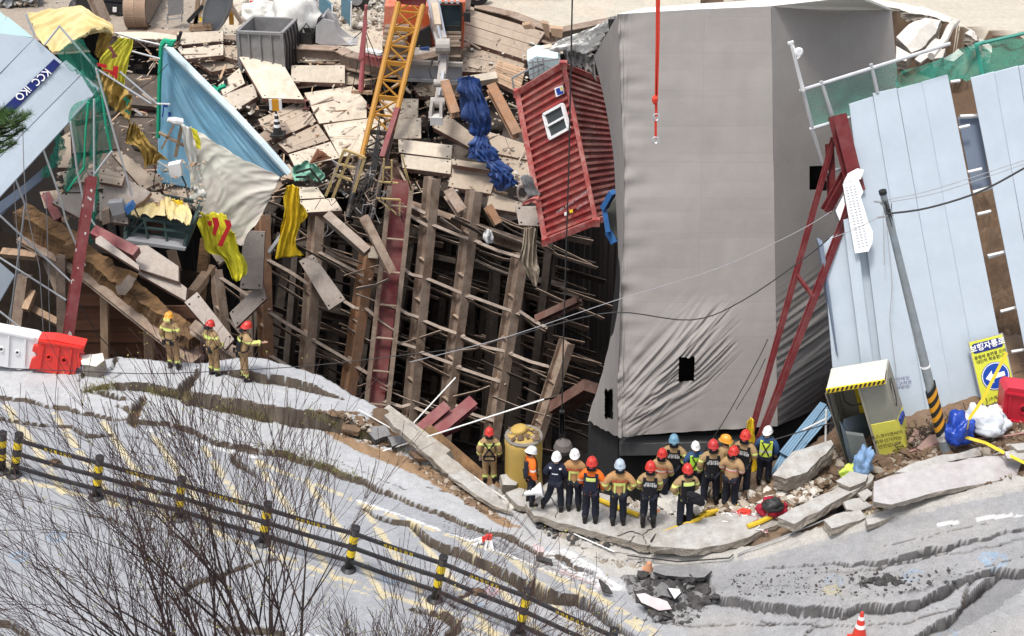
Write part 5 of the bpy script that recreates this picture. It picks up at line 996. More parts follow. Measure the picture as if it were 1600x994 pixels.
# blue tarpaulin rope
bt = thing('blue_tarpaulin', 'twisted blue tarpaulin hanging over the deck edge below the dozer blade', 'tarpaulin', PY(750, 240, 52))
def bundle(nm, pts, rad, Yv, seed):
    mb = MB(); P = [PY(a, b, Yv) for a, b in pts]; n = 72; k = 60; vs = []
    for i in range(k+1):
        t = i/k*(len(P)-1); j = min(int(t), len(P)-2); f = t-j; f = f*f*(3-2*f); c_ = P[j].lerp(P[j+1], t-j); rr = rad[j]+(rad[j+1]-rad[j])*f
        for a in range(n):
            an = 2*math.pi*a/n; w = 1+.55*(abs(noise.noise(Vector((math.cos(an)*2.3+seed, math.sin(an)*2.3, i*.05))))*2.2-.5)+.30*noise.noise(Vector((math.cos(an)*7+seed, math.sin(an)*7, i*.06)))+.14*noise.noise(Vector((math.cos(an)*16, math.sin(an)*16, i*.1)))
            vs.append(c_+Vector((math.cos(an)*rr*w, math.sin(an)*rr*w*.7, 0)))
    fs = [[i*n+a, i*n+(a+1) % n, (i+1)*n+(a+1) % n, (i+1)*n+a] for i in range(k) for a in range(n)]; return mk(nm, vs, fs, BT, bt, True)
bundle('upper_bundle', [(731, 122), (738, 145), (745, 180), (750, 200), (752, 218)], [.26, .36, .38, .3, .12], 52.2, 1)
bundle('knot', [(751, 212), (750, 228), (757, 245), (775, 255)], [.15, .34, .38, .1], 51.4, 2)
bundle('lower_bundle', [(768, 250), (782, 265), (787, 280), (783, 297)], [.2, .34, .36, .16], 50.8, 3)
# brown hanging cloth beside container foot
sheet('cloth', 'beige dust cloth hanging from the ribbed plate beside the container foot', [[(818, 356), (826, 355), (840, 357)], [(817, 380), (826, 382), (838, 385)], [(812, 408), (825, 412), (840, 412)], [(822, 425), (832, 428), (843, 420)], [(832, 445), (836, 448), (840, 440)]], 44.3, mat('beige_cloth', (.42, .35, .27), .9, .1, 3, .2), 'cloth', fold=.16, seed=14)
sheet('bag', 'small white plastic bag caught on a post top in the grid', [[(757, 360), (764, 358), (769, 362)], [(755, 370), (763, 368), (772, 374)], [(759, 380), (766, 382), (772, 379)]], 48.6, WPL, 'bag', nu=10, nv=10, fold=.1, seed=15)
sheet('sheet', 'grey rubber sheet curling over the ring at the container edge', [[(812, 278), (822, 273), (832, 276)], [(818, 292), (828, 290), (838, 295)], [(826, 308), (835, 306), (846, 304)]], 44.0, mat('grey_rubber_sheet', (.22, .225, .23), .6, .1), 'sheet', nu=12, nv=12, fold=.08, seed=16)
mb = MB(); ringc = PY(817, 300, 45.0)
for k in range(24):
    a0, a1 = k*math.pi/12, (k+1)*math.pi/12; mb.bar(ringc+Vector((math.cos(a0)*.16, 0, math.sin(a0)*.26)), ringc+Vector((math.cos(a1)*.16, 0, math.sin(a1)*.26)), .05, .2, (0, 1, 0))
tag(mb.build('rubber_ring', mat('pale_rubber', (.3, .25, .22), .7)), 'upright oval rubber ring between deck and container', 'ring')
sheet('cloth', 'small red and white striped cloth under the rubber sheet', [[(818, 315), (830, 309), (843, 307)], [(815, 321), (830, 317), (846, 319)]], 43.8, mat('salmon_cloth', (.6, .2, .17), .7), 'cloth', nu=10, nv=6, fold=.06, seed=17)
# cage with yellow cover
cg = thing('green_cage', 'dark green steel cage half covered by a yellow sheet', 'cage', PY(245, 388, 42.5)); GS = mat('dark_green_steel', (.045, .075, .07), .5, .1)
A = [PY(199, 337, 42.3), PY(300, 353, 42.3), PY(287, 389, 42.0), PY(196, 375, 42.0)]; Bk = [p+Vector((.1, 1.2, .15)) for p in A]
for i in range(4):
    for a, b in ((A[i], A[(i+1) % 4]), (Bk[i], Bk[(i+1) % 4]), (A[i], Bk[i])): mb = MB(); mb.bar(a, b, .1, .1); mb.build('bar', GS, cg)
for p, q in (((198, 353), (294, 363)), ((225, 340), (232, 378)), ((256, 345), (262, 384)), ((228, 343), (200, 372))): mb = MB(); mb.bar(PY(*p, 42.25), PY(*q, 42.15), .06, .06); mb.build('bar', GS, cg)
mb = MB(); mb.prism([A[3], A[2], Bk[2], Bk[3]], (0, 0, -.05)); mb.build('floor', GS, cg)
mb = MB(); mb.lathe(PY(244, 372, 42.8), [(.25, 0), (.3, .2), (.3, .5), (.05, .62)], 12); mb.build('pot', mat('sooty_pot', (.10, .06, .045), .8), cg)
mb = MB(); mb.prism([PY(196, 375, 41.9), PY(290, 388, 41.9), PY(289, 392, 41.9), PY(195, 380, 41.9)], (0, .5, 0)); mb.build('sill', WIREG, cg)
sheet('tarpaulin', 'cream yellow sheet spread over the left half of the cage', [[(206, 306), (225, 302), (255, 310)], [(204, 322), (228, 318), (258, 326)], [(205, 337), (230, 336), (259, 340)]], 0, YT, nu=30, nv=20, fold=.1, seed=18, Yf=lambda a, b: 43.6-(b-305)*.045)
sheet('tarpaulin', 'stained yellow sheet with a folded flap over the right half of the cage', [[(254, 309), (272, 311), (292, 320)], [(258, 326), (276, 328), (299, 336)], [(262, 344), (280, 346), (296, 354)]], 0, YT, nu=30, nv=20, fold=.12, seed=20, Yf=lambda a, b: 43.4-(b-305)*.04)
sheet('cloth', 'golden fold on the right corner of the cage cover', [[(268, 311), (284, 314)], [(278, 320), (294, 324)]], 42.7, YC, 'cloth', nu=8, nv=6, fold=.05)
for q, m, lab, Yv in (([(168, 318), (190, 316), (196, 332), (176, 338)], WIREG, 'grey electrical junction box left of the cage', 42), ([(262, 259), (281, 255), (284, 275), (266, 278)], WPL, 'white electrical box on the wreck above the cage', 44), ([(194, 326), (205, 318), (210, 326), (199, 336)], BLUEP, 'small blue and yellow tag at the cage corner', 41.9), ([(158, 330), (170, 326), (172, 348), (160, 352)], STEEL, 'rusty steel bracket left of the junction box', 42)):
    o = thing('electrical_box' if 'box' in lab else 'bracket', lab, 'box' if 'box' in lab else 'bracket', PY(*q[3], Yv)); mb = MB(); mb.prism([PY(a, b, Yv) for a, b in q], (0, .25, 0)); mb.build('body', m, o)
    mb = MB(); c_ = PY(q[2][0], q[2][1], Yv); mb.tube([c_, c_+Vector((.1, 0, -.3)), c_+Vector((-.15, .1, -.7))], .025, 5); mb.build('cable', WIRE, o)
mb = MB(); o = thing('siren_lamp', 'white and yellow lamp head on crossed sticks before the blue sheet', 'lamp', PY(268, 200, 45.6)); mb.lathe(PY(272, 189, 45.5), [(.12, -.25), (.13, 0), (.06, .2)], 10, (-1, -.4, .4)); mb.build('head', WPL, o)
for p, q in (((272, 194), (253, 232)), ((248, 207), (288, 228)), ((284, 197), (274, 245))): mb = MB(); mb.bar(PY(*p, 45.7), PY(*q, 45.7), .1, .06); mb.build('stick', TIMB, o)
sheet('cloth', 'mint green cloth crumpled under dark rails left of the boom', [[(458, 260), (475, 253), (492, 256)], [(455, 270), (480, 265), (508, 272)], [(462, 282), (480, 280), (498, 284)]], 51.5, mat('mint_cloth', (.25, .52, .40), .7, .08), 'cloth', nu=20, nv=14, fold=.25, seed=21)
for p, q, lab in (((463, 270), (485, 264), 'upper dark rail over the mint cloth'), ((462, 277), (484, 276), 'lower dark rail over the mint cloth'), ((484, 263), (502, 286), 'slanting dark rail over the mint cloth')): mb = MB(); mb.bar(PY(*p, 51.1), PY(*q, 51.1), .06, .06); tag(mb.build('rail', dk), lab, 'rail')
rb = thing('rebar_bundle', 'fan-shaped bundle of rusty steel bars on the planked deck', 'steel bars', PD(500, 250, .1)); r = random.Random(8)
for k in range(26):
    a = PD(484+r.uniform(-1, 3)+k*.3, 256-k*.15, .15+r.uniform(0, .25)); b = PD(497+k*.85+r.uniform(-1, 1), 233+k*.55+r.uniform(-1, 1), .3+r.uniform(0, .35)); mb = MB(); mb.bar(a, b, .035, .035); mb.build('bar', mat('rust_bar', (.22, .10, .06), .9, .2, obvar=.3), rb)
# hanging wire mess / extra cables on the left
for k, (pts, Yv) in enumerate((([(35, 170), (37, 260), (42, 330), (62, 420), (70, 560)], 40), ([(72, 300), (75, 400), (78, 540)], 41), ([(20, 260), (30, 420), (8, 520)], 41), ([(122, 470), (150, 520), (190, 562)], 39.5), ([(215, 140), (240, 125), (262, 100)], 46), ([(245, 250), (240, 290), (250, 320)], 43.5))):
    mb = MB(); mb.tube([PY(a, b, Yv) for a, b in pts], .014, 4); tag(mb.build('cable', WIREG if k < 3 else WIRE), ('thin cable dropping from the banner to the left void', 'thin cable hanging left of the maroon column', 'thin cable beside the bent tube at far left', 'dark cable running down to the left road slab', 'dark cable loop left of the blue sheet', 'dark cable hanging above the cage')[k], 'cable')
# black shape behind upper-left and platform clutter
# ================================================================ CRANE BOOM (drill leader) and tied gates
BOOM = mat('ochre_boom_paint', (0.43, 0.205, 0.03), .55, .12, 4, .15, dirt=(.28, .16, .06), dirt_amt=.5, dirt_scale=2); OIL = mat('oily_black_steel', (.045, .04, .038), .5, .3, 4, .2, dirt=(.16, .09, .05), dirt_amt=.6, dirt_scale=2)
bm = thing('lattice_boom', 'ochre lattice boom slanting down into the pit, blackened at its foot', 'crane boom', PY(565, 340, 49.5))
def bp(t, s, d): # t along, s across (-1..1), d depth
    px = 645-84*t+s*(19-1*t); py = -8+350*t+s*2; return PY(px, py, 55.6-5.6*t+d)
N_ = 13
for s in (-1, 1):
    for d in (0, .95):
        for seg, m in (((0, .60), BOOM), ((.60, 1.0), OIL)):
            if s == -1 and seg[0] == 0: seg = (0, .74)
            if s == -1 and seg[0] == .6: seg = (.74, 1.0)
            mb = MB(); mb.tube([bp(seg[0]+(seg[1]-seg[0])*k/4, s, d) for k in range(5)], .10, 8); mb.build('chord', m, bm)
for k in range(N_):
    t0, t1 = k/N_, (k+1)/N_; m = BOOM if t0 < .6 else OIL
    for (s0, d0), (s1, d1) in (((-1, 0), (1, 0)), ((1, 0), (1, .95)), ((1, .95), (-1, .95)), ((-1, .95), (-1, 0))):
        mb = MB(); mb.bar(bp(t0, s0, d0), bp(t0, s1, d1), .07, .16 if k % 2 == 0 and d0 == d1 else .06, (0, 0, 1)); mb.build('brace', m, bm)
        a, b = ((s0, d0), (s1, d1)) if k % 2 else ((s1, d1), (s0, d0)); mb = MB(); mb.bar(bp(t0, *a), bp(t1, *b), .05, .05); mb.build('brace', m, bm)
mb = MB(); mb.bar(bp(0.02, -1.2, 0), bp(0.02, 1.2, 0), .35, .3); mb.build('head', REDPIPE, bm)
mb = MB(); mb.bar(bp(.5, 1.0, -.2), bp(.72, .7, -.2), .18, .12); mb.build('red_hose_block', MAROON, bm)
for k in range(5): mb = MB(); mb.tube([bp(.55+.04*k, -.3+.2*k, -.1), bp(.75, .1*k, -.25), bp(.98, -.8+.4*k, -.1)], .025, 5); mb.build('hose', WIRE, bm)
gt = thing('tube_gate', 'yellow square-tube gate leaning left of the boom foot', 'gate', PY(530, 305, 49.8)); GT = mat('ochre_tube', (.50, .37, .17), .7, .12)
for p, q in (((538, 234), (509, 306)), ((548, 237), (520, 309)), ((538, 234), (570, 246)), ((522, 272), (548, 281)), ((570, 246), (553, 300)), ((530, 256), (552, 262))): mb = MB(); mb.bar(PY(*p, 50), PY(*q, 50), .09, .07); mb.build('tube', GT, gt)
gt = thing('tube_gate', 'thin ochre tube frame hanging right of the boom foot against rusty sheets', 'gate', PY(620, 310, 49.8))
for p, q in (((592, 284), (622, 286)), ((612, 250), (612, 286)), ((600, 248), (598, 284)), ((628, 242), (643, 300)), ((632, 265), (643, 298)), ((588, 310), (625, 312)), ((625, 312), (624, 337)), ((592, 312), (620, 335)), ((597, 262), (612, 262))): mb = MB(); mb.bar(PY(*p, 49.9), PY(*q, 49.9), .05, .05); mb.build('tube', GT, gt)
r = random.Random(77); o = thing('twisted_wire', 'tangle of wires and hoses around the boom foot', 'wires', PY(560, 320, 50))
for k in range(24):
    p = [PY(r.uniform(515, 600), r.uniform(250, 335), r.uniform(49.2, 50.5))]
    for _ in range(5): p.append(p[-1]+Vector((r.uniform(-.3, .3), r.uniform(-.2, .2), r.uniform(-.4, .3))))
    mb = MB(); mb.tube(p, r.choice((.012, .018)), 5); mb.build('wire', r.choice((WIRE, WIREG, STEEL, OIL)), o)
pu = thing('pink_upright', 'pink steel upright on a timber foot with guy ropes, left of the boom', 'upright', PD(564, 140, .3)); PK = mat('faded_pink_steel', (.45, .14, .15), .6, .12)
b0 = PY(564, 142, 55); mb = MB(); mb.tube([b0, PY(572, 8, 55)], [.1, .05], 8); mb.build('pole', PK, pu)
mb = MB(); mb.prism([PY(560, 95, 54.9), PY(568, 90, 54.9), PY(574, 40, 54.9), PY(570, 12, 54.9)], (0, .1, 0)); mb.build('blade', PK, pu)
mb = MB(); mb.bar(PY(549, 143, 55), PY(582, 145, 55), .1, .12); mb.build('foot', TIMB, pu)
for q in ((550, 143), (584, 142), (590, 95), (553, 60)): mb = MB(); mb.tube([PY(570, 45, 55), PY(*q, 55.2)], .018, 4); mb.build('guy_rope', WIRE, pu)
# ================================================================ EXCAVATOR
EO = mat('excavator_orange', (0.55, 0.10, 0.03), .45, .1, 3, .1, dirt=(.5, .36, .3), dirt_amt=.5, dirt_scale=1.5); EG = mat('excavator_grey', (.33, .30, .28), .6, .15, 4, .2, dirt=(.45, .40, .33), dirt_amt=.6); CHR = mat('cylinder_chrome', (.75, .75, .75), .2, .05, 4, 0, metal=.9); TRK = mat('track_steel', (.22, .17, .13), .8, .25, 5, .3)
BLD = mat('blade_steel', (.38, .40, .43), .4, .1, 2, .1, metal=.3, dirt=(.3, .27, .24), dirt_amt=.5)
ex = thing('excavator', 'orange excavator with dozer blade standing at the far edge of the pit', 'excavator', PZ(670, 118, GZ)); EYc = 57.2
def ebox(nm, q, Y, d, m): mb = MB(); mb.prism([PY(a, b, Y) for a, b in q], (0, d, 0)); return mb.build(nm, m, ex)
bl = ebox('blade', [(623, 96), (722, 102), (722, 127), (622, 122)], 55.6, .12, BLD); mb = MB(); mb.bar(PY(622, 96, 55.5), PY(723, 101, 55.5), .14, .14); mb.build('blade_lip', EG, bl)
mb = MB(); mb.bar(PY(622, 124, 55.5), PY(722, 128, 55.5), .1, .1); mb.build('cutting_edge', BLD, bl)
for x0, x1 in ((598, 636), (694, 720)):
    mb = MB(); a = PY(x0, 100, 56.4); b = PY(x1, 100, 56.4); w = (b-a).length
    for k in range(22):
        an = k/22*2*math.pi; cy = 1.7*math.cos(an); cz = .38*math.sin(an); mb.box(((a.x+b.x)/2, 58.3+cy, GZ+.42+cz), w, .42, .08, Matrix.Rotation(-math.atan2(.38*math.cos(an), -1.7*math.sin(an)), 3, 'X'))
    mb.box(((a.x+b.x)/2, 58.3, GZ+.42), w*.8, 3.2, .55); mb.build('track', TRK, ex)
ebox('undercarriage', [(640, 86), (694, 88), (694, 104), (640, 102)], 57.2, 2.4, EG)
ebox('engine_body', [(601, 10), (690, 10), (688, 60), (664, 88), (640, 88), (598, 60)], 58.2, 2.4, EO)
ebox('counterweight', [(600, -14), (735, -14), (735, 15), (600, 15)], 59.8, 1.2, EG)
ebox('engine_bay', [(644, 56), (673, 40), (674, 86), (645, 88)], 58.0, .25, dk); ebox('blue_rag', [(655, 76), (670, 74), (672, 84), (658, 86)], 57.7, .1, BT)
ebox('side_cover', [(610, 40), (628, 38), (628, 62), (608, 64)], 58.0, .1, mat('grimy_white', (.5, .47, .43), .7))
cb = ebox('cab', [(684, 3), (727, 3), (724, 76), (712, 82), (692, 80), (688, 60)], 57.6, 1.9, EO)
for q in ([(689, 8), (719, 8), (718, 63), (694, 63)],): mb = MB(); mb.prism([PY(a, b, 57.55) for a, b in q], (0, .05, 0)); g = mb.build('windscreen', mat('tinted_cab_glass', (.03, .05, .06), .08, .1, 2, 0, spec=.6), cb)
for p, q in (((687, 5), (721, 5)), ((721, 5), (719, 66)), ((688, 5), (693, 66)), ((693, 66), (720, 66)), ((691, 41), (719, 41))): mb = MB(); mb.bar(PY(*p, 57.5), PY(*q, 57.5), .07, .05); mb.build('frame', dk, cb)
for x in (688, 697, 706, 715): mb = MB(); mb.lathe(PY(x, 2, 57.4), [(.06, 0), (.07, .06)], 10, (0, -1, -.2)); mb.build('lamp', WPL, cb)
mb = MB(); mb.prism([PY(725, 20, 57.2), PY(735, 21, 57.2), PY(735, 35, 57.2), PY(725, 34, 57.2)], (0, .1, 0)); mr_ = mb.build('mirror', dk, ex); mb = MB(); mb.bar(PY(720, 22, 57.3), PY(727, 24, 57.3), .04, .04); mb.build('mirror_arm', dk, mr_)
# boom and arm
mb = MB(); pts = [PY(676, -10, 59), PY(680, 30, 57.4), PY(691, 72, 55.0)]
for a, b in zip(pts[:-1], pts[1:]): mb.bar(a, b, .42, .6, (0, -.7, .7))
mb.build('boom', EG, ex)
for off in (-8, 8): mb = MB(); mb.bar(PY(676+off, 0, 57.5), PY(690+off*.8, 62, 55.0), .07, .1); mb.build('pipe', CHR, ex)
mb = MB(); mb.bar(PY(679, 8, 57.0), PY(684, 42, 55.6), .24, .22); mb.build('cylinder', mat('excavator_buff', (.50, .40, .30), .5), ex); mb = MB(); mb.tube([PY(684, 42, 55.5), PY(690, 66, 54.7)], .07, 10); mb.build('piston_rod', CHR, ex)
ap = [PY(691, 68, 54.6), PY(693, 100, 54.0), PY(688, 135, 53.2), PY(683, 165, 52.6)]
mb = MB()
for i, (a, b) in enumerate(zip(ap[:-1], ap[1:])): mb.bar(a, b, .34-.05*i, .5-.08*i, (0, -.9, .3))
mb.build('arm', EG, ex)
mb = MB(); mb.bar(PY(694, 78, 54.2), PY(692, 118, 53.4), .2, .2); mb.build('cylinder', EG, ex); mb = MB(); mb.tube([PY(692, 112, 53.3), PY(688, 150, 52.6)], .07, 8); mb.build('piston_rod', CHR, ex)
for c_, r_ in (((692, 72), .26), ((689, 130), .14), ((684, 160), .18), ((681, 180), .14)): mb = MB(); mb.lathe(PY(c_[0], c_[1], 53.8 if c_[1] < 100 else 52.5)-Vector((.24, 0, 0)), [(r_, 0), (r_, .48)], 14, (1, 0, 0)); mb.build('pivot', EG, ex)
for s in (-1, 1): mb = MB(); mb.bar(PY(683+s*7, 160, 52.4), PY(681+s*8, 186, 52.1), .1, .3); mb.build('linkage', EG, ex)
mb = MB(); mb.box(PY(682, 187, 52.1), .42, .35, .28); mb.build('quick_hitch', mat('bare_casting', (.55, .54, .52), .5, .1), ex)
for k in range(3): mb = MB(); mb.tube([PY(676, 92+k*3, 54), PY(671-k, 108, 53.6), PY(674, 122, 53.4), PY(683, 126-k, 53.2)], .025, 5); mb.build('hose', WIRE, ex)
for k in range(3):
    o = thing('fuel_can', ('left', 'middle', 'right')[k]+' of the three small maroon cans left of the boom', 'can', PZ(577+8*k, 99+2*k, GZ), 'maroon cans behind the pink upright'); mb = MB(); mb.lathe(PZ(577+8*k, 99+2*k, GZ), [(.16, 0), (.17, .35), (.1, .42), (.1, .5)], 12); mb.build('body', MAROON, o); mb = MB(); mb.lathe(PZ(577+8*k, 99+2*k, GZ)+Vector((0, 0, .44)), [(.13, 0), (.13, .1)], 10); mb.build('lid', WPL, o)
# ================================================================ far site clutter
sk = thing('skip_box', 'tall grey steel skip with open top behind the fallen decks', 'skip', PZ(410, 96, GZ)); SKM = mat('galvanised_dirty', (.30, .30, .30), .55, .2, 2, .2, metal=.3, dirt=(.20, .17, .15), dirt_amt=.6, dirt_scale=1.2)
a, b = PY(371, 50, 57.3), PY(440, 53, 56.8); dpt = Vector((.35, 1.5, 0)); hgt = Vector((0, 0, -1.55))
for nm, p, q in (('wall', a, b), ('wall', b, b+dpt), ('wall', b+dpt, a+dpt), ('wall', a+dpt, a)):
    mb = MB(); inn = ((a+b+dpt)/2 - (p+q)/2).normalized()*.06; inn.z = 0; mb.prism([p, q, q+hgt, p+hgt], inn); mb.build(nm, SKM, sk); mb = MB(); mb.bar(p, q, .12, .1, (0, 0, 1)); mb.build('rim', SKM, sk)
for k in range(5): p = a.lerp(b, k/4); mb = MB(); mb.bar(p+Vector((0, -.06, 0)), p+hgt+Vector((0, -.06, 0)), .05 if 0 < k < 4 else .12, .05, (0, -1, 0)); mb.build('rib', SKM, sk)
for k in range(5): p = b.lerp(b+dpt, (k+.2)/5)+Vector((.08, 0, 0)); mb = MB(); mb.tube([p, p+Vector((.05, 0, -.5)), p+Vector((0, 0, -1.2)), p+Vector((.04, 0, -1.7))], .04, 5); mb.build('chain', dk, sk)
mb = MB(); mb.prism([a+hgt*.9, b+hgt*.9, b+dpt+hgt*.9, a+dpt+hgt*.9], (0, 0, -.05)); mb.build('floor', SKM, sk)
bk = thing('digging_bucket', 'light grey excavator bucket lying on the site floor right of the skip', 'bucket', PZ(507, 72, GZ)); BKM = mat('worn_bucket_steel', (.50, .50, .51), .45, .12, 3, .15, metal=.3)
q0 = PZ(492, 72, GZ); q1 = PZ(520, 74, GZ); prof = [(0, .1), (.05, .75), (.35, 1.05), (.75, .95), (.9, .4), (1.35, 0), (.3, 0)]
for s, nm in ((0, 'side'), (.8, 'side')):
    mb = MB(); mb.prism([q0+Vector((x, s, z)) for x, z in prof], (0, .06, 0)); mb.build(nm, BKM, bk)
mb = MB(); ps = [q0+Vector((x, 0, z)) for x, z in prof]
for i in (0, 1, 5, 6): mb.prism([ps[i], ps[(i+1) % 7], ps[(i+1) % 7]+Vector((0, .86, 0)), ps[i]+Vector((0, .86, 0))], (.03, 0, .03))
mb.build('shell', BKM, bk); mb = MB(); mb.tube([ps[2]+Vector((0, .2, 0)), ps[2]+Vector((.2, .2, .3)), ps[3]+Vector((0, .2, 0))], .06, 6); mb.build('hanger', BKM, bk)
for k in range(4): mb = MB(); mb.box(ps[5]+Vector((.08, .1+.22*k, .04)), .22, .08, .06); mb.build('tooth', BKM, bk)
kr = thing('black_crate', 'small black open crate beside the bucket', 'crate', PZ(478, 73, GZ)); k0 = PZ(467, 71, GZ)
for q in ((Vector((0, 0, 0)), Vector((.5, -.1, 0))), (Vector((.5, -.1, 0)), Vector((.6, .4, 0))), (Vector((.6, .4, 0)), Vector((.1, .5, 0))), (Vector((.1, .5, 0)), Vector((0, 0, 0)))): mb = MB(); mb.prism([k0+q[0], k0+q[1], k0+q[1]+Vector((0, 0, .5)), k0+q[0]+Vector((0, 0, .5))], (.02, .02, 0)); mb.build('side', dk, kr)
mb = MB(); mb.tube([k0+Vector((.1, .1, .5)), k0+Vector((.3, .15, .8)), k0+Vector((.5, .1, .5))], .03, 5); mb.build('handle', dk, kr)
dsk = thing('round_plate', 'large thin grey disc leaning on a trestle at the top', 'disc', PZ(352, 48, GZ)); mb = MB(); n_ = (PY(312, -30, 60)-PY(360, 48, 59)); 
vs = [PY(338+30*math.cos(t)*.62+10*math.sin(t), 12-40*math.sin(t), 59.2-.4*math.sin(t)) for t in [i*2*math.pi/28 for i in range(28)]]; mb.prism(vs[::-1], (.12, .12, 0)); mb.build('disc', mat('blue_grey_disc', (.25, .28, .31), .5, .08), dsk)
vs2 = [p+Vector((-.0, -.03, 0)) for p in vs]; mb = MB(); mb.tube(vs2+[vs2[0]], .03, 5); mb.build('rim', WIREG, dsk)
tr = thing('timber_trestle', 'timber and steel trestle behind the round grey disc', 'trestle', PZ(305, 45, GZ))
for p, q, m in (((310, -5), (305, 44), TIMB), ((322, -5), (303, 42), TIMB), ((297, 40), (330, 38), TIMB), ((296, 45), (332, 43), TIMB), ((318, 8), (294, 34), dk), ((360, -5), (362, 38), BOOM), ((352, -4), (378, 36), STEEL), ((312, 30), (318, 30), YC)): mb = MB(); mb.bar(PY(*p, 59.5), PY(*q, 59.5), .16, .14); mb.build('member', m, tr)
pn = thing('control_panel', 'grey cabinet door on thin legs at the top edge', 'cabinet', PZ(272, 36, GZ))
mb = MB(); mb.prism([PY(261, -10, 60), PY(286, -10, 60), PY(286, 22, 60), PY(263, 25, 60)], (0, .1, 0)); mb.build('panel', SKM, pn)
for p, q in (((262, 20), (262, 37)), ((284, 18), (284, 34)), ((262, 30), (284, 28))): mb = MB(); mb.bar(PY(*p, 60), PY(*q, 60), .05, .05); mb.build('leg', WIREG, pn)
# truck at top left
TK = mat('black_car_paint', (.012, .014, .018), .25, .1, 3, 0, spec=.6)
tk = thing('dark_truck', 'front of a dark truck parked at the top left beside a muddy track', 'truck', PZ(170, 25, GZ))
q = [(120, -30), (200, -30), (200, 12), (196, 22), (165, 24), (118, 12)]; mb = MB(); mb.prism([PY(a, b, 61.5) for a, b in q], (0, 3, 0)); mb.build('body', TK, tk)
mb = MB(); mb.bar(PY(160, 10, 61.4), PY(196, 13, 61.4), .06, .3, (0, 0, 1)); mb.build('bumper', TK, tk); mb = MB(); mb.prism([PY(176, 12, 61.3), PY(182, 12, 61.3), PY(182, 19, 61.3), PY(176, 19, 61.3)], (0, .05, 0)); mb.build('number_plate', WPR, tk)
mb = MB(); mb.lathe(PY(120, 18, 62), [(.45, -.15), (.5, 0), (.45, .2)], 16, (1, -.2, 0)); mb.build('wheel', dk, tk); mb = MB(); mb.lathe(PY(192, 16, 61.8), [(.4, -.1), (.45, 0), (.4, .2)], 16, (1, -.2, 0)); mb.build('wheel', dk, tk)
cw = thing('crawler_track', 'rust-coloured caked crawler track end at the top left', 'crawler track', PZ(216, 47, GZ)); TKM = mat('caked_track', (.34, .24, .17), .95, .3, 6, .8, dirt=(.2, .12, .08), dirt_amt=.6, obvar=.15)
c0 = PZ(216, 46, GZ)
for k in range(26):
    an = math.pi*1.5-k/26*math.pi*1.25; y = 60.2+.62*math.cos(an) if k < 21 else 60.2+(k-20)*.35; z = GZ+.66+.62*math.sin(an) if k < 21 else GZ+1.28
    if k >= 21: an = math.pi/2
    for s in (-1, 1): mb = MB(); mb.box((c0.x+s*.21, y-.0, z), .41, .17, .09, Matrix.Rotation(an-math.pi/2, 3, 'X')); mb.build('track_shoe', TKM, cw)
mb = MB(); mb.lathe((c0.x-.35, 60.2, GZ+.66), [(.5, 0), (.5, .7)], 16, (1, 0, 0)); mb.build('idler_wheel', TRK, cw)
mb = MB(); mb.box((c0.x, 63, GZ+.66), .7, 5.5, 1.1); mb.build('side_frame', TRK, cw)
bw = MB(); bw.hbar(PY(140, -20, 58), PY(164, 36, 57.5), .45, .3, (1, -.5, 0)); tag(bw.build('brown_post', STEEL), 'brown steel post leaning between the yellow tarpaulin and the truck', 'post')
def cone(px, py, m, stripes, label, h=.75, on=None, r_=.16, base=.4, tilt=(0, 0)):
    p = on or PF(px, py); o = thing('traffic_cone', label, 'traffic cone', p); ax = Vector((tilt[0], tilt[1], 1)).normalized()
    mb = MB(); mb.box(p+Vector((0, 0, .02)), base, base, .04); mb.build('base', stripes[2], o)
    def rr(t): return r_*(1-t)+.03*t
    mb = MB(); mb.lathe(p+Vector((0, 0, .04)), [(rr(0), 0), (rr(1), h), (.01, h+.01)], 18, ax); mb.build('body', m, o)
    for t0, t1 in stripes[0]: mb = MB(); mb.lathe(p+Vector((0, 0, .04)), [(rr(t0)+.003, t0*h), (rr(t1)+.003, t1*h)], 18, ax); mb.build('band', stripes[1], o)
    return o
CO = mat('cone_red_plastic', (.62, .05, .03), .4, .05, 4, 0)
cone(1340, 998, CO, (((.48, .6), (.76, .86)), WPR, CO), 'red traffic cone with two white bands on the cracked road at the bottom right', .74, PF(1341, 1003), .17)
cc = cone(0, 0, dk, (((.3, .42), (.55, .66), (.8, .88)), WPR, dk), 'black and white banded cone with an orange sign on the fallen deck', .85, PD(434, 210, .25), .17, .5)
mb = MB(); mb.box(wloc(cc)+Vector((0, 0, 1.1)), .24, .04, .42); mb.build('sign_board', mat('orange_print', (.65, .30, .03), .5), cc)
for s in (-1, 1): mb = MB(); mb.box(wloc(cc)+Vector((s*.17, -.01, 1.12)), .1, .04, .4); mb.build('sign_edge', WPR, cc)
cone(0, 0, CO, (((.6, .75),), WPR, CO), 'small red cone by the rubble at the top edge', .8, PZ(396, 20, GZ), .18)
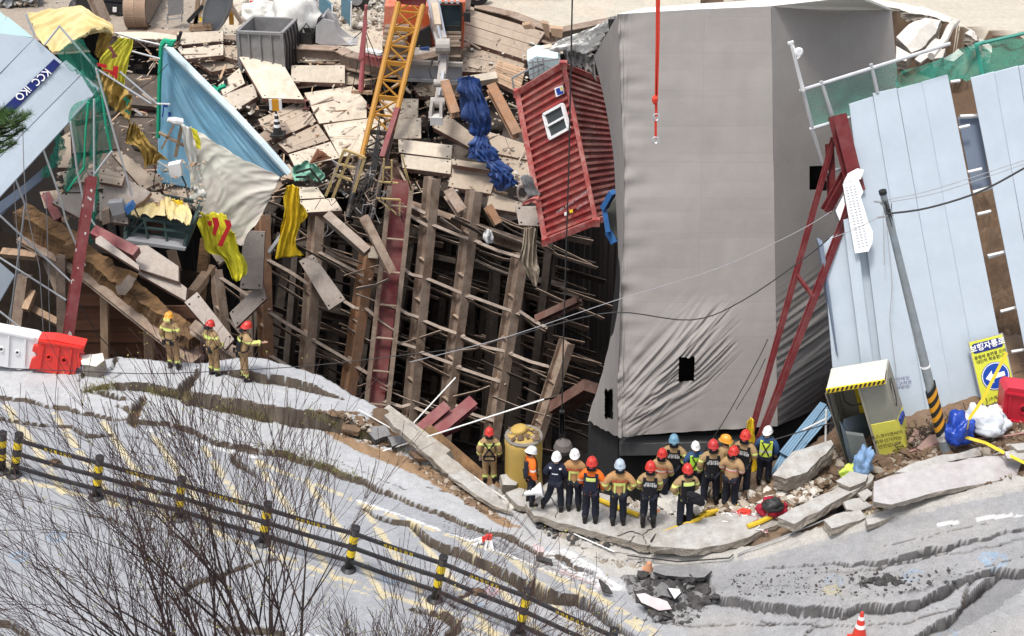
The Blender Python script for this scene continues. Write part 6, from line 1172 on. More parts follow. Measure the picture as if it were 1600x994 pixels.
# rubble heaps, sacks, panels far
RUB = mat('rubble_stone', (.36, .31, .25), .95, .2, 4, .6, obvar=.25); RUBP = mat('rubble_pale', (.55, .52, .47), .95, .12, 4, .5, obvar=.15)
def stones(name, label, n, fn, sz, m, seed, kind='stuff'):
    r = random.Random(seed); mb = MB(); pts = [Vector(v).normalized() for v in ((1, 1, 1), (-1, -1, 1), (-1, 1, -1), (1, -1, -1), (1.2, 0, 0), (-1.2, 0, 0), (0, 1.2, 0), (0, -1.2, 0), (0, 0, 1.1), (0, 0, -1.1))]
    for i in range(n):
        p = fn(r); s = sz[0]*(sz[1]/sz[0])**(r.random()**2.2); bmh = bmesh.new(); sc3 = (r.uniform(.6, 1.3), r.uniform(.6, 1.2), r.uniform(.35, .8))
        rot = Matrix.Rotation(r.uniform(0, 6), 3, 'Z') @ Matrix.Rotation(r.uniform(-.5, .5), 3, 'X')
        for v in pts: bmh.verts.new(rot @ Vector((v.x*sc3[0]*s*r.uniform(.7, 1.15), v.y*sc3[1]*s*r.uniform(.7, 1.15), v.z*sc3[2]*s*r.uniform(.7, 1.15))))
        bmesh.ops.convex_hull(bmh, input=bmh.verts); bmh.verts.ensure_lookup_table(); bmh.verts.index_update()
        vs = [v.co+p for v in bmh.verts]; fs = [[v.index for v in f.verts] for f in bmh.faces]; mb.add(vs, fs, r.randrange(len(m))); bmh.free()
    o = mb.build(name, m); tag(o, label, 'rubble' if kind is None else None); 
    if kind: o['kind'] = kind
    return o
def zp(x0, x1, y0, y1, hh=.0): return lambda r: (lambda a, b: PZ(a, b, GZ)+Vector((0, 0, r.uniform(0, hh))))(r.uniform(x0, x1), r.uniform(y0, y1))
stones('rubble', 'loose stones along the top edge of the site', 500, zp(375, 600, 2, 48, .2), (.05, .22), [RUB, RUBP], 1)
stones('rubble', 'heap of broken stones at the upper left', 420, zp(0, 60, -5, 12, .5), (.08, .35), [mat('grey_stone', (.33, .34, .35), .95, .2, 4, .5), RUB], 2)
stones('gravel', 'grit scattered over the far site floor', 900, zp(60, 700, 3, 70, .02), (.02, .07), [RUB, RUBP], 3)
stones('rubble', 'crumbled concrete and dust lumps lying over the fallen decking', 900, lambda r: PD(r.uniform(270, 850), r.uniform(60, 300), r.uniform(.0, .3)), (.02, .13), [RUB, RUBP, DECKB], 4)
stones('rubble', 'lumps of earth and broken board around the cage and wale', 420, lambda r: PY(r.uniform(60, 330), r.uniform(235, 400), r.uniform(41.5, 44)) if r.random() < .0 else (lambda x, y: PN(x, y, PY(200, 300, 43.4), Vector((0, -.5, .86))))(r.uniform(90, 320), r.uniform(250, 345)), (.03, .16), [RUB, DECKB, TIMB], 5)
for k_, q_ in enumerate(([(96, 268), (134, 262), (140, 282), (102, 290)], [(156, 264), (196, 272), (190, 290), (154, 284)], [(200, 300), (250, 300), (262, 316), (206, 318)], [(62, 300), (96, 296), (100, 318), (70, 326)], [(176, 300), (206, 304), (200, 326), (172, 320)], [(120, 318), (142, 314), (144, 340), (124, 344)])):
    panel(q_, ('floor plate behind the slanting tubes, upper left of the maroon column', 'floor plate just right of the maroon column top', 'floor plate directly behind the yellow covered cage', 'floor plate stub over the left end of the rotten wale', 'floor plate left of the cage by the junction box', 'floor plate against the foot of the upright tube')[k_], 0, .14, DECKB, None, 1+2*(k_ % 2), n=(.05*(k_ % 3)-.05, -.52, .85), Y=43.0+.1*k_, seed=80+k_)
SACK = mat('white_woven_sack', (.62, .61, .58), .8, .08, 5, .3)
def blob(name, label, c_, sx, sy, sz, m, cat, seed=0, fold=.25, group=None, rotz=0):
    me = bpy.data.meshes.new(name); b_ = bmesh.new(); bmesh.ops.create_icosphere(b_, subdivisions=4, radius=1)
    for v in b_.verts:
        n = v.co.normalized(); f = 1+fold*(noise.noise(n*1.6+Vector((seed, 0, 0)))-abs(noise.noise(n*4+Vector((seed, 3, 0))))*.7+.15); v.co = Matrix.Rotation(rotz, 3, 'Z') @ Vector((n.x*sx*f, n.y*sy*f, (max(n.z, -.5)+.5)*sz*.67*f))+Vector(c_)
    b_.to_mesh(me); b_.free(); me.materials.append(m); me.polygons.foreach_set('use_smooth', [True]*len(me.polygons)); return tag(link(name, me), label, cat, group)
blob('sack', 'low white sack with rubble behind the skip', PZ(408, 30, GZ), .8, .6, .7, SACK, 'sack', 1, group='white rubble sacks behind the skip')
blob('sack', 'big white sack slumped right behind the skip', PZ(462, 52, GZ), 1.0, .9, 1.6, SACK, 'sack', 2, group='white rubble sacks behind the skip')
for i, (q, lab) in enumerate((([(497, -10), (518, 8), (518, 42), (500, 28)], 'left of two blue-grey panels propped up at the top'), ([(533, -10), (548, 3), (547, 42), (533, 22)], 'right of two blue-grey panels propped up at the top'))):
    o = thing('propped_panel', lab, 'panel', PZ(510+34*i, 42, GZ), 'blue-grey propped panels'); mb = MB(); mb.prism([PY(a, b, 59.5) for a, b in q], (.05, .1, 0)); mb.build('panel', mat('teal_grey_panel', (.13, .24, .30), .5, .1), o); mb = MB(); mb.bar(PY(q[1][0]+1, q[1][1], 59.4), PY(q[2][0]+1, q[2][1], 59.4), .05, .05); mb.build('edge', WPL, o)
for k, (x, y, w) in enumerate(((557, 6, 30), (745, -2, 24))):
    o = thing('truck_wheel', ('wheel of a vehicle cut by the top edge, right of the blue-grey panels', 'wheel of a vehicle cut by the top edge, right of the excavator cab')[k], 'wheel', PZ(x, y+10, GZ)); c_ = PZ(x, y+10, GZ)+Vector((0, 0, .5)); mb = MB(); mb.lathe(c_, [(.3, -.1), (.5, -.1), (.52, .1), (.45, .2)], 20, (.2, -1, 0)); mb.build('tyre', dk, o); mb = MB(); mb.lathe(c_+Vector((.03, -.18, 0)), [(.27, .0), (.22, .08)], 16, (.2, -1, 0)); mb.build('rim', WIREG, o)
    mb = MB(); mb.box(c_+Vector((1.6, .5, .35)), 3.5, .2, .25); mb.build('chassis', dk, o)
tbm = MB(); tbm.box(PZ(465, 25, GZ)+Vector((0, 0, 1.2)), 1.6, 1.0, .12); o = tag(tbm.build('table_top', WPL), 'white board on rusty drums at the top edge', 'board'); 
for s in (-.45, .45): mb = MB(); mb.box(PZ(472, 27, GZ)+Vector((s-.1, 0, .55)), .5, .5, 1.1); mb.build('drum', MAROON, o)
# blue IBC / white heap behind the container top
ib = thing('water_tank', 'pale blue caged water tank crushed above the container\'s top corner', 'tank', PY(845, 115, 48)); q = [(824, 96), (838, 88), (872, 92), (876, 104), (840, 122), (828, 124)]
mb = MB(); mb.prism([PY(a, b, 48) for a, b in q], (0, .7, .1)); mb.build('tank', mat('pale_tank_plastic', (.50, .62, .63), .4, .1, 3, .2), ib)
for p, q in (((826, 98), (874, 92)), ((827, 108), (850, 100)), ((827, 118), (850, 106)), ((832, 94), (834, 122)), ((840, 90), (842, 118)), ((848, 90), (850, 112)), ((800, 122), (843, 100)), ((843, 100), (880, 112)), ((805, 150), (800, 122))): mb = MB(); mb.bar(PY(*p, 47.8), PY(*q, 47.8), .05, .05); mb.build('cage_bar', WIREG, ib)
sheet('sheet', 'white sheeting bunched between the container top and the wrapped building', [[(866, 66), (905, 52), (945, 34), (962, 24)], [(868, 74), (900, 66), (930, 58), (955, 45)], [(872, 82), (895, 80), (915, 84), (935, 76)]], 0, WHT, 'sheet', nu=40, nv=16, fold=.25, seed=23, ff=5, Yf=lambda a, b: 44.5-(a-866)*.03)
sheet('sheet', 'grey sheet flap torn from the building beside the container top', [[(880, 78), (895, 74), (930, 84)], [(884, 92), (905, 92), (930, 100)], [(893, 102), (915, 108), (932, 125)]], 43.8, FAB, 'sheet', nu=24, nv=16, fold=.18, seed=24, ff=5)
for i, (q, lab) in enumerate((([(846, 36), (857, 38), (859, 60), (852, 56)], 'upright timber offcut on top of the long planked deck sheet'), ([(816, 40), (828, 38), (836, 45), (820, 46)], 'yellowish block on the long planked deck sheet'), ([(860, 44), (880, 46), (878, 60), (862, 56)], 'stack of small boards left of the white sheeting'), ([(838, 78), (860, 74), (880, 84), (850, 90)], 'pale board lying left of the bunched white sheeting'))): mb = MB(); mb.prism([PY(a, b, 55-i*.5 if i < 3 else 48.5) for a, b in q], (0, .3, 0)); tag(mb.build('timber_offcut', TIMB if i < 3 else DECK), lab, 'timber', 'offcuts near the white sheeting')
# ================================================================ BROKEN PAVEMENT SLABS AND RUBBLE IN THE TROUGH
SLT = mat('pavement_slab_top', (0.40, 0.39, 0.37), .92, .16, 6, .6, dirt=(.22, .19, .155), dirt_amt=.75, dirt_scale=1.8); PKT = mat('pinkish_slab_top', (0.40, 0.385, 0.38), .9, .12, 5, .4, dirt=(.27, .215, .22), dirt_amt=.6, dirt_scale=.8)
ASC = mat('broken_asphalt', (.06, .057, .057), .95, .3, 8, 1.0, dirt=(.14, .13, .125), dirt_amt=.4, bdist=.04)
DKP = mat('dry_road_chunk', (.20, .195, .195), .9, .2, 8, .6); DSOIL = mat('soil_clod', (.15, .10, .065), .98, .3, 5, .8, obvar=.2)
SLABS = []
def slab(q, label, dz, n=(0, 0, 1), th=.2, mats=None, seed=0, name='pavement_slab', cat='concrete slab', group='broken pavement slabs', dv=None, jag=.05, amp=.04, cell=.16):
    n = Vector(n).normalized(); c = PF(sum(a for a, b in q)/len(q), sum(b for a, b in q)/len(q), dz); t = [PN(a, b, c, n) for a, b in q]; SLABS.append((q, c, n))
    if (t[1]-t[0]).cross(t[2]-t[1]).dot(n) < 0: pass
    o = rough_block(name, t, -n*th if dv is None else Vector(dv), mats or [SLT, CONCS], seed=seed, jag=jag, amp=amp, cell=cell); return tag(o, label, cat, group)
slab([(822, 788), (850, 772), (900, 772), (960, 790), (1040, 800), (1085, 826), (1060, 842), (1012, 853), (985, 846), (900, 823), (835, 806)], 'wide cracked platform slab under the row of watching rescuers', .45, (0, -.04, 1), .2, seed=101)
slab([(1016, 853), (1026, 834), (1090, 810), (1140, 802), (1205, 800), (1212, 806), (1232, 812), (1150, 846), (1090, 858)], 'pale slab continuing right of the platform under the yellow hoses', .38, (-.06, -.04, 1), .2, seed=102)
slab([(1214, 808), (1290, 770), (1355, 736), (1366, 744), (1362, 752), (1300, 786), (1240, 818)], 'long narrow slab ramp above the dark drain gap', .42, (-.14, -.05, 1), .22, seed=103)
slab([(1207, 742), (1238, 706), (1299, 688), (1303, 694), (1262, 738), (1228, 748)], 'thick tilted pale slab right of the hi-vis man', .75, (-.12, -.28, 1), .45, seed=104, amp=.07)
slab([(1364, 784), (1366, 752), (1400, 742), (1470, 724), (1540, 712), (1602, 712), (1588, 744), (1545, 752), (1470, 768), (1392, 788)], 'huge pinkish grey slab lying tilted along the right kerb', .42, (-.02, -.22, 1), .14, [PKT, CONCS], seed=105)
slab([(1287, 813), (1318, 800), (1344, 796), (1352, 808), (1300, 826)], 'square broken kerb block beside the drain gap', .3, (-.08, -.12, 1), .24, seed=106)
slab([(1353, 812), (1408, 796), (1412, 804), (1356, 820)], 'low kerb stone right of the square broken block', .16, (-.06, -.1, 1), .16, seed=107)
slab([(1398, 738), (1430, 722), (1530, 699), (1533, 711), (1475, 724), (1420, 738)], 'narrow concrete strip above the huge pinkish slab', .36, (-.04, -.1, 1), .12, seed=108)
slab([(1570, 706), (1602, 700), (1640, 712), (1600, 718), (1574, 716)], 'flat slab stub at the right picture edge, lower of two', .42, (0, -.1, 1), .1, seed=109)
slab([(1578, 694), (1600, 692), (1640, 700), (1590, 704)], 'flat slab stub at the right picture edge, upper of two', .5, (0, -.1, 1), .1, seed=110)
slab([(1306, 752), (1330, 736), (1356, 742), (1352, 752), (1328, 762)], 'pale broken wedge below the blue and green bundle', .5, (-.1, -.15, 1), .12, seed=111)
slab([(1340, 770), (1356, 764), (1366, 772), (1350, 784)], 'small square paver in the soil above the kerb block', .22, (-.1, -.3, 1), .08, seed=112)
slab([(1318, 784), (1345, 778), (1362, 790), (1340, 798), (1322, 796)], 'shattered paver lying left of the huge pinkish slab', .2, (0, -.2, 1), .08, seed=113)
slab([(781, 742), (800, 738), (812, 748), (806, 758), (786, 758)], 'pale chunk of concrete at the foot of the yellow tank', .35, (.1, -.3, 1), .3, seed=114)
slab([(1030, 772), (1075, 758), (1112, 762), (1100, 784), (1040, 786)], 'pale slab corner behind the rescuer with the shoulder bag', .3, (0, -.2, 1), .2, seed=115)
slab([(895, 768), (940, 770), (985, 785), (960, 792), (905, 782)], 'tilted slab behind the feet of the front rescuers', .35, (0, -.35, 1), .15, seed=116)
slab([(600, 648), (614, 642), (690, 702), (762, 762), (812, 812), (836, 838), (800, 822), (740, 778), (664, 708), (616, 668)], 'long grey-brown retaining strip sliding down from the pit edge to the trough', .22, (.25, -.5, .8), .22, [mat('dusty_concrete_edge', (.27, .245, .215), .95, .25, 4, .8, dirt=(.14, .11, .085), dirt_amt=.7), CONCS], seed=130, amp=.06, jag=.08)
for i_, (q_, l_) in enumerate((([(570, 668), (602, 664), (612, 680), (586, 688)], 'dark grey asphalt fragment at the upper end of the brown bank'), ([(606, 682), (628, 680), (634, 692), (612, 698)], 'dark grey asphalt fragment just below the upper one on the bank'), ([(536, 660), (566, 668), (560, 676), (534, 670)], 'brown plate-like clod left of the dark fragments'), ([(640, 704), (660, 706), (668, 718), (648, 716)], 'brown plate-like clod lower down the bank'))): slab(q_, l_, .3, (.1, -.3, 1), .14, [DKP if i_ < 2 else DSOIL, ASC if i_ < 2 else DSOIL], seed=140+i_, name='asphalt_fragment', cat='fragment', group='fragments on the brown bank')
slab([(850, 800), (810, 790), (790, 770), (812, 762), (850, 775)], 'rough slab under the megaphone man', .25, (.1, -.1, 1), .15, seed=117)
slab([(700, 742), (725, 735), (770, 765), (790, 790), (800, 800), (770, 790)], 'long pale sliver slab below the harnessed firefighter', .25, (.12, -.1, 1), .1, seed=118)
slab([(125, 556), (160, 551), (163, 563), (150, 573), (128, 570)], 'white concrete block beside the red water barrier', .55, (0, -.3, 1), .45, [CONCM, CONCS], seed=119)
slab([(940, 846), (1005, 850), (1120, 858), (1140, 864), (1000, 868), (880, 850), (895, 838)], 'sunken pavement edge strip below the platform', .12, (0, -.02, 1), .3, seed=120, jag=.03)
slab([(1022, 884), (1088, 882), (1112, 892), (1100, 902), (1040, 900), (1020, 893)], 'lifted grey asphalt scab at the top of the dark heap', .3, (0, -.15, 1), .1, [DKP, ASC], seed=121)
slab([(995, 928), (1008, 926), (1042, 940), (1050, 952), (1030, 954), (1002, 942)], 'white and pink painted road fragment tipped on the dark heap', .35, (.15, -.45, 1), .1, [mat('painted_fragment', (.55, .5, .5), .8, .1, 6, .2, dirt=(.4, .25, .27), dirt_amt=.6), ASC], seed=122)
slab([(1044, 919), (1062, 920), (1064, 926), (1054, 936)], 'small white painted fragment right of the larger one', .3, (0, -.5, 1), .08, [mat('white_fragment', (.6, .6, .6), .8, .1), ASC], seed=123)
slab([(937, 905), (950, 915), (958, 928), (944, 924)], 'dark upright asphalt shard left of the heap', .3, (.4, -.6, 1), .08, [ASC, ASC], seed=124)
slab([(838, 867), (862, 874), (864, 880), (842, 874)], 'dark lump lying left of the painted road letters', .16, (0, -.1, 1), .12, [ASC, ASC], seed=125)
for i_, pts_ in enumerate(([(900, 776), (930, 800), (925, 822)], [(1010, 850), (1004, 836), (1020, 824), (1012, 808), (1030, 800)], [(965, 838), (985, 830), (1004, 836)], [(985, 846), (992, 836)], [(860, 776), (872, 796), (866, 814)])):
    P_ = []
    for (x0, y0), (x1, y1) in zip(pts_[:-1], pts_[1:]):
        for k in range(5): P_.append(PN(x0+(x1-x0)*k/5+math.sin(k*2.3+x0)*1.2, y0+(y1-y0)*k/5+math.cos(k*3.1+y0)*.8, SLABS[0][1]+Vector((0, 0, .004)), SLABS[0][2]))
    mb = MB(); mb.tube(P_, .014, 4); tag(mb.build('crack_line', ASC), ('crack behind the orange-sleeved rescuers', 'main jagged crack splitting the platform at the black hose end', 'short side crack left of the black hose end', 'tiny crack at the platform lip', 'crack under the navy man')[i_], 'crack')
# clods, asphalt crumbs, rubble
def gp(poly, dz=0.0):
    P = [(PF(a, b).x, PF(a, b).y) for a, b in poly]; xs = [p[0] for p in P]; ys = [p[1] for p in P]
    def f(r):
        while True:
            x = r.uniform(min(xs), max(xs)); y = r.uniform(min(ys), max(ys))
            if inside((x, y), P): return Vector((x, y, gz(x, y)+dz))
    return f
stones('asphalt_rubble', 'heap of black asphalt lumps in the trough', 420, gp([(975, 905), (1010, 893), (1090, 890), (1112, 915), (1118, 938), (1060, 950), (1030, 975), (1010, 945), (985, 930)]), (.05, .28), [ASC, ASC, DKP], 201)
stones('rubble', 'mixed rubble between the tank and the rescuers', 520, gp([(745, 752), (800, 748), (900, 765), (1030, 778), (1060, 800), (1000, 812), (880, 790), (835, 815), (800, 800)]), (.04, .24), [RUBP, RUB, SLT], 202)
stones('rubble', 'rubble in front of the void below the platform', 420, gp([(830, 808), (880, 830), (960, 850), (1000, 860), (900, 858), (850, 835)]), (.04, .2), [RUB, SLT, ASC], 203)
stones('rubble', 'pale stones around the yellow hoses', 160, gp([(1015, 800), (1080, 795), (1100, 815), (1040, 830), (1010, 815)], .4), (.08, .22), [RUBP, SLT], 204)
stones('rubble', 'stones and clods around the equipment pile', 420, gp([(1130, 790), (1210, 770), (1290, 760), (1250, 810), (1180, 825), (1120, 815)], .15), (.04, .22), [RUBP, RUB, DSOIL], 205)
stones('rubble', 'soil clods along the fence foot and booth', 1500, gp([(1290, 700), (1400, 690), (1500, 660), (1610, 640), (1610, 705), (1500, 715), (1400, 740), (1300, 770), (1240, 800), (1200, 770)]), (.03, .20), [DSOIL, DSOIL, RUB], 206)
stones('rubble', 'clods below the huge pinkish slab', 500, gp([(1360, 780), (1600, 745), (1602, 752), (1420, 793), (1345, 808)]), (.02, .1), [DSOIL, RUB], 207)
stones('rubble', 'loose stones on the sandy patch behind the rescuers', 300, gp([(1060, 770), (1200, 750), (1210, 790), (1100, 800)]), (.03, .12), [DSOIL, RUB], 208)
stones('asphalt_crumbs', 'black crumbs scattered over the right road', 420, gp([(1130, 900), (1300, 890), (1500, 895), (1500, 925), (1330, 942), (1150, 940)]), (.012, .06), [ASC], 209)
stones('asphalt_crumbs', 'larger black crumbs beside the wide right crack', 40, gp([(1340, 905), (1425, 905), (1430, 916), (1345, 918)]), (.05, .15), [ASC], 210)
stones('asphalt_crumbs', 'crumbs along the long left crack', 160, gp([(1005, 935), (1110, 945), (1080, 975), (1020, 975)]), (.02, .1), [ASC, DKP], 211)
stones('rubble', 'clods on the brown bank at the pit edge', 500, gp([(500, 668), (560, 690), (620, 705), (690, 745), (760, 790), (800, 825), (740, 795), (680, 755), (610, 700), (560, 665)]), (.03, .16), [DSOIL, RUB, DSOIL], 212)
stones('rubble', 'small stones at the trough bottom below the kerb', 90, gp([(930, 870), (1010, 876), (1010, 888), (930, 880)]), (.03, .14), [RUB, SLT], 213)
stones('gravel', 'grit on the platform slab', 700, gp([(835, 800), (900, 780), (1040, 805), (1070, 825), (1010, 848), (900, 820)], .43), (.006, .03), [RUB, DSOIL], 214)
stones('gravel', 'grit over both road halves', 1200, gp([(650, 700), (900, 880), (1200, 900), (1590, 800), (1590, 990), (1100, 990), (600, 850)], 0), (.005, .022), [ASC, RUB], 215)
# brush and dead twigs along the fence foot
r = random.Random(31); mb = MB(); TWG = mat('dead_twig', (.09, .065, .05), .9, .3, 5, .2)
for k in range(340):
    x = r.uniform(1395, 1590); p = PG(x, 694-(x-1395)*.30+r.uniform(-6, 14)); pts = [p]
    for _ in range(4): pts.append(pts[-1]+Vector((r.uniform(-.16, .16), r.uniform(-.1, .1), r.uniform(-.02, .13))))
    mb.tube(pts, r.uniform(.005, .014), 4, cap=False)
o = mb.build('dead_brush', TWG); o['kind'] = 'stuff'; o['label'] = 'dead brush along the fence foot'
# stepped dry grass tufts on the left cracks
mb = MB(); GRS = mat('pale_new_grass', (.22, .20, .07), .8, .3, 5, 0, obvar=0)
for k in range(2600):
    t = r.random(); cl = r.choice((((340, 640), (420, 656)), ((230, 612), (300, 622)), ((130, 610), (180, 606)), ((400, 695), (520, 730)), ((480, 648), (600, 690)), ((610, 690), (700, 742)), ((440, 712), (560, 748))))
    a, b = cl; p = PG(a[0]+(b[0]-a[0])*t+r.gauss(0, 4), a[1]+(b[1]-a[1])*t+r.gauss(0, 4)); h = r.uniform(.05, .16); d = Vector((r.uniform(-.08, .08), r.uniform(-.08, .05), h)); w = Vector((.006, 0, 0)); mb.add([p-w, p+w, p+d], [[0, 1, 2]])
o = mb.build('dry_grass', GRS); o['kind'] = 'stuff'; o['label'] = 'dry grass tufts in the kerb cracks'
# ================================================================ TANK
tp = PG(818, 756); tp = PY(818, 757, tp.y); tkm = mat('ochre_tank_plastic', (.45, .30, .07), .5, .10, 1.5, .15, dirt=(.30, .23, .12), dirt_amt=.45, dirt_scale=1.4)
tkx = thing('yellow_tank', 'large ochre cylindrical tank standing dented at the pit edge', 'tank', tp); w_ = 29/scale_at(tp); hT = 84/scale_at(tp)/.83
prof = [(w_*.98, -.3), (w_*.99, 0), (w_, hT*.3), (w_*.99, hT*.7), (w_*.98, hT*.82), (w_*.90, hT*.9), (w_*.7, hT*.94), (w_*.1, hT*.95)]
mb = MB(); mb.lathe(tp, prof, 40); 
for i in range(len(mb.v)):
    v = Vector(mb.v[i]); d_ = noise.noise((v-tp)*1.7)*.05+(-.05 if noise.noise((v-tp)*2.6+Vector((5, 0, 0))) > .35 else 0); q = (v-tp); q.z = 0; v += q.normalized()*d_ if q.length > .01 else Vector(); mb.v[i] = tuple(v)
mb.build('shell', tkm, tkx, True)
mb = MB(); mb.tube([tp+Vector((math.cos(t)*w_*.92, math.sin(t)*w_*.92, hT*.9)) for t in [i*math.pi/8 for i in range(17)]], .05, 6); mb.build('top_ring', mat('dusty_grey', (.22, .2, .17), .9), tkx)
mb = MB(); mb.lathe(tp+Vector((-.1, .1, hT*.93)), [(.2, 0), (.2, .1), (.17, .13), (.05, .14)], 14, (-.25, 0, 1)); mb.build('filler_neck', tkm, tkx, True)
stones('rubble', 'dirt clods on top of the yellow tank', 40, lambda r: tp+Vector((r.uniform(-.35, .35), r.uniform(-.3, .3), hT*.96)), (.03, .12), [DSOIL, RUB], 216)
# ================================================================ BOOTH
BW = mat('booth_white_roof', (.62, .61, .55), .5, .05, 2, .05, dirt=(.45, .43, .35), dirt_amt=.4); BGY = mat('booth_steel_beige', (.30, .28, .22), .6, .12, 2, .1); BYE = mat('booth_yellow_vinyl', (.66, .62, .10), .5, .06, 2, .05, dirt=(.45, .38, .12), dirt_amt=.4); BGL = mat('booth_dusty_glass', (.24, .24, .20), .25, .08, 1.5, .05, dirt=(.32, .31, .26), dirt_amt=.6); BBL = mat('blue_grey_steel', (.18, .23, .28), .5, .1, 2, .1)
Yb = PG(1395, 712).y+.1; bo = thing('guard_booth', 'small tilted guard booth with white roof and yellow lower panels', 'booth', PG(1355, 715))
def bq(nm, q, Y, m, d=(0, .05, 0), parent=None):
    t = [PY(a, b, Y[i] if isinstance(Y, (list, tuple)) else Y) for i, (a, b) in enumerate(q)]; mb = MB(); mb.prism(t, d); return mb.build(nm, m, parent or bo)
D_ = 1.15
bq('roof', [(1299, 576), (1386.6, 561), (1382, 594), (1291, 609)], [Yb+D_, Yb+D_, Yb-.15, Yb-.15], BW, (0, 0, -.07))
lip = bq('roof_lip', [(1291, 609), (1383, 594), (1383.5, 600), (1291.5, 615)], Yb-.16, YELP)
for k in range(13):
    x = 1292+k*7.1; y = 609-k*1.16; bq('black_stripe', [(x+2.4, y-.5), (x+5.6, y-1), (x+3.4, y+4.6), (x, y+5.4)], Yb-.175, BPR, (0, .01, 0), lip)
bq('right_wall', [(1383, 600), (1387, 563), (1408, 633), (1399, 657)], [Yb, Yb+D_, Yb+D_, Yb], BGY, (.03, 0, 0))
rw_ = bq('right_wall_yellow', [(1399, 657), (1408, 633), (1422.5, 693), (1418, 707)], [Yb, Yb+D_, Yb+D_, Yb], BYE, (.03, 0, 0)); bq('notice', [(1404, 655), (1409, 642), (1411, 650), (1406, 664)], [Yb+.22, Yb+.7, Yb+.7, Yb+.22], NAVY, (.05, 0, 0), rw_)
bq('front_glass', [(1342, 607), (1383, 600), (1399, 657), (1358, 665)], Yb, BGL)
fy = bq('front_panel', [(1358, 665), (1399, 657), (1418, 706), (1374, 717)], Yb-.02, BYE)
bq('left_wall', [(1291, 615), (1306, 592), (1322, 650), (1326, 729)], [Yb-.05, Yb+D_, Yb+D_, Yb], BGY, (-.03, 0, 0))
bq('corner_post', [(1290, 612), (1294, 612), (1329, 727), (1325, 729)], Yb-.08, dk); bq('inner_edge', [(1340, 607), (1343.5, 607), (1376, 716), (1372, 717)], Yb-.04, BGY)
bq('back_wall', [(1304, 596), (1386, 580), (1412, 690), (1330, 700)], Yb+D_-.05, BGY); bq('back_yellow_strip', [(1335, 608), (1341, 607), (1352, 645), (1344, 646)], Yb+D_-.15, YELP)
bq('inner_counter', [(1318, 655), (1350, 645), (1360, 668), (1325, 672)], [Yb+.3, Yb+1.0, Yb+1.0, Yb+.3], BBL, (0, 0, -.6))
bq('lower_side', [(1312, 658), (1324, 674), (1336, 712), (1327, 727)], [Yb+.1, Yb+.3, Yb+.2, Yb], BBL)
bq('chair_back', [(1322, 678), (1350, 682), (1358, 706), (1354, 713), (1330, 708)], Yb-.25, mat('grey_plastic_chair', (.15, .16, .155), .4, .1), (0, .12, 0))
mb = MB(); mb.tube([PY(1316, 612, Yb+.1), PY(1320, 628, Yb+.2), PY(1332, 634, Yb+.4), PY(1346, 631, Yb+.4)], .02, 6); mb.build('cable', WIRE, bo)
for pts in ([(1295, 616), (1302, 645), (1308, 655), (1311, 645), (1305, 615)], [(1390, 592), (1396, 628), (1401, 634), (1400, 620), (1392, 590)]): mb = MB(); mb.tube([PY(a, b, Yb+(.4 if a > 1350 else .25)) for a, b in pts], .012, 5); mb.build('window_seal', WIRE, bo)
tx = PY(1400, 672, Yb-.04)-PY(1360, 680, Yb-.04); ty = PY(1370, 670, Yb-.04)-PY(1377, 690, Yb-.04)
for s, c_ in (('포스코이앤씨의', (1386, 680)), ('최우선가치는', (1388, 688)), ('안전입니다', (1390, 696))): text(s, PY(*c_, Yb-.05), tx, ty, .115, BPR, fy, thick=.012)
# ================================================================ POLE, SIGN, BAGS
pb = PG(1478, 705); ph = PY(1380, 303, pb.y+.25); pole = thing('street_pole', 'galvanised lamp pole leaning left with a black and orange striped sleeve', 'pole', pb)
PGR = mat('galvanised_pole', (.30, .35, .38), .45, .14, 5, .1, metal=.4, dirt=(.40, .36, .30), dirt_amt=.4)
mb = MB(); mb.tube([pb-(ph-pb)*.05, pb.lerp(ph, .3), ph], [.125, .105, .07], 16); mb.build('shaft', PGR, pole); mb = MB(); mb.tube([ph, ph+(ph-pb).normalized()*.08], .085, 12); mb.build('cap', BPR, pole)
ax = (ph-pb).normalized(); ux = ax.orthogonal().normalized(); ux = Vector((1, 0, 0))-ax*ax.x; ux.normalize(); uy = ax.cross(ux); OPR = mat('orange_reflective', (.68, .30, .02), .5, .05)
t0 = .085; L_ = (ph-pb).length; seg = .135
for k in range(9):
    mb = MB(); n = 20; vs = []
    for e in (0, 1):
        for j in range(n): a = 2*math.pi*j/n; hh = t0*L_+(k+e)*seg+math.cos(a)*.13; vs.append(pb+ax*hh+(ux*math.cos(a)+uy*math.sin(a))*.134)
    mb.add(vs, [[j, (j+1) % n, n+(j+1) % n, n+j] for j in range(n)]); mb.build('stripe', OPR if k % 2 else BPR, pole)
mb = MB(); mb.tube([pb+ax*.05*L_, pb+ax*.085*L_], .132, 14); sl1 = mb.build('sticker', mat('worn_sticker', (.55, .53, .5), .6, .1), pole); mb = MB(); mb.tube([pb+ax*.345*L_, pb+ax*.352*L_], .112, 12); mb.build('band', WPR, pole)
text('안전', pb+ax*.068*L_+Vector((0, -.14, 0)), (1, 0, .2), ax, .1, REDPIPE, sl1)
for p, q in (((1366, 315), (1378, 316)), ((1371, 340), (1396, 336)), ((1376, 318), (1392, 332))): mb = MB(); mb.bar(PY(*p, ph.y-.1), PY(*q, ph.y-.1), .04, .03); mb.build('bracket', WIREG, pole)
r = random.Random(15); 
for k in range(5): mb = MB(); mb.tube([PY(1380+r.uniform(-4, 6), 312+r.uniform(0, 10), ph.y-.12), PY(1388+r.uniform(-6, 8), 335+r.uniform(-5, 20), ph.y-.15), PY(1383+r.uniform(-2, 10), 318+r.uniform(0, 10), ph.y-.12)], .01, 4); mb.build('cable_loop', WIRE, pole)
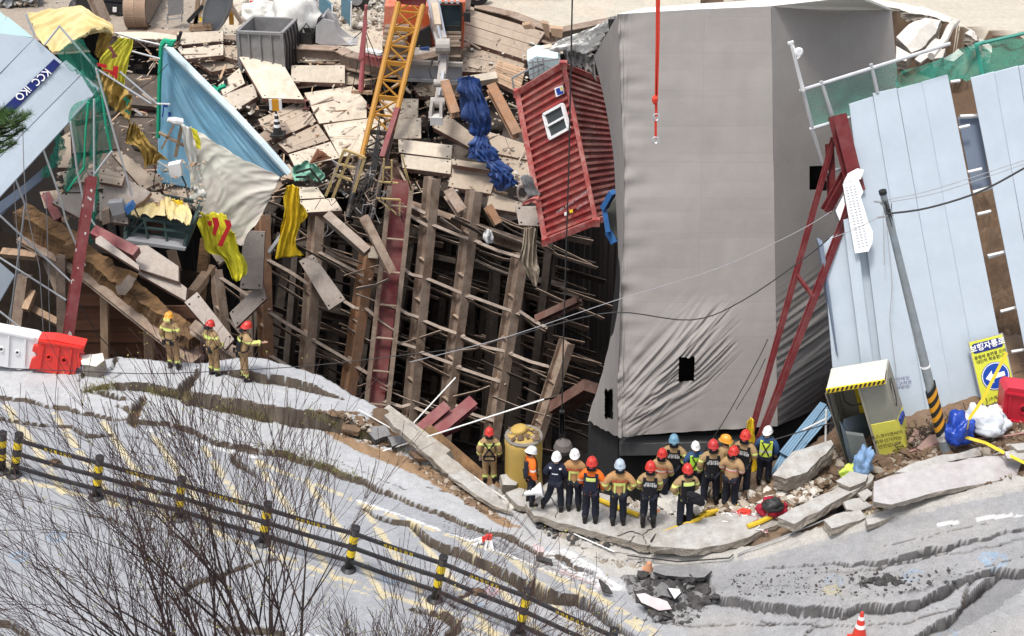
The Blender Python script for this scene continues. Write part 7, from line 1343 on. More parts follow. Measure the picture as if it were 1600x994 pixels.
for pts, lab in (([(1380, 330), (1382, 415)], 'short cable end dangling left of the pole head'), ([(1384, 338), (1393, 425), (1394, 450), (1390, 500), (1400, 580), (1400, 600)], 'long thin cable snaking down the fence from the pole head')): mb = MB(); mb.tube([PY(a, b, fY(b)-.25) for a, b in pts], .012, 4); tag(mb.build('cable', WIREG), lab, 'cable')
sg = thing('warning_sign', 'yellow-green pedestrian passage sign with a blue arrow disc fixed to the fence', 'sign', PY(1560, 634, fY(634)-.2)); SY = mat('sign_yellow_green', (.60, .62, .06), .45, .03, 3, 0)
def sq(a, b, o=0.0):  # sign coordinates 0..1 across, 0..1 down
    tl, tr, br, bl = (1514, 536), (1566, 523), (1588, 618), (1537, 635); x = (tl[0]*(1-a)+tr[0]*a)*(1-b)+(bl[0]*(1-a)+br[0]*a)*b; y = (tl[1]*(1-a)+tr[1]*a)*(1-b)+(bl[1]*(1-a)+br[1]*a)*b; return PY(x, y, fY(y)-.28-o)
mb = MB(); mb.prism([sq(-.03, -.015, -.01), sq(1.03, -.015, -.01), sq(1.03, 1.015, -.01), sq(-.03, 1.015, -.01)], (0, .03, 0)); mb.build('frame', WIREG, sg)
mb = MB(); mb.prism([sq(0, 0), sq(1, 0), sq(1, 1), sq(0, 1)], (0, .02, 0)); bd_ = mb.build('board', SY, sg)
NV2 = mat('sign_navy', (.015, .03, .17), .45, .03); BL2 = mat('sign_blue', (.01, .06, .34), .45, .03)
mb = MB(); mb.prism([sq(.07, .05, .012), sq(.12, .035, .012), sq(.9, .035, .012), sq(.95, .05, .012), sq(.95, .17, .012), sq(.9, .185, .012), sq(.12, .185, .012), sq(.07, .17, .012)], (0, .008, 0)); mb.build('title_plate', NV2, bd_)
tx = sq(1, .5)-sq(0, .5); ty = sq(.5, 0)-sq(.5, 1)
text('보행자통로', sq(.51, .108, .02), tx, ty, .185, WPR, bd_, thick=.025); text('통행에 불편을 드려', sq(.53, .255, .012), tx, ty, .098, BPR, bd_, thick=.012); text('대단히 죄송합니다', sq(.55, .325, .012), tx, ty, .098, BPR, bd_, thick=.012); text('(주)포스코이앤씨', sq(.60, .935, .012), tx, ty, .095, BPR, bd_)
def disc(rad, o, m, nm): mb = MB(); mb.prism([sq(.54+rad*math.cos(t), .605+rad*.52*math.sin(t), o) for t in [i*2*math.pi/32 for i in range(32)]], (0, .004, 0)); return mb.build(nm, m, bd_)
disc(.42, .008, BL2, 'disc_edge'); disc(.40, .012, WPR, 'disc_ring'); disc(.375, .016, BL2, 'disc')
mb = MB(); mb.prism([sq(a, b, .022) for a, b in ((.24, .605), (.46, .505), (.46, .57), (.82, .57), (.82, .64), (.46, .64), (.46, .705))], (0, .004, 0)); mb.build('arrow', WPR, bd_)
TAPE = mat('yellow_tape', (.70, .52, .04), .5, .05)
for pts, lab in (([(1573, 551), (1553, 590), (1535, 625), (1514, 655), (1511, 675)], 'yellow safety tape slung from the sign corner to the white bag'), ([(1508, 683), (1540, 692), (1570, 708), (1602, 724)], 'yellow tape lying over the huge slab at the right edge')):
    mb = MB(); P = [PY(a, b, 31.0-(b-550)*.004) if b < 660 else PG(a, b, .45) for a, b in pts]
    for a, b in zip(P[:-1], P[1:]): mb.bar(a, b, .07, .008, (0, -.8, .6))
    tag(mb.build('safety_tape', TAPE), lab, 'tape')
BBG = mat('blue_plastic_bag', (.01, .05, .34), .3, .15, 5, .9, spec=.6, crinkle=4)
blob('rubbish_bag', 'shiny blue plastic bag between the pole and the white bag', PG(1494, 687, .25), .33, .3, .62, BBG, 'bag', 4, .5); blob('rubbish_bag', 'white crumpled plastic bag below the sign', PG(1535, 672, .2), .5, .28, .55, mat('white_bag', (.62, .65, .68), .4, .08, 5, .9, crinkle=4), 'bag', 5, .55, rotz=-.3)
blob('rubbish_bag', 'translucent blue bundle leaning on the grey chair of the booth', PG(1347, 736, .3), .24, .2, .62, mat('pale_blue_bag', (.20, .32, .50), .3, .15, 6, .3), 'bag', 6, .5, rotz=.6); blob('work_glove_bundle', 'neon yellow cloth beside the translucent blue bundle', PG(1330, 742, .2), .26, .15, .25, mat('neon_cloth', (.5, .65, .10), .6, .1), 'cloth', 7, .5, rotz=.5)
blob('sack', 'small white sack behind the white crumpled bag', PG(1552, 652, .2), .25, .2, .3, SACK, 'sack', 8, .3)
for q, lab in (([(1418, 690), (1432, 668), (1452, 690), (1468, 706), (1446, 706)], 'upright broken brown board right of the booth'), ([(1432, 700), (1452, 680), (1480, 676), (1478, 694), (1440, 704)], 'pinkish slate of plywood behind the pole foot'), ([(1480, 694), (1515, 688), (1518, 694), (1484, 700)], 'flat plywood strip below the blue bag')):
    c_ = PG(q[0][0], q[0][1]+6); mb = MB(); mb.prism([PN(a, b, c_+Vector((0, 0, .2)), Vector((.1, -.6, .8))) for a, b in q], (0, .03, -.04)); tag(mb.build('broken_board', mat('pinkish_board', (.30, .20, .165), .85, .15, 3, .2)), lab, 'board', 'broken boards at the fence foot')
# corrugated blue sheet right of the building foot
o = thing('blue_roof_sheet', 'blue corrugated sheets sliding under the wrapped building\'s right corner', 'metal sheet', PG(1240, 705)); CB = mat('blue_corrugated', (.16, .28, .40), .5, .08, 2, .05)
for i, (q) in enumerate(([(1218, 706), (1282, 628), (1292, 632), (1232, 714)], [(1232, 706), (1292, 634), (1300, 650), (1252, 706)], [(1200, 745), (1222, 706), (1240, 706), (1222, 740)])):
    t = [PY(a, b, 33.6-(b-650)*.015+.06*i) for a, b in q]; mb = MB(); e = (t[1]-t[0])
    for k in range(4): f0, f1 = k/4, (k+1)/4-.04; mb.prism([t[0].lerp(t[3], f0), t[1].lerp(t[2], f0), t[1].lerp(t[2], f1), t[0].lerp(t[3], f1)], (0, .03, -.02-.015*(k % 2)))
    mb.build('sheet', CB, o)
for p, q, lab in (((1255, 672), (1290, 655), 'white tube across the blue corrugated sheets'), ((1291, 640), (1290, 690), 'upright white tube at the booth side')): mb = MB(); mb.tube([PY(*p, 32.9), PY(*q, 32.7)], .025, 6); tag(mb.build('thin_tube', PIPEW), lab, 'tube')
# yellow chute by the strut
sheet('cover', 'tall yellow plastic cover hanging beside the red strut foot', [[(1167, 655), (1173, 652), (1178, 656)], [(1165, 680), (1172, 680), (1179, 684)], [(1168, 715), (1175, 716), (1182, 718)], [(1170, 742), (1176, 744), (1182, 742)]], 32.7, YC, 'cover', nu=14, nv=24, fold=.08, seed=30)
# ================================================================ WATER BARRIERS
def barrier(outline, holes, Y, depth, m, label, extra=()):
    o = thing('water_barrier', label, 'barrier', PY(outline[0][0]+20, max(b for a, b in outline), Y), 'plastic water barriers'); P = [Vector((a, b)) for a, b in outline]; hp = []
    for hx, hy, hr in holes: hp.append([Vector((hx+hr*math.cos(t), hy+hr*math.sin(t))) for t in [i*2*math.pi/14 for i in range(14)]])
    allp = P+[v for h in hp for v in h]; edges = []; b0 = 0
    for L in [P]+hp: edges += [(b0+i, b0+(i+1) % len(L)) for i in range(len(L))]; b0 += len(L)
    rs = geometry.delaunay_2d_cdt(allp, edges, [], 0, 1e-5); mb = MB(); vs = [PY(v.x, v.y, Y) for v in rs[0]]; fs = []
    for f in rs[2]:
        c_ = sum((rs[0][i] for i in f), Vector((0, 0)))/len(f)
        if inside(c_, P) and not any(inside(c_, h) for h in hp): fs.append(list(f))
    dv = Vector((0, depth, 0)); mb.add(vs, fs); mb.add([v+dv for v in vs], [f[::-1] for f in fs])
    for L in [P]+hp: q = [PY(v.x, v.y, Y) for v in L]; k = len(q); mb.add(q+[v+dv for v in q], [[i, (i+1) % k, (i+1) % k+k, i+k] for i in range(k)])
    mb.build('body', m, o)
    for h in hp: mb = MB(); q = [PY(v.x, v.y, Y-.01) for v in h]; mb.tube(q+[q[0]], .02, 5); mb.build('hole_rim', m, o)
    for e in extra: mb = MB(); mb.bar(PY(*e[0], Y-.02), PY(*e[1], Y-.02), e[2], .05, (0, -1, 0)); mb.build('rib', m, o)
    return o
YB_ = PG(60, 578).y
barrier([(60, 530), (84, 531), (132, 541), (130, 550), (124, 552), (123, 560), (128, 562), (125, 574), (119, 575), (115, 594), (100, 590), (88, 585), (45, 576), (49, 562), (57, 558), (58, 552), (50, 549), (52, 541), (60, 541)], [(76, 558, 3.6), (100, 563, 4.2), (88, 584, 1.2)], YB_-.2, .35, mat('red_barrier_plastic', (.66, .035, .025), .35, .04, 3, 0, spec=.5), 'bright red plastic water barrier leaning at the left pit edge', (((60, 533), (128, 544), .06), ((68, 540), (62, 575), .04), ((92, 542), (88, 582), .04), ((112, 546), (107, 586), .04)))
WPB = mat('white_barrier_plastic', (.72, .72, .72), .35, .03, 3, 0, spec=.5)
barrier([(-60, 505), (0, 517), (54, 527), (60, 530), (58, 540), (52, 542), (50, 549), (57, 553), (56, 558), (49, 562), (45, 576), (30, 578), (0, 572), (-60, 562)], [(2, 546, 3.6), (27, 551, 3.2)], YB_-.1, .35, WPB, 'white plastic water barrier at the left picture edge', (((-50, 508), (54, 529), .06), ((14, 524), (12, 572), .04), ((40, 530), (38, 572), .04)))
Yr = PG(1590, 662).y; barrier([(1570, 612), (1576, 606), (1592, 608), (1660, 618), (1660, 676), (1600, 664), (1568, 657), (1566, 650)], [(1600, 640, 6.5)], Yr, .5, mat('crimson_barrier', (.50, .02, .04), .35, .06, 3, 0, spec=.5), 'crimson plastic water barrier cut by the right picture edge', (((1572, 614), (1650, 628), .05), ((1578, 620), (1576, 652), .05), ((1568, 655), (1650, 672), .06)))
# ================================================================ GUARD RAIL
RB = mat('rail_black', (.018, .018, .02), .45, .1, 5, .05, dirt=(.10, .10, .10), dirt_amt=.3, dirt_scale=3); RY = mat('rail_yellow_band', (.70, .50, .02), .4, .05, 5, 0)
gr = thing('guard_rail', 'black road railing with yellow banded posts and yellow letters on its top rail', 'railing', PF(544, 891))
GP = [((-110, 712), (-104, 650)), ((2, 738), (4, 677)), ((22, 743), (30, 679)), ((150, 778), (156, 715)), ((279, 811), (284, 748)), ((410, 850), (419, 787)), ((544, 891), (556, 825)), ((679, 938), (693, 871)), ((810, 992), (825, 923)), ((945, 1050), (960, 985))]
ends = []
for i, (b, t) in enumerate(GP):
    p = PG(*b); q = PY(t[0], t[1], p.y-.05); d = q-p; ends.append((p, q))
    mb = MB(); mb.lathe(p, [(.095, -.1), (.095, d.length)], 18, d); po = mb.build('post', RB, gr, True)
    for f0, f1 in ((.68, .84), (.36, .51)): mb = MB(); mb.lathe(p, [(.0975, d.length*f0), (.0975, d.length*f1)], 18, d); mb.build('yellow_band', RY, po)
    mb = MB(); mb.lathe(p, [(.18, -.02), (.18, .03), (.10, .09)], 14, (0, 0, 1)); mb.build('base_plate', RB, po)
    mb = MB(); mb.lathe(q, [(.1, -.01), (.1, .02), (.03, .03)], 14, d); mb.build('cap', RB, po)
for i in range(len(ends)-1):
    if i == 1: continue
    (p0, q0), (p1, q1) = ends[i], ends[i+1]
    for f in (.90, .58, .26):
        a = p0.lerp(q0, f)+Vector((0, -.06, 0)); b = p1.lerp(q1, f)+Vector((0, -.06, 0)); mb = MB(); m_ = a.lerp(b, .5)-Vector((0, 0, .02)); mb.bar(a, m_, .05, .09, (0, 0, 1)); mb.bar(m_, b, .05, .09, (0, 0, 1)); ro = mb.build('rail', RB, gr)
        if f == .90: text('무 단 횡 단 금 지', m_+Vector((0, -.04, .0)), b-a, (0, 0, 1), .10, RY, ro, thick=.02)
for i in (2, 3, 7):
    (p0, q0), (p1, q1) = ends[i], ends[i+1]; a = p0.lerp(p1, .48).lerp(q0.lerp(q1, .48), .52); blob('mud_clump', 'clump of mud hanging on the middle rail, '+{2: 'leftmost span', 3: 'second span', 7: 'nearest span'}[i], a, .14, .08, .14, DSOIL, 'mud', i, .5)
# ================================================================ SAWHORSE, HOSES, EQUIPMENT, HOOK, WIRES
sw = thing('barrier_trestle', 'fallen red and white A-frame trestle lying on the painted road', 'trestle', PF(762, 868)); RDP = mat('trestle_red', (.55, .05, .04), .5, .05); top_ = PY(764, 836, PF(764, 860).y)
for p, q in (((764, 836), (772, 868)), ((762, 836), (757, 868)), ((762, 838), (766, 862)), ((764, 838), (722, 850)), ((762, 842), (728, 858))):
    a = PY(*p, PF(764, 858).y); b = PF(*q); n = 4
    for k in range(n): mb = MB(); mb.bar(a.lerp(b, k/n), a.lerp(b, (k+1)/n), .05, .05); mb.build('leg', WPR if k % 2 else (RDP if k == 0 else WPR), sw)
mb = MB(); mb.bar(PY(759, 838, PF(764, 858).y), PY(769, 838, PF(764, 858).y), .09, .07); mb.build('hinge', RDP, sw)
def onslab(px, py):
    for q, c_, n_ in SLABS[:2]:
        if inside((px, py), q): return PN(px, py, c_, n_)
    return PG(px, py)
HO = mat('yellow_hose', (.62, .42, .03), .5, .08, 5, .1)
for pts, r_, lab in (([(936, 784), (950, 790), (975, 800), (998, 808)], .06, 'yellow hose passing behind the legs of the front rescuers'), ([(1035, 836), (1060, 826), (1090, 815), (1120, 805), (1150, 796)], .045, 'long yellow hose reaching the crack in the platform'), ([(1078, 806), (1110, 803), (1130, 799), (1153, 794)], .05, 'upper short yellow hose lying on the sand'), ([(1080, 810), (1105, 808), (1126, 800)], .04, 'middle yellow hose beside the upper short one'), ([(1168, 826), (1185, 820), (1206, 810)], .06, 'flat yellow hose end at the equipment pile')):
    mb = MB(); mb.tube([onslab(a, b)+Vector((0, 0, .06)) for a, b in pts], r_, 8); tag(mb.build('hose', HO), lab, 'hose', 'yellow hoses on the ground')
mb = MB(); mb.tube([onslab(1018, 848), onslab(1025, 840)+Vector((0, 0, .05)), onslab(1036, 836)+Vector((0, 0, .05))], .05, 8); tag(mb.build('hose_end', dk), 'black end sleeve of the long yellow hose in the crack', 'hose')
blob('rescue_bag', 'dark red rescue bag with black straps on the sand ramp', PG(1206, 800, .12), .34, .25, .34, mat('crimson_fabric', (.30, .012, .03), .7, .2, 5, .3), 'bag', 11, .4); blob('helmet_bag', 'black bag with white piping on top of the red rescue bag', PG(1207, 795, .35), .25, .18, .25, dk, 'bag', 12, .3); blob('glove', 'neon green glove beside the rescue bag', PG(1222, 795, .15), .14, .1, .16, mat('neon_cloth', (.5, .65, .10), .6, .1), 'glove', 13, .4); blob('red_cloth', 'small red cloth among the ropes', PG(1163, 803, .2), .16, .1, .12, CO, 'cloth', 14, .5); blob('stone', 'orange-brown stone by the yellow hose at the rescuers\' feet', PG(1026, 806, .3), .12, .1, .16, mat('orange_stone', (.45, .22, .11), .9), 'stone', 15, .3)
r = random.Random(9); o = thing('rope_heap', 'pink and white rope tangle beside the rescue bag', 'rope', PG(1160, 812)); RP = mat('pink_rope', (.42, .22, .22), .8, .2)
for k in range(26):
    p = [PG(r.uniform(1140, 1190), r.uniform(798, 820), .18)]
    for _ in range(6): p.append(p[-1]+Vector((r.uniform(-.2, .2), r.uniform(-.12, .12), r.uniform(-.03, .04))))
    mb = MB(); mb.tube(p, .014, 5, cap=False); mb.build('strand', r.choice((RP, RP, WPR)), o)
cone_h = thing('cone_stub', 'broken orange cone stub on the dark heap', 'traffic cone', PF(1012, 893)); mb = MB(); mb.lathe(PF(1012, 893), [(.13, 0), (.05, .26), (.02, .28)], 12, (.1, 0, 1)); mb.build('body', mat('faded_orange', (.55, .28, .16), .6), cone_h)
mb = MB(); mb.lathe(PF(1012, 893), [(.15, .0), (.17, .04)], 4, (0, -.2, 1)); mb.build('base', mat('faded_orange', (.55, .28, .16), .6), cone_h)
hk = thing('crane_hook', 'crane hook block and steel ball hanging on a cable before the dark pit', 'crane hook', PY(879, 700, 35.0)); HY = 35.0
mb = MB(); mb.tube([PY(895, -40, HY), PY(889, 250, HY), PY(880, 540, HY), PY(878, 642, HY)], .018, 6); mb.build('cable', WIRE, hk)
for s in (-3, 3): mb = MB(); mb.bar(PY(878+s*.6, 642, HY), PY(878+s, 682, HY), .06, .1); mb.build('shackle', dk, hk)
mb = MB(); mb.bar(PY(878, 645, HY), PY(878, 676, HY), .10, .1); mb.build('swivel', dk, hk)
c_ = PY(880, 702, HY); mb = MB(); mb.lathe(c_, [(.02, -.20), (.16, -.17), (.23, -.05), (.25, .06), (.2, .2), (.08, .3), (.03, .36)], 18); mb.build('ball', mat('worn_hook_ball', (.15, .13, .12), .6, .2), hk)
SR = mat('red_webbing_sling', (.62, .05, .025), .7, .1, 20, .2); sgn = thing('lifting_sling', 'double red webbing sling with shackle hanging in front of the grey building', 'sling', PY(1024, 222, 31)); SYY = 31.0
for pts, w in (([(1030, -40), (1029, 60), (1026.5, 150)], .045), ([(1026.5, -40), (1026, 60), (1024.5, 150)], .04), ([(1025, 150), (1025.5, 182)], .055), ([(1024.5, 186), (1024.5, 216)], .05)):
    mb = MB()
    for a, b in zip(pts[:-1], pts[1:]): mb.bar(PY(*a, SYY), PY(*b, SYY), w, .02, (0, -1, 0))
    mb.build('strap', SR, sgn)
blob_ = MB(); blob_.lathe(PY(1023.5, 156, SYY), [(.02, -.1), (.06, -.04), (.065, .04), (.02, .1)], 10); blob_.build('knot', SR, sgn)
for cpx in ((1025.5, 183), (1024.5, 219)): mb = MB(); cc_ = PY(*cpx, SYY); mb.tube([cc_+Vector((math.cos(t)*.06, 0, math.sin(t)*.07)) for t in [i*math.pi/6 for i in range(13)]], .018, 6); mb.build('shackle', GALV, sgn)
WIRES = [([(-40, 572), (0, 575), (120, 580), (240, 584), (400, 577), (500, 570), (620, 556), (745, 540), (850, 512)], [33, 33, 33, 33, 33, 33, 33, 33, 33], .010, WIRE, 'slack dark cable running across the left slabs and the pit'), ([(850, 512), (960, 488), (1080, 500), (1160, 470), (1262, 400), (1296, 372)], 32.6, .014, WIRE, 'black cable crossing the lower half of the wrapped building'), ([(640, 566), (790, 527), (960, 470), (1120, 420), (1240, 365), (1300, 330)], 32.4, .008, WIREG, 'thin grey wire crossing the middle of the wrapped building'), ([(1388, 334), (1450, 325), (1530, 300), (1602, 262)], 31.0, .022, WIRE, 'thick black cable from the pole head to the right edge'), ([(1388, 312), (1460, 296), (1602, 250)], 31.2, .008, WIREG, 'upper of two thin wires from the pole head to the right edge'), ([(1388, 316), (1470, 300), (1602, 256)], 31.3, .008, WIREG, 'lower of two thin wires from the pole head to the right edge'), ([(1372, 340), (1340, 356), (1300, 372)], 31.6, .008, WIREG, 'thin wire from the pole head to the slotted sheet'), ([(1090, 720), (1130, 660), (1180, 570), (1200, 530)], 32.2, .010, WIRE, 'left of two guy wires beside the red struts'), ([(1150, 640), (1180, 592), (1196, 560)], 32.2, .008, WIRE, 'right of two guy wires beside the red struts'), ([(1200, 690), (1260, 672), (1302, 660)], 31.8, .014, WIRE, 'black cable over the blue corrugated sheets'), ([(598, 705), (850, 624)], 33.5, .02, PIPEW, 'long pale tube rising over the harnessed firefighter')]
for pts, Yv, r_, m, lab in WIRES:
    P = [PY(a, b, Yv if not isinstance(Yv, list) else Yv[i]) for i, (a, b) in enumerate(pts)]; Q = []
    for i in range(len(P)-1):
        p0 = P[max(i-1, 0)]; p3 = P[min(i+2, len(P)-1)]
        for k in range(5): t = k/5; Q.append(0.5*((2*P[i])+(P[i+1]-p0)*t+(2*p0-5*P[i]+4*P[i+1]-p3)*t*t+(3*P[i]-p0-3*P[i+1]+p3)*t**3))
    mb = MB(); mb.tube(Q+[P[-1]], r_, 6); tag(mb.build('overhead_wire' if m != PIPEW else 'pale_tube', m), lab, 'wire' if m != PIPEW else 'tube')
for pts, m, lab in (([(560, 640), (640, 686), (720, 730), (790, 780), (850, 812), (905, 838), (960, 862)], PIPEW, 'pale cable lying down the bank to the trough'), ([(640, 660), (700, 716), (760, 762), (820, 820), (835, 838)], WIREG, 'dark cable along the broken edge strip'), ([(1152, 866), (1225, 838), (1300, 808), (1345, 797), (1420, 765), (1480, 740), (1560, 708)], WIREG, 'long grey cable lying over the kerb blocks and the huge slab'), ([(1362, 752), (1410, 734), (1445, 728), (1510, 704), (1560, 680), (1575, 655)], WIRE, 'black cable along the narrow strip to the crimson barrier'), ([(1420, 706), (1470, 690), (1560, 683), (1602, 676)], RP, 'pinkish rope stretched from the booth to the right edge'), ([(980, 868), (1060, 878), (1140, 872), (1146, 866)], WIRE, 'black cable lying along the trough bottom')):
    mb = MB(); P = [PG(a, b, .12) for a, b in pts]; mb.tube(P, .016, 5); tag(mb.build('ground_cable', m), lab, 'cable')

for i_, (x0, y0, x1, y1, l_) in enumerate(((1330, 0, 1372, 6, 'first piece of the broken concrete rim above the wrapped building\'s right corner'), (1370, 4, 1410, 11, 'second piece of the broken concrete rim, left of the cavity middle'), (1408, 10, 1450, 20, 'third piece of the broken concrete rim above the large tipped slab'), (1448, 18, 1490, 34, 'fourth piece of the broken concrete rim above the bent pipe'), (1488, 32, 1524, 56, 'fifth piece of the broken concrete rim sloping down right'), (1520, 54, 1548, 78, 'last piece of the broken concrete rim beside the green post'))):
    q_ = [PZ(x0, y0-5, GZ+.02), PZ(x1, y1-6, GZ+.02), PZ(x1+2, y1+5, GZ-.12), PZ(x0-1, y0+5, GZ-.12)]; o = rough_block('broken_slab', q_, (0, .05, -.45), [CONCM, CONCS], seed=160+i_, jag=.14, amp=.1, cell=.2); tag(o, l_, 'broken slab', 'broken rim of the upper right cavity')
# ================================================================ PEOPLE
def bandmat(name, base, bands, rough=.8, bump=.25, var=.1, dirt=None):
    """cloth with printed reflective bands at fixed heights of the garment (object z)"""
    m = mat(name, base, rough, var, 9, bump, dirt=dirt, dirt_amt=.75, dirt_scale=5); N = m.node_tree.nodes; L = m.node_tree.links; b = N['Principled BSDF']
    h = [n for n in N if n.type == 'HUE_SAT'][0]; tc = [n for n in N if n.type == 'TEX_COORD'][0]; sp = N.new('ShaderNodeSeparateXYZ'); L.new(tc.outputs['Object'], sp.inputs[0]); cur = h.outputs[0]
    for z0, z1, c in bands:
        g1 = N.new('ShaderNodeMath'); g1.operation = 'GREATER_THAN'; g1.inputs[1].default_value = z0; L.new(sp.outputs[2], g1.inputs[0]); g2 = N.new('ShaderNodeMath'); g2.operation = 'LESS_THAN'; g2.inputs[1].default_value = z1; L.new(sp.outputs[2], g2.inputs[0])
        mu = N.new('ShaderNodeMath'); mu.operation = 'MULTIPLY'; L.new(g1.outputs[0], mu.inputs[0]); L.new(g2.outputs[0], mu.inputs[1]); mx = N.new('ShaderNodeMix'); mx.data_type = 'RGBA'; L.new(mu.outputs[0], mx.inputs[0]); L.new(cur, mx.inputs[6]); mx.inputs[7].default_value = (*c, 1); cur = mx.outputs[2]
    L.new(cur, b.inputs['Base Color']); return m
LIME = (.62, .70, .20); SIL = (.62, .62, .60)
TAN = (.36, .235, .115)
M_TAN = bandmat('turnout_coat_tan', TAN, [(.05, .12, LIME), (.42, .475, LIME)], dirt=(.25, .17, .09)); M_TAN2 = bandmat('turnout_coat_orange_tan', (.44, .24, .10), [(.05, .12, LIME), (.34, .395, LIME)], dirt=(.3, .17, .08)); M_TAN3 = bandmat('turnout_coat_red_bands', (.42, .26, .13), [(.03, .06, (.6, .1, .06)), (.06, .09, SIL), (.09, .11, (.6, .1, .06)), (.32, .345, (.6, .1, .06)), (.345, .375, SIL)], dirt=(.3, .19, .1))
M_TTAN = bandmat('turnout_trousers_tan', (.33, .21, .10), [(.18, .26, LIME)], dirt=(.22, .14, .08)); M_NAVY = mat('navy_trousers', (.012, .014, .024), .85, .2, 9, .25); M_NJ = mat('navy_jacket', (.014, .017, .035), .8, .2, 9, .25); M_OR = bandmat('orange_jacket', (.70, .14, .015), [(.36, .40, SIL)]); M_HV = bandmat('hi_vis_vest', (.42, .72, .06), [(.40, .55, (.62, .68, .60))]); M_HY = bandmat('hi_vis_yellow_vest', (.58, .72, .08), [(.12, .17, SIL)]); M_BS = mat('blue_shirt', (.03, .07, .16), .8, .1, 9, .2)
M_VB = mat('black_rescue_vest', (.010, .010, .013), .8, .2, 12, .4); M_BOOT = mat('black_boot', (.015, .014, .013), .5, .2, 8, .1); M_SK = mat('skin', (.42, .25, .17), .6, .08, 8, .05); M_HR = mat('black_hair', (.012, .01, .01), .6, .2, 20, .2); M_LM = mat('lime_reflective', LIME, .4, .05, 5, 0); M_GL = mat('dark_glove', (.03, .028, .025), .8, .2)
HEL = {k: mat('helmet_'+k, c, .42, .05, 4, 0, spec=.6) for k, c in dict(red=(.52, .03, .02), white=(.72, .72, .72), blue=(.14, .28, .38), grey=(.38, .45, .52), orange=(.68, .30, .03), dred=(.45, .03, .03)).items()}
def skin_mesh(name, chains, m, parent, sub=1, root=0, bump=0.0):
    """chains: list of [(co, rx, ry), ...]; the first point of each chain after the first is an index into the vertex list"""
    vs = []; ed = []; rad = []
    for ch in chains:
        prev = None
        for it in ch:
            if isinstance(it, int): prev = it; continue
            vs.append(it[0]); rad.append((it[1], it[2] if len(it) > 2 else it[1])); i = len(vs)-1
            if prev is not None: ed.append((prev, i))
            prev = i
    me = bpy.data.meshes.new('tmp'); me.from_pydata([tuple(v) for v in vs], ed, []); o = bpy.data.objects.new('tmp', me); COL.objects.link(o)
    s = o.modifiers.new('skin', 'SKIN'); s.use_smooth_shade = True; s.branch_smoothing = .4
    for i, sv in enumerate(me.skin_vertices[0].data): sv.radius = rad[i]; sv.use_root = (i == root)
    if sub: u = o.modifiers.new('s', 'SUBSURF'); u.levels = sub; u.render_levels = sub
    bpy.context.view_layer.update(); me2 = bpy.data.meshes.new_from_object(o.evaluated_get(bpy.context.evaluated_depsgraph_get())); bpy.data.objects.remove(o); bpy.data.meshes.remove(me)
    if bump:
        for v in me2.vertices: v.co += noise.noise_vector(v.co*9)*bump
    me2.name = name; me2.materials.clear(); me2.materials.append(m); return me2
ARM = {'down': ((.28, -.02, 1.16), (.27, .07, .92)), 'front': ((.27, -.03, 1.16), (.10, .20, 1.12)), 'hip': ((.36, -.08, 1.18), (.20, .04, 1.0)), 'out': ((.30, .14, 1.28), (.30, .44, 1.24)), 'hold': ((.24, .02, 1.16), (.22, .20, .98)), 'back': ((.27, -.10, 1.16), (.08, -.17, 1.0))}
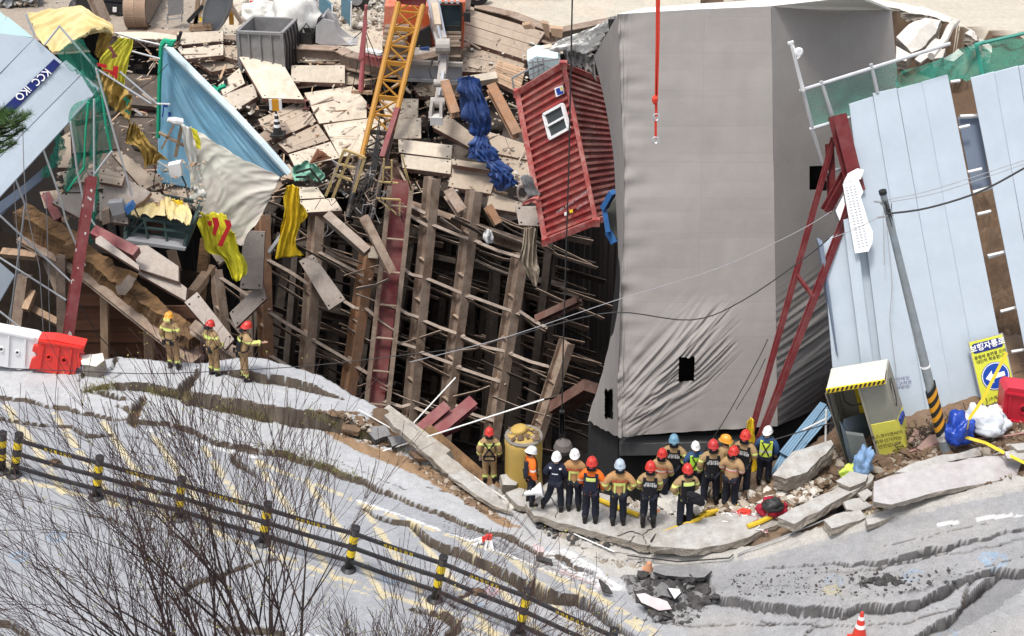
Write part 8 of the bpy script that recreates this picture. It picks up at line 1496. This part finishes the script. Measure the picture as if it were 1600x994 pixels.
def person(px, ytop, yfeet, yaw, label, jacket, trousers, helmet, arms=('down', 'down'), vest=None, back=None, stance=.12, bend=0.0, turn=0.0, headpitch=0.0, extra=None, legs=None, band=None, harness=False, boots_lo=0.0, seed=0):
    r = random.Random(seed*13+5); f = onslab(px, yfeet-2); h = PY(px, ytop, f.y); H_ = (h.z-f.z)*.985; k = H_/1.82
    o = thing('person', label, 'person', f); Rz = Matrix.Rotation(R(yaw), 3, 'Z')
    def T(p): # local (facing +y) to world
        p = Vector(p); t = max(0, p.z-.95)/.85
        if bend and p.z > .95: p = Vector((p.x, p.y+math.sin(bend)*(p.z-.95), .95+(p.z-.95)*math.cos(bend)))
        return f+Rz @ (p*k)
    def place(me, name, parent=o, org=None):
        for v in me.vertices: v.co = T(v.co)
        return link(name, me, parent, org)
    hipL, hipR = (-.10, 0, .92), (.10, 0, .92)
    lg = legs or (((-stance*.9, .03, .50), (-stance, -.02, .10)), ((stance*.9, .02, .50), (stance*1.05, .0, .10)))
    legc = []
    # continuous body: pelvis, spine, head, arms with hands, legs
    ch = [[((0, 0, .95), .13, .10), ((0, 0, 1.12), .12, .09), ((0, 0, 1.32), .13, .09), ((0, 0, 1.42), .08, .065), ((0, .0, 1.52), .055, .055), ((0, .015, 1.60), .075, .08), ((0, .02, 1.68), .085, .095), ((0, .01, 1.755), .06, .07)], [6, ((0, .115, 1.645), .02, .016)], [5, ((0, .085, 1.585), .03, .025)]]
    cnt = 10
    for s, a in ((-1, arms[0]), (1, arms[1])):
        e, w = ARM[a]; e = Vector((e[0]*s, e[1], e[2])); w = Vector((w[0]*s, w[1], w[2])); d = (w-e).normalized()
        ch.append([3, ((.17*s, 0, 1.40), .045, .045), (e, .040, .040), (w, .032, .032), (w+d*.06, .040, .022)]); palm = cnt+3; cnt += 4
        side = d.cross(Vector((0, 1, 0))).normalized() if abs(d.y) < .9 else Vector((1, 0, 0)); up2 = side.cross(d)
        for q, (off, ln) in enumerate(((-.030, .055), (-.011, .068), (.010, .064), (.029, .050))):
            b0 = w+d*.085+side*off; ch.append([palm, (b0, .009, .009), (b0+d*ln*.5+up2*.004, .0085, .0085), (b0+d*ln*.9+up2*.016, .007, .007)]); cnt += 3
        ch.append([palm, (w+d*.055-side*.05+up2*.01, .010, .010), (w+d*.095-side*.06+up2*.02, .0085, .0085)]); cnt += 2
    for hip, (kn, an) in zip((hipL, hipR), lg): ch.append([0, (hip, .085, .085), (kn, .058, .058), (an, .042, .042), (Vector(an)+Vector((0, .10, -.05)), .04, .03)]); cnt += 4
    place(skin_mesh('body', ch, M_SK, o), 'body')
    tr_ = [[((0, 0, .97), .17, .13)]]+[[0, (hip, .115, .118), ((Vector(hip)+Vector(kn))/2, .108, .108), (kn, .095, .097), ((Vector(kn)+Vector(an))/2, .090, .092), (Vector(an)+Vector((0, 0, .02+boots_lo)), .082, .088)] for hip, (kn, an) in zip((hipL, hipR), lg)]
    place(skin_mesh('trousers', tr_, trousers, o, bump=.012), 'trousers', org=f)
    sw_ = .215; hem = .83
    jc = [[((0, 0, hem), sw_+.005, .16), ((0, 0, hem+.03), sw_+.005, .165), ((0, 0, 1.08), sw_-.01, .155), ((0, 0, 1.28), sw_, .16), ((0, 0, 1.42), .17, .13), ((0, 0, 1.51), .09, .09)]]; n = 6
    for s, a in ((-1, arms[0]), (1, arms[1])):
        e, w = ARM[a]; e = Vector((e[0]*s, e[1], e[2])); w = Vector((w[0]*s, w[1], w[2])); jc.append([4, ((.20*s, 0, 1.405), .112, .112), ((Vector((.215*s, 0, 1.38))+e)/2, .098, .098), (e, .088, .088), ((e+w)/2, .080, .080), (w-(w-e)*.08, .066, .066)])
    jm = skin_mesh('jacket', jc, jacket, o, bump=.014)
    # object origin at the hem so the printed bands stay at fixed heights; sized with the person
    jo = place(jm, 'jacket', org=f+Vector((0, 0, hem*k)))
    if band:  # lime square loop on the back of the coat
        for (x0, z0, x1, z1) in ((-.13, 1.0, -.09, 1.27), (.09, 1.0, .13, 1.27), (-.13, 1.24, .13, 1.29)): shell(T, [(x0, x1, z0, z1)], .012, M_LM, 'reflective_strip', jo)
    for s, a in ((-1, arms[0]), (1, arms[1])):
        e, w = ARM[a]; e = Vector((e[0]*s, e[1], e[2])); w = Vector((w[0]*s, w[1], w[2]))
        if jacket in (M_TAN, M_TAN2, M_TAN3):
            for t0, t1 in ((.55, .70),): mb = MB(); mb.tube([T(e.lerp(w, t0)), T(e.lerp(w, t1))], .083*k, 12); mb.build('sleeve_band', M_LM, jo)
    for kn, an in lg:
        mb = MB(); a = Vector(an); ps = [(-.07, .075, .045), (-.02, .09, .05), (.06, .065, .05), (.13, .05, .052), (.17, .025, .035)]; vs = []
        for y, hgt, w in ps:
            for t in range(8): an_ = math.pi*2*t/8; vs.append(T((a.x+math.cos(an_)*w, a.y+y, a.z-.10+hgt*.6+math.sin(an_)*hgt*.6)))
        mb.add(vs, [[i*8+t, i*8+(t+1) % 8, (i+1)*8+(t+1) % 8, (i+1)*8+t] for i in range(4) for t in range(8)]+[list(range(8))[::-1], [32+t for t in range(8)]]); mb.tube([T(a+Vector((0, -.01, -.02))), T(a+Vector((0, -.01, .14+boots_lo)))], .064*k, 10); mb.build('boot', M_BOOT, o, True)
    # head gear; head centre
    hc = Vector((0, .015, 1.69)); hr = Matrix.Rotation(R(turn), 3, 'Z') @ Matrix.Rotation(-R(headpitch), 3, 'X')
    def TH(p): return T(hc+hr @ Vector(p))
    mb = MB(); vs = []; n = 18; rows = [(-.02, 1.12, 1.16), (.0, 1.02, 1.02), (.04, .98, .98), (.08, .86, .86), (.115, .62, .64), (.135, .3, .32), (.14, .02, .02)]
    for z, sx, sy in rows:
        for t in range(n): a = 2*math.pi*t/n; back_ = 1.0+.10*max(0, -math.sin(a))*(1 if z < .01 else 0); fr_ = 1+.14*max(0, math.sin(a))*(1 if z < .01 else 0); vs.append(TH((math.cos(a)*.118*sx, math.sin(a)*.14*sy*back_*fr_, z-(.03*max(0, -math.sin(a)) if z < .01 else 0))))
    mb.add(vs, [[i*n+t, i*n+(t+1) % n, (i+1)*n+(t+1) % n, (i+1)*n+t] for i in range(len(rows)-1) for t in range(n)]+[[(len(rows)-1)*n+t for t in range(n)]]); ho = mb.build('helmet', HEL[helmet], o, True)
    mb = MB(); pts = [TH((0, math.cos(t)*.142, .0+math.sin(t)*.145)) for t in [math.pi*(.1+.8*i/8) for i in range(9)]]; mb.tube(pts, .014*k, 6); mb.build('ridge', HEL[helmet], ho, True)
    if helmet in ('red', 'orange', 'dred', 'blue', 'grey'): mb = MB(); mb.add([TH((math.cos(a)*.10, -.10+math.sin(a)*.05-.02, -.02)) for a in [math.pi+i*math.pi/6 for i in range(7)]]+[TH((math.cos(a)*.11, -.09+math.sin(a)*.05-.02, -.15)) for a in [math.pi+i*math.pi/6 for i in range(7)]], [[i, i+1, i+8, i+7] for i in range(6)]); mb.build('neck_flap', M_VB if helmet != 'orange' else M_TAN, ho, True)
    mb = MB(); mb.lathe(TH((0, -.015, -.085)), [(.082*k, -.03*k), (.094*k, .0), (.094*k, .09*k), (.05*k, .12*k)], 14, T((0, 0, 1))-T((0, 0, 0)) if not bend else T((0, 0, 1.8))-T((0, 0, 1.6))); mb.build('hair', M_HR, o, True)
    for s in (-1, 1): mb = MB(); mb.lathe(TH((s*.032, .088, -.03)), [(.012*k, -.01), (.012*k, .006)], 8, TH((0, 1, 0))-TH((0, 0, 0))); mb.build('eye', M_HR, o); mb = MB(); mb.lathe(TH((s*.086, .0, -.055)), [(.022*k, -.008), (.018*k, .01)], 8, TH((s, 0, 0))-TH((0, 0, 0))); mb.build('ear', M_SK, o)
    if vest: 
        vo = shell(T, [(-.165, .165, .98, 1.40), (-.165, -.09, 1.40, 1.47), (.09, .165, 1.40, 1.47)], .022, vest, 'vest', o, front=True)
    if back:
        for txt, z, sz, mm in back:
            y = -.178 if vest else -.158
            text(txt, T((0, y-.012, z)), T((1, y, z))-T((0, y, z)), T((0, y, z+1))-T((0, y, z)), sz*k, mm, o, 'back_lettering', thick=.02)
    if harness:
        for p, q in (((-.15, 1.44), (.12, 1.05)), ((.15, 1.44), (-.12, 1.05)), ((-.12, 1.05), (-.16, .88)), ((.12, 1.05), (.16, .88)), ((-.17, 1.0), (.17, 1.0)), ((-.16, .86), (.16, .86))): mb = MB(); mb.bar(T((p[0], -.168, p[1])), T((q[0], -.168, q[1])), .045*k, .02*k, (0, -1, 0)); mb.build('harness_strap', M_VB, o)
    if extra: extra(o, T, k)
    return o
def shell(T, rects, th, m, name, parent, front=False):
    """a close garment layer curved round the back (and front) of the torso"""
    mb = MB()
    for sgn in ((-1, 1) if front else (-1,)):
        for x0, x1, z0, z1 in rects:
            n = 6; nz = 4; vs = []
            for j in range(nz+1):
                z = z0+(z1-z0)*j/nz; tp_ = 1-max(0, (z-1.34))*1.6
                for i in range(n+1): x = x0+(x1-x0)*i/n; y = sgn*(.150+th)*math.sqrt(max(.02, 1-(x/.26)**2))*tp_; vs.append(T((x, y, z)))
            w = n+1; mb.add(vs, [[j*w+i, j*w+i+1, (j+1)*w+i+1, (j+1)*w+i] for j in range(nz) for i in range(n)])
    return mb.build(name, m, parent, True)
RPR = mat('red_coat_print', (.62, .06, .04), .6, .05, 5, 0)
V2 = [('광명소방서', 1.355, .05, WPR), ('구조대원', 1.29, .085, WPR)]; B2 = [('광명소방서', 1.335, .082, RPR)]
def straps(o, T, k):
    for p, q in (((-.12, 1.45), (.10, 1.02)), ((.12, 1.45), (-.10, 1.02))): mb = MB(); mb.bar(T((p[0], -.185, p[1])), T((q[0], -.185, q[1])), .03*k, .012*k, (0, -1, 0)); mb.build('strap', M_VB, o)
def megaphone(o, T, k):
    pass
def lime_bar(z0, z1, x=.12):
    return lambda o, T, k: shell(T, [(-x, x, z0, z1)], .03, M_LM, 'reflective_panel', o)
def bag(o, T, k):
    shell(T, [(-.12, .14, 1.33, 1.42)], .03, M_LM, 'reflective_panel', o)
    me = bpy.data.meshes.new('b'); b_ = bmesh.new(); bmesh.ops.create_icosphere(b_, subdivisions=3, radius=1)
    for v in b_.verts: q = Vector((v.co.x*.30, v.co.y*.13, v.co.z*.13)); q = Matrix.Rotation(.75, 3, 'Y') @ q; v.co = T(q+Vector((.16, -.26, 1.02)))+noise.noise_vector(v.co*3)*.03
    b_.to_mesh(me); b_.free(); me.materials.append(M_VB); link('shoulder_bag', me, o)
def white_marks(o, T, k): 
    for s in (-1, 1): shell(T, [(s*.13-.03, s*.13+.03, 1.40, 1.45)], .03, WPR, 'white_mark', o)
    shell(T, [(-.08, .08, 1.26, 1.29)], .03, WPR, 'white_mark', o)
def belt(o, T, k):
    mb = MB(); mb.tube([T((math.cos(t)*.20, math.sin(t)*.16, 1.0)) for t in [i*math.pi/6 for i in range(13)]], .025*k, 6); mb.build('belt', M_VB, o)
    for x in (-.14, .1): mb = MB(); mb.box(T((x, -.17, .93)), .1*k, .06*k, .14*k); mb.build('pouch', M_VB, o)
    shell(T, [(-.13, .13, 1.30, 1.37)], .02, M_LM, 'reflective_panel', o)
PPL = [
 (273, 487, 577, -20, 'firefighter with a yellow and red helmet standing leftmost at the pit edge on the left', M_TAN, M_TTAN, 'orange', ('down', 'front'), None, None, dict(extra=belt, headpitch=15, seed=1)),
 (336, 500, 588, -40, 'firefighter in red helmet, middle of the three at the left pit edge', M_TAN, M_TTAN, 'red', ('front', 'hold'), None, None, dict(extra=belt, headpitch=25, seed=2)),
 (383, 503, 596, -65, 'firefighter with a black vest reaching out, rightmost of the three at the left pit edge', M_TAN, M_TTAN, 'red', ('hold', 'out'), M_VB, None, dict(extra=belt, bend=.22, headpitch=10, seed=3)),
 (765, 668, 756, 0, 'firefighter in a climbing harness standing left of the yellow tank', M_TAN, M_TTAN, 'red', ('down', 'down'), None, None, dict(harness=True, extra=lime_bar(1.27, 1.34), seed=4)),
 (829, 697, 789, -75, 'man in white helmet and orange sleeves carrying a white megaphone', M_OR, M_NAVY, 'white', ('hold', 'down'), M_NJ, None, dict(headpitch=25, extra=None, seed=5)),
 (868, 706, 800, -12, 'man in white helmet and all navy uniform striding on the rubble', M_NJ, M_NAVY, 'white', ('front', 'hold'), None, None, dict(extra=white_marks, legs=(((-.17, .06, .52), (-.33, .02, .14)), ((.12, .02, .50), (.14, 0, .08))), seed=6)),
 (896, 702, 799, -5, 'rescuer in white helmet and orange-tan coat beside the navy man', M_TAN2, M_NAVY, 'white', ('front', 'front'), None, B2, dict(band=True, seed=7)),
 (922, 714, 818, -8, 'rescuer in red helmet, orange sleeves and navy vest with a lime strip', M_OR, M_NAVY, 'red', ('hold', 'down'), M_NJ, None, dict(extra=lime_bar(1.28, 1.37, .11), seed=8)),
 (965, 718, 821, 0, 'rescuer in pale grey-blue helmet with red print on an orange-tan coat, standing alone in front', M_TAN2, M_NAVY, 'grey', ('hip', 'hip'), None, B2, dict(band=True, seed=9)),
 (1012, 721, 824, -4, 'rescuer in red helmet and black vest with rubber boots, front centre', M_TAN, M_NAVY, 'red', ('hold', 'hold'), M_VB, V2, dict(boots_lo=.14, seed=10)),
 (1030, 701, 796, -15, 'rescuer in red helmet half hidden behind the one in rubber boots', M_TAN3, M_NAVY, 'red', ('down', 'hold'), None, B2, dict(seed=11)),
 (1048, 679, 776, -3, 'rescuer in blue helmet and black vest standing tallest at the back', M_TAN, M_NAVY, 'blue', ('hip', 'hip'), M_VB, V2, dict(seed=12)),
 (1082, 690, 776, 5, 'person in white helmet and lime-white hi-vis vest at the back', M_BS, M_NAVY, 'white', ('front', 'front'), M_HV, None, dict(extra=straps, seed=13)),
 (1069, 725, 826, 8, 'rescuer in red helmet with a black shoulder bag, front right', M_TAN, M_NAVY, 'red', ('hip', 'hold'), M_VB, None, dict(extra=bag, seed=14)),
 (1108, 687, 789, 0, 'rescuer in dark red helmet and black vest with legs apart on the sand', M_TAN, M_NAVY, 'dred', ('down', 'hold'), M_VB, V2, dict(stance=.15, seed=15)),
 (1128, 679, 780, 25, 'rescuer in yellow-orange helmet between the black vests', M_TAN, M_TTAN, 'orange', ('front', 'front'), None, None, dict(turn=40, seed=16)),
 (1139, 697, 796, -25, 'rescuer in red helmet and long coat with red-edged bands facing right', M_TAN3, M_NAVY, 'red', ('front', 'front'), None, None, dict(turn=-10, seed=17)),
 (1157, 672, 776, -20, 'rescuer in red helmet and black vest beside the strut foot', M_TAN, M_NAVY, 'red', ('hold', 'front'), M_VB, V2, dict(seed=18)),
 (1192, 666, 758, -12, 'man in white helmet and yellow hi-vis vest at the right end of the group', M_BS, M_NAVY, 'white', ('hold', 'down'), M_HY, None, dict(extra=straps, turn=-20, seed=19)),
]
for px, yt, yf, yaw, lab, j, t, h, arms, vest, back, kw in PPL: person(px, yt, yf, yaw, lab, j, t, h, arms, vest, back, **kw)
mp = thing('megaphone', 'white megaphone carried low by the man with orange sleeves', 'megaphone', onslab(838, 789)+Vector((0, -.1, .4))); a = PY(823, 771, onslab(829, 787).y-.35); b = PY(847, 765, onslab(829, 787).y-.35)
d_ = (b-a); mb = MB(); mb.lathe(a, [(.05, -.05), (.06, .05), (.09, d_.length*.55), (.17, d_.length*.95), (.18, d_.length)], 18, d_); mb.build('horn', WPR, mp, True); mb = MB(); mb.bar(a.lerp(b, .25), a.lerp(b, .25)+Vector((0, 0, .16)), .03, .05); mb.build('grip', dk, mp); mb = MB(); mb.tube([a, a+Vector((-.1, 0, -.08)), a+Vector((-.04, 0, .12)), a.lerp(b, .3)+Vector((0, 0, .14))], .008, 4); mb.build('strap', WIRE, mp)
# ================================================================ TREES
BARK = mat('dark_wet_bark', (.03, .021, .018), .9, .3, 20, .3); BARK2 = mat('reddish_twig', (.055, .03, .027), .85, .3, 20, 0); BUD = mat('young_leaf_green', (.30, .30, .08), .7, .25, 20, 0)
def make_tree(base, label, stems, seed, levels=4):
    r = random.Random(seed); o = thing('bare_tree', label, 'tree', base, 'bare street trees in the foreground'); fine = MB(); leaf = MB(); cnt = [0]
    def grow(mb, p, d, L, rad, lev):
        n = 5 if lev < 3 else 4; pts = [p]; rs = [rad]; dd = d.copy(); spots = []
        for i in range(n):
            dd = (dd+Vector((r.gauss(0, .07), r.gauss(0, .07), r.gauss(.025, .04)))).normalized(); p = p+dd*L/n; pts.append(p); rs.append(max(.0042, rad*(1-.62*(i+1)/n))); spots.append((p, dd.copy(), rs[-1]))
        (mb if lev < 2 else fine).tube(pts, rs, 6 if lev < 2 else (4 if lev < 3 else 3), 0 if lev < 3 else 1, cap=False)
        if lev >= levels:
            if r.random() < .22:
                for _ in range(r.randint(1, 3)):
                    q = pts[-1]+Vector((r.gauss(0, .03), r.gauss(0, .03), r.gauss(0, .03))); s = r.uniform(.008, .02); a = Vector((r.gauss(0, 1), r.gauss(0, 1), r.gauss(0, 1))).normalized()*s; b = a.orthogonal().normalized()*s*.6; leaf.add([q-a, q+b, q+a, q-b], [[0, 1, 2, 3]])
            return
        nb = (4, 4, 3, 3, 2)[lev]
        for q in range(nb):
            sp = spots[min(len(spots)-1, int(r.uniform(.35, 1)*len(spots)))] if lev else spots[min(len(spots)-1, 1+q)]
            a = r.uniform(0, 2*math.pi); pe = sp[1].orthogonal().normalized(); pe = Matrix.Rotation(a, 3, sp[1]) @ pe; sprd = r.uniform(.32, .62); nd = (sp[1]+pe*sprd+Vector((0, 0, .10))).normalized()
            grow(mb, sp[0], nd, L*r.uniform(.58, .82), sp[2]*.8, lev+1)
        grow(mb, spots[-1][0], spots[-1][1], L*.72, spots[-1][2], lev+1)
    tk_ = MB(); tk_.tube([base-Vector((0, 0, .3)), base+Vector((0, 0, .6)), base+Vector((.02, 0, 1.7))], [.20, .15, .12], 12); tk_.build('trunk', BARK, o, True); top_ = base+Vector((.02, 0, 1.6))
    for dx, dy, dz, L, rad in stems:
        mb = MB(); grow(mb, top_, Vector((dx, dy, dz)).normalized(), L, rad, 0); mb.build('limb', BARK, o)
    fo = fine.build('twigs', [BARK, BARK2], o); fo['kind'] = 'stuff'; lo = leaf.build('buds', BUD, o); lo['kind'] = 'stuff'; return o
tb0 = Vector((-3.75, 19.6, -1.0)); tb0.z = gz(tb0.x, tb0.y)
make_tree(tb0, 'bare many-stemmed tree with fine dark twigs rising across the lower left', [(-.80, .05, 1, 2.7, .085), (-.50, .2, 1.1, 3.1, .09), (-.25, -.1, 1.2, 3.2, .10), (-.02, .25, 1.2, 3.2, .10), (.20, .0, 1.2, 3.0, .09), (.45, .1, 1.1, 2.7, .085)], 4)
tb1 = Vector((-1.1, 19.3, -1.0)); tb1.z = gz(tb1.x, tb1.y)
make_tree(tb1, 'second bare tree, its twigs leaning right near the railing', [(-.35, .1, 1.3, 2.0, .05), (.05, .1, 1.3, 2.2, .05), (.5, .0, 1.1, 2.3, .05)], 9)
# pine branch poking in from the left
r = random.Random(44); pc = PY(-30, 205, 11.5); pine = thing('pine_tree', 'tip of a green pine branch poking in at the left edge before the white panels', 'tree', pc-Vector((1.5, 0, 3))); mb = MB(); nd = MB(); k_ = 1/scale_at(PY(20, 200, 11.5))
PN1 = mat('pine_needle', (.06, .13, .02), .6, .3, 20, 0); PN2 = mat('pine_needle_dark', (.025, .05, .015), .7, .3, 20, 0)
tips = [(48, 178, .9), (40, 186, 1), (22, 176, 1.2), (8, 174, 1.2), (30, 196, 1), (15, 190, 1.2), (0, 186, 1.2), (40, 200, .8), (26, 210, .9), (8, 206, 1.1), (-6, 200, 1.2), (18, 222, .9), (2, 224, 1), (26, 224, .7), (-8, 215, 1.1), (6, 236, .7), (-5, 240, .8), (34, 180, 1), (-10, 180, 1.2), (12, 182, 1.1)]
for x, y, s in tips:
    p = PY(x, y, 11.5+r.uniform(-.25, .25)); rootp = PY(x-22, y+12, 11.7); mb.tube([PY(-60, 215, 11.6), rootp, p], [.02, .009, .004], 5, cap=False)
    for k in range(150):
        q = rootp.lerp(p, r.uniform(.35, 1)); d = Vector((r.gauss(.3, 1), r.gauss(0, 1), r.gauss(.9, .7))).normalized()*r.uniform(.05, .10)*s; w = d.orthogonal().normalized()*.0016; nd.add([q-w, q+w, q+d], [[0, 1, 2]], 0 if r.random() < .6 else 1)
mb.tube([pc-Vector((1.5, 0, 3)), pc-Vector((1.2, 0, 1)), PY(-60, 215, 11.6)], [.12, .08, .02], 8); mb.build('branch', BARK, pine); o = nd.build('needles', [PN1, PN2], pine); o['kind'] = 'stuff'
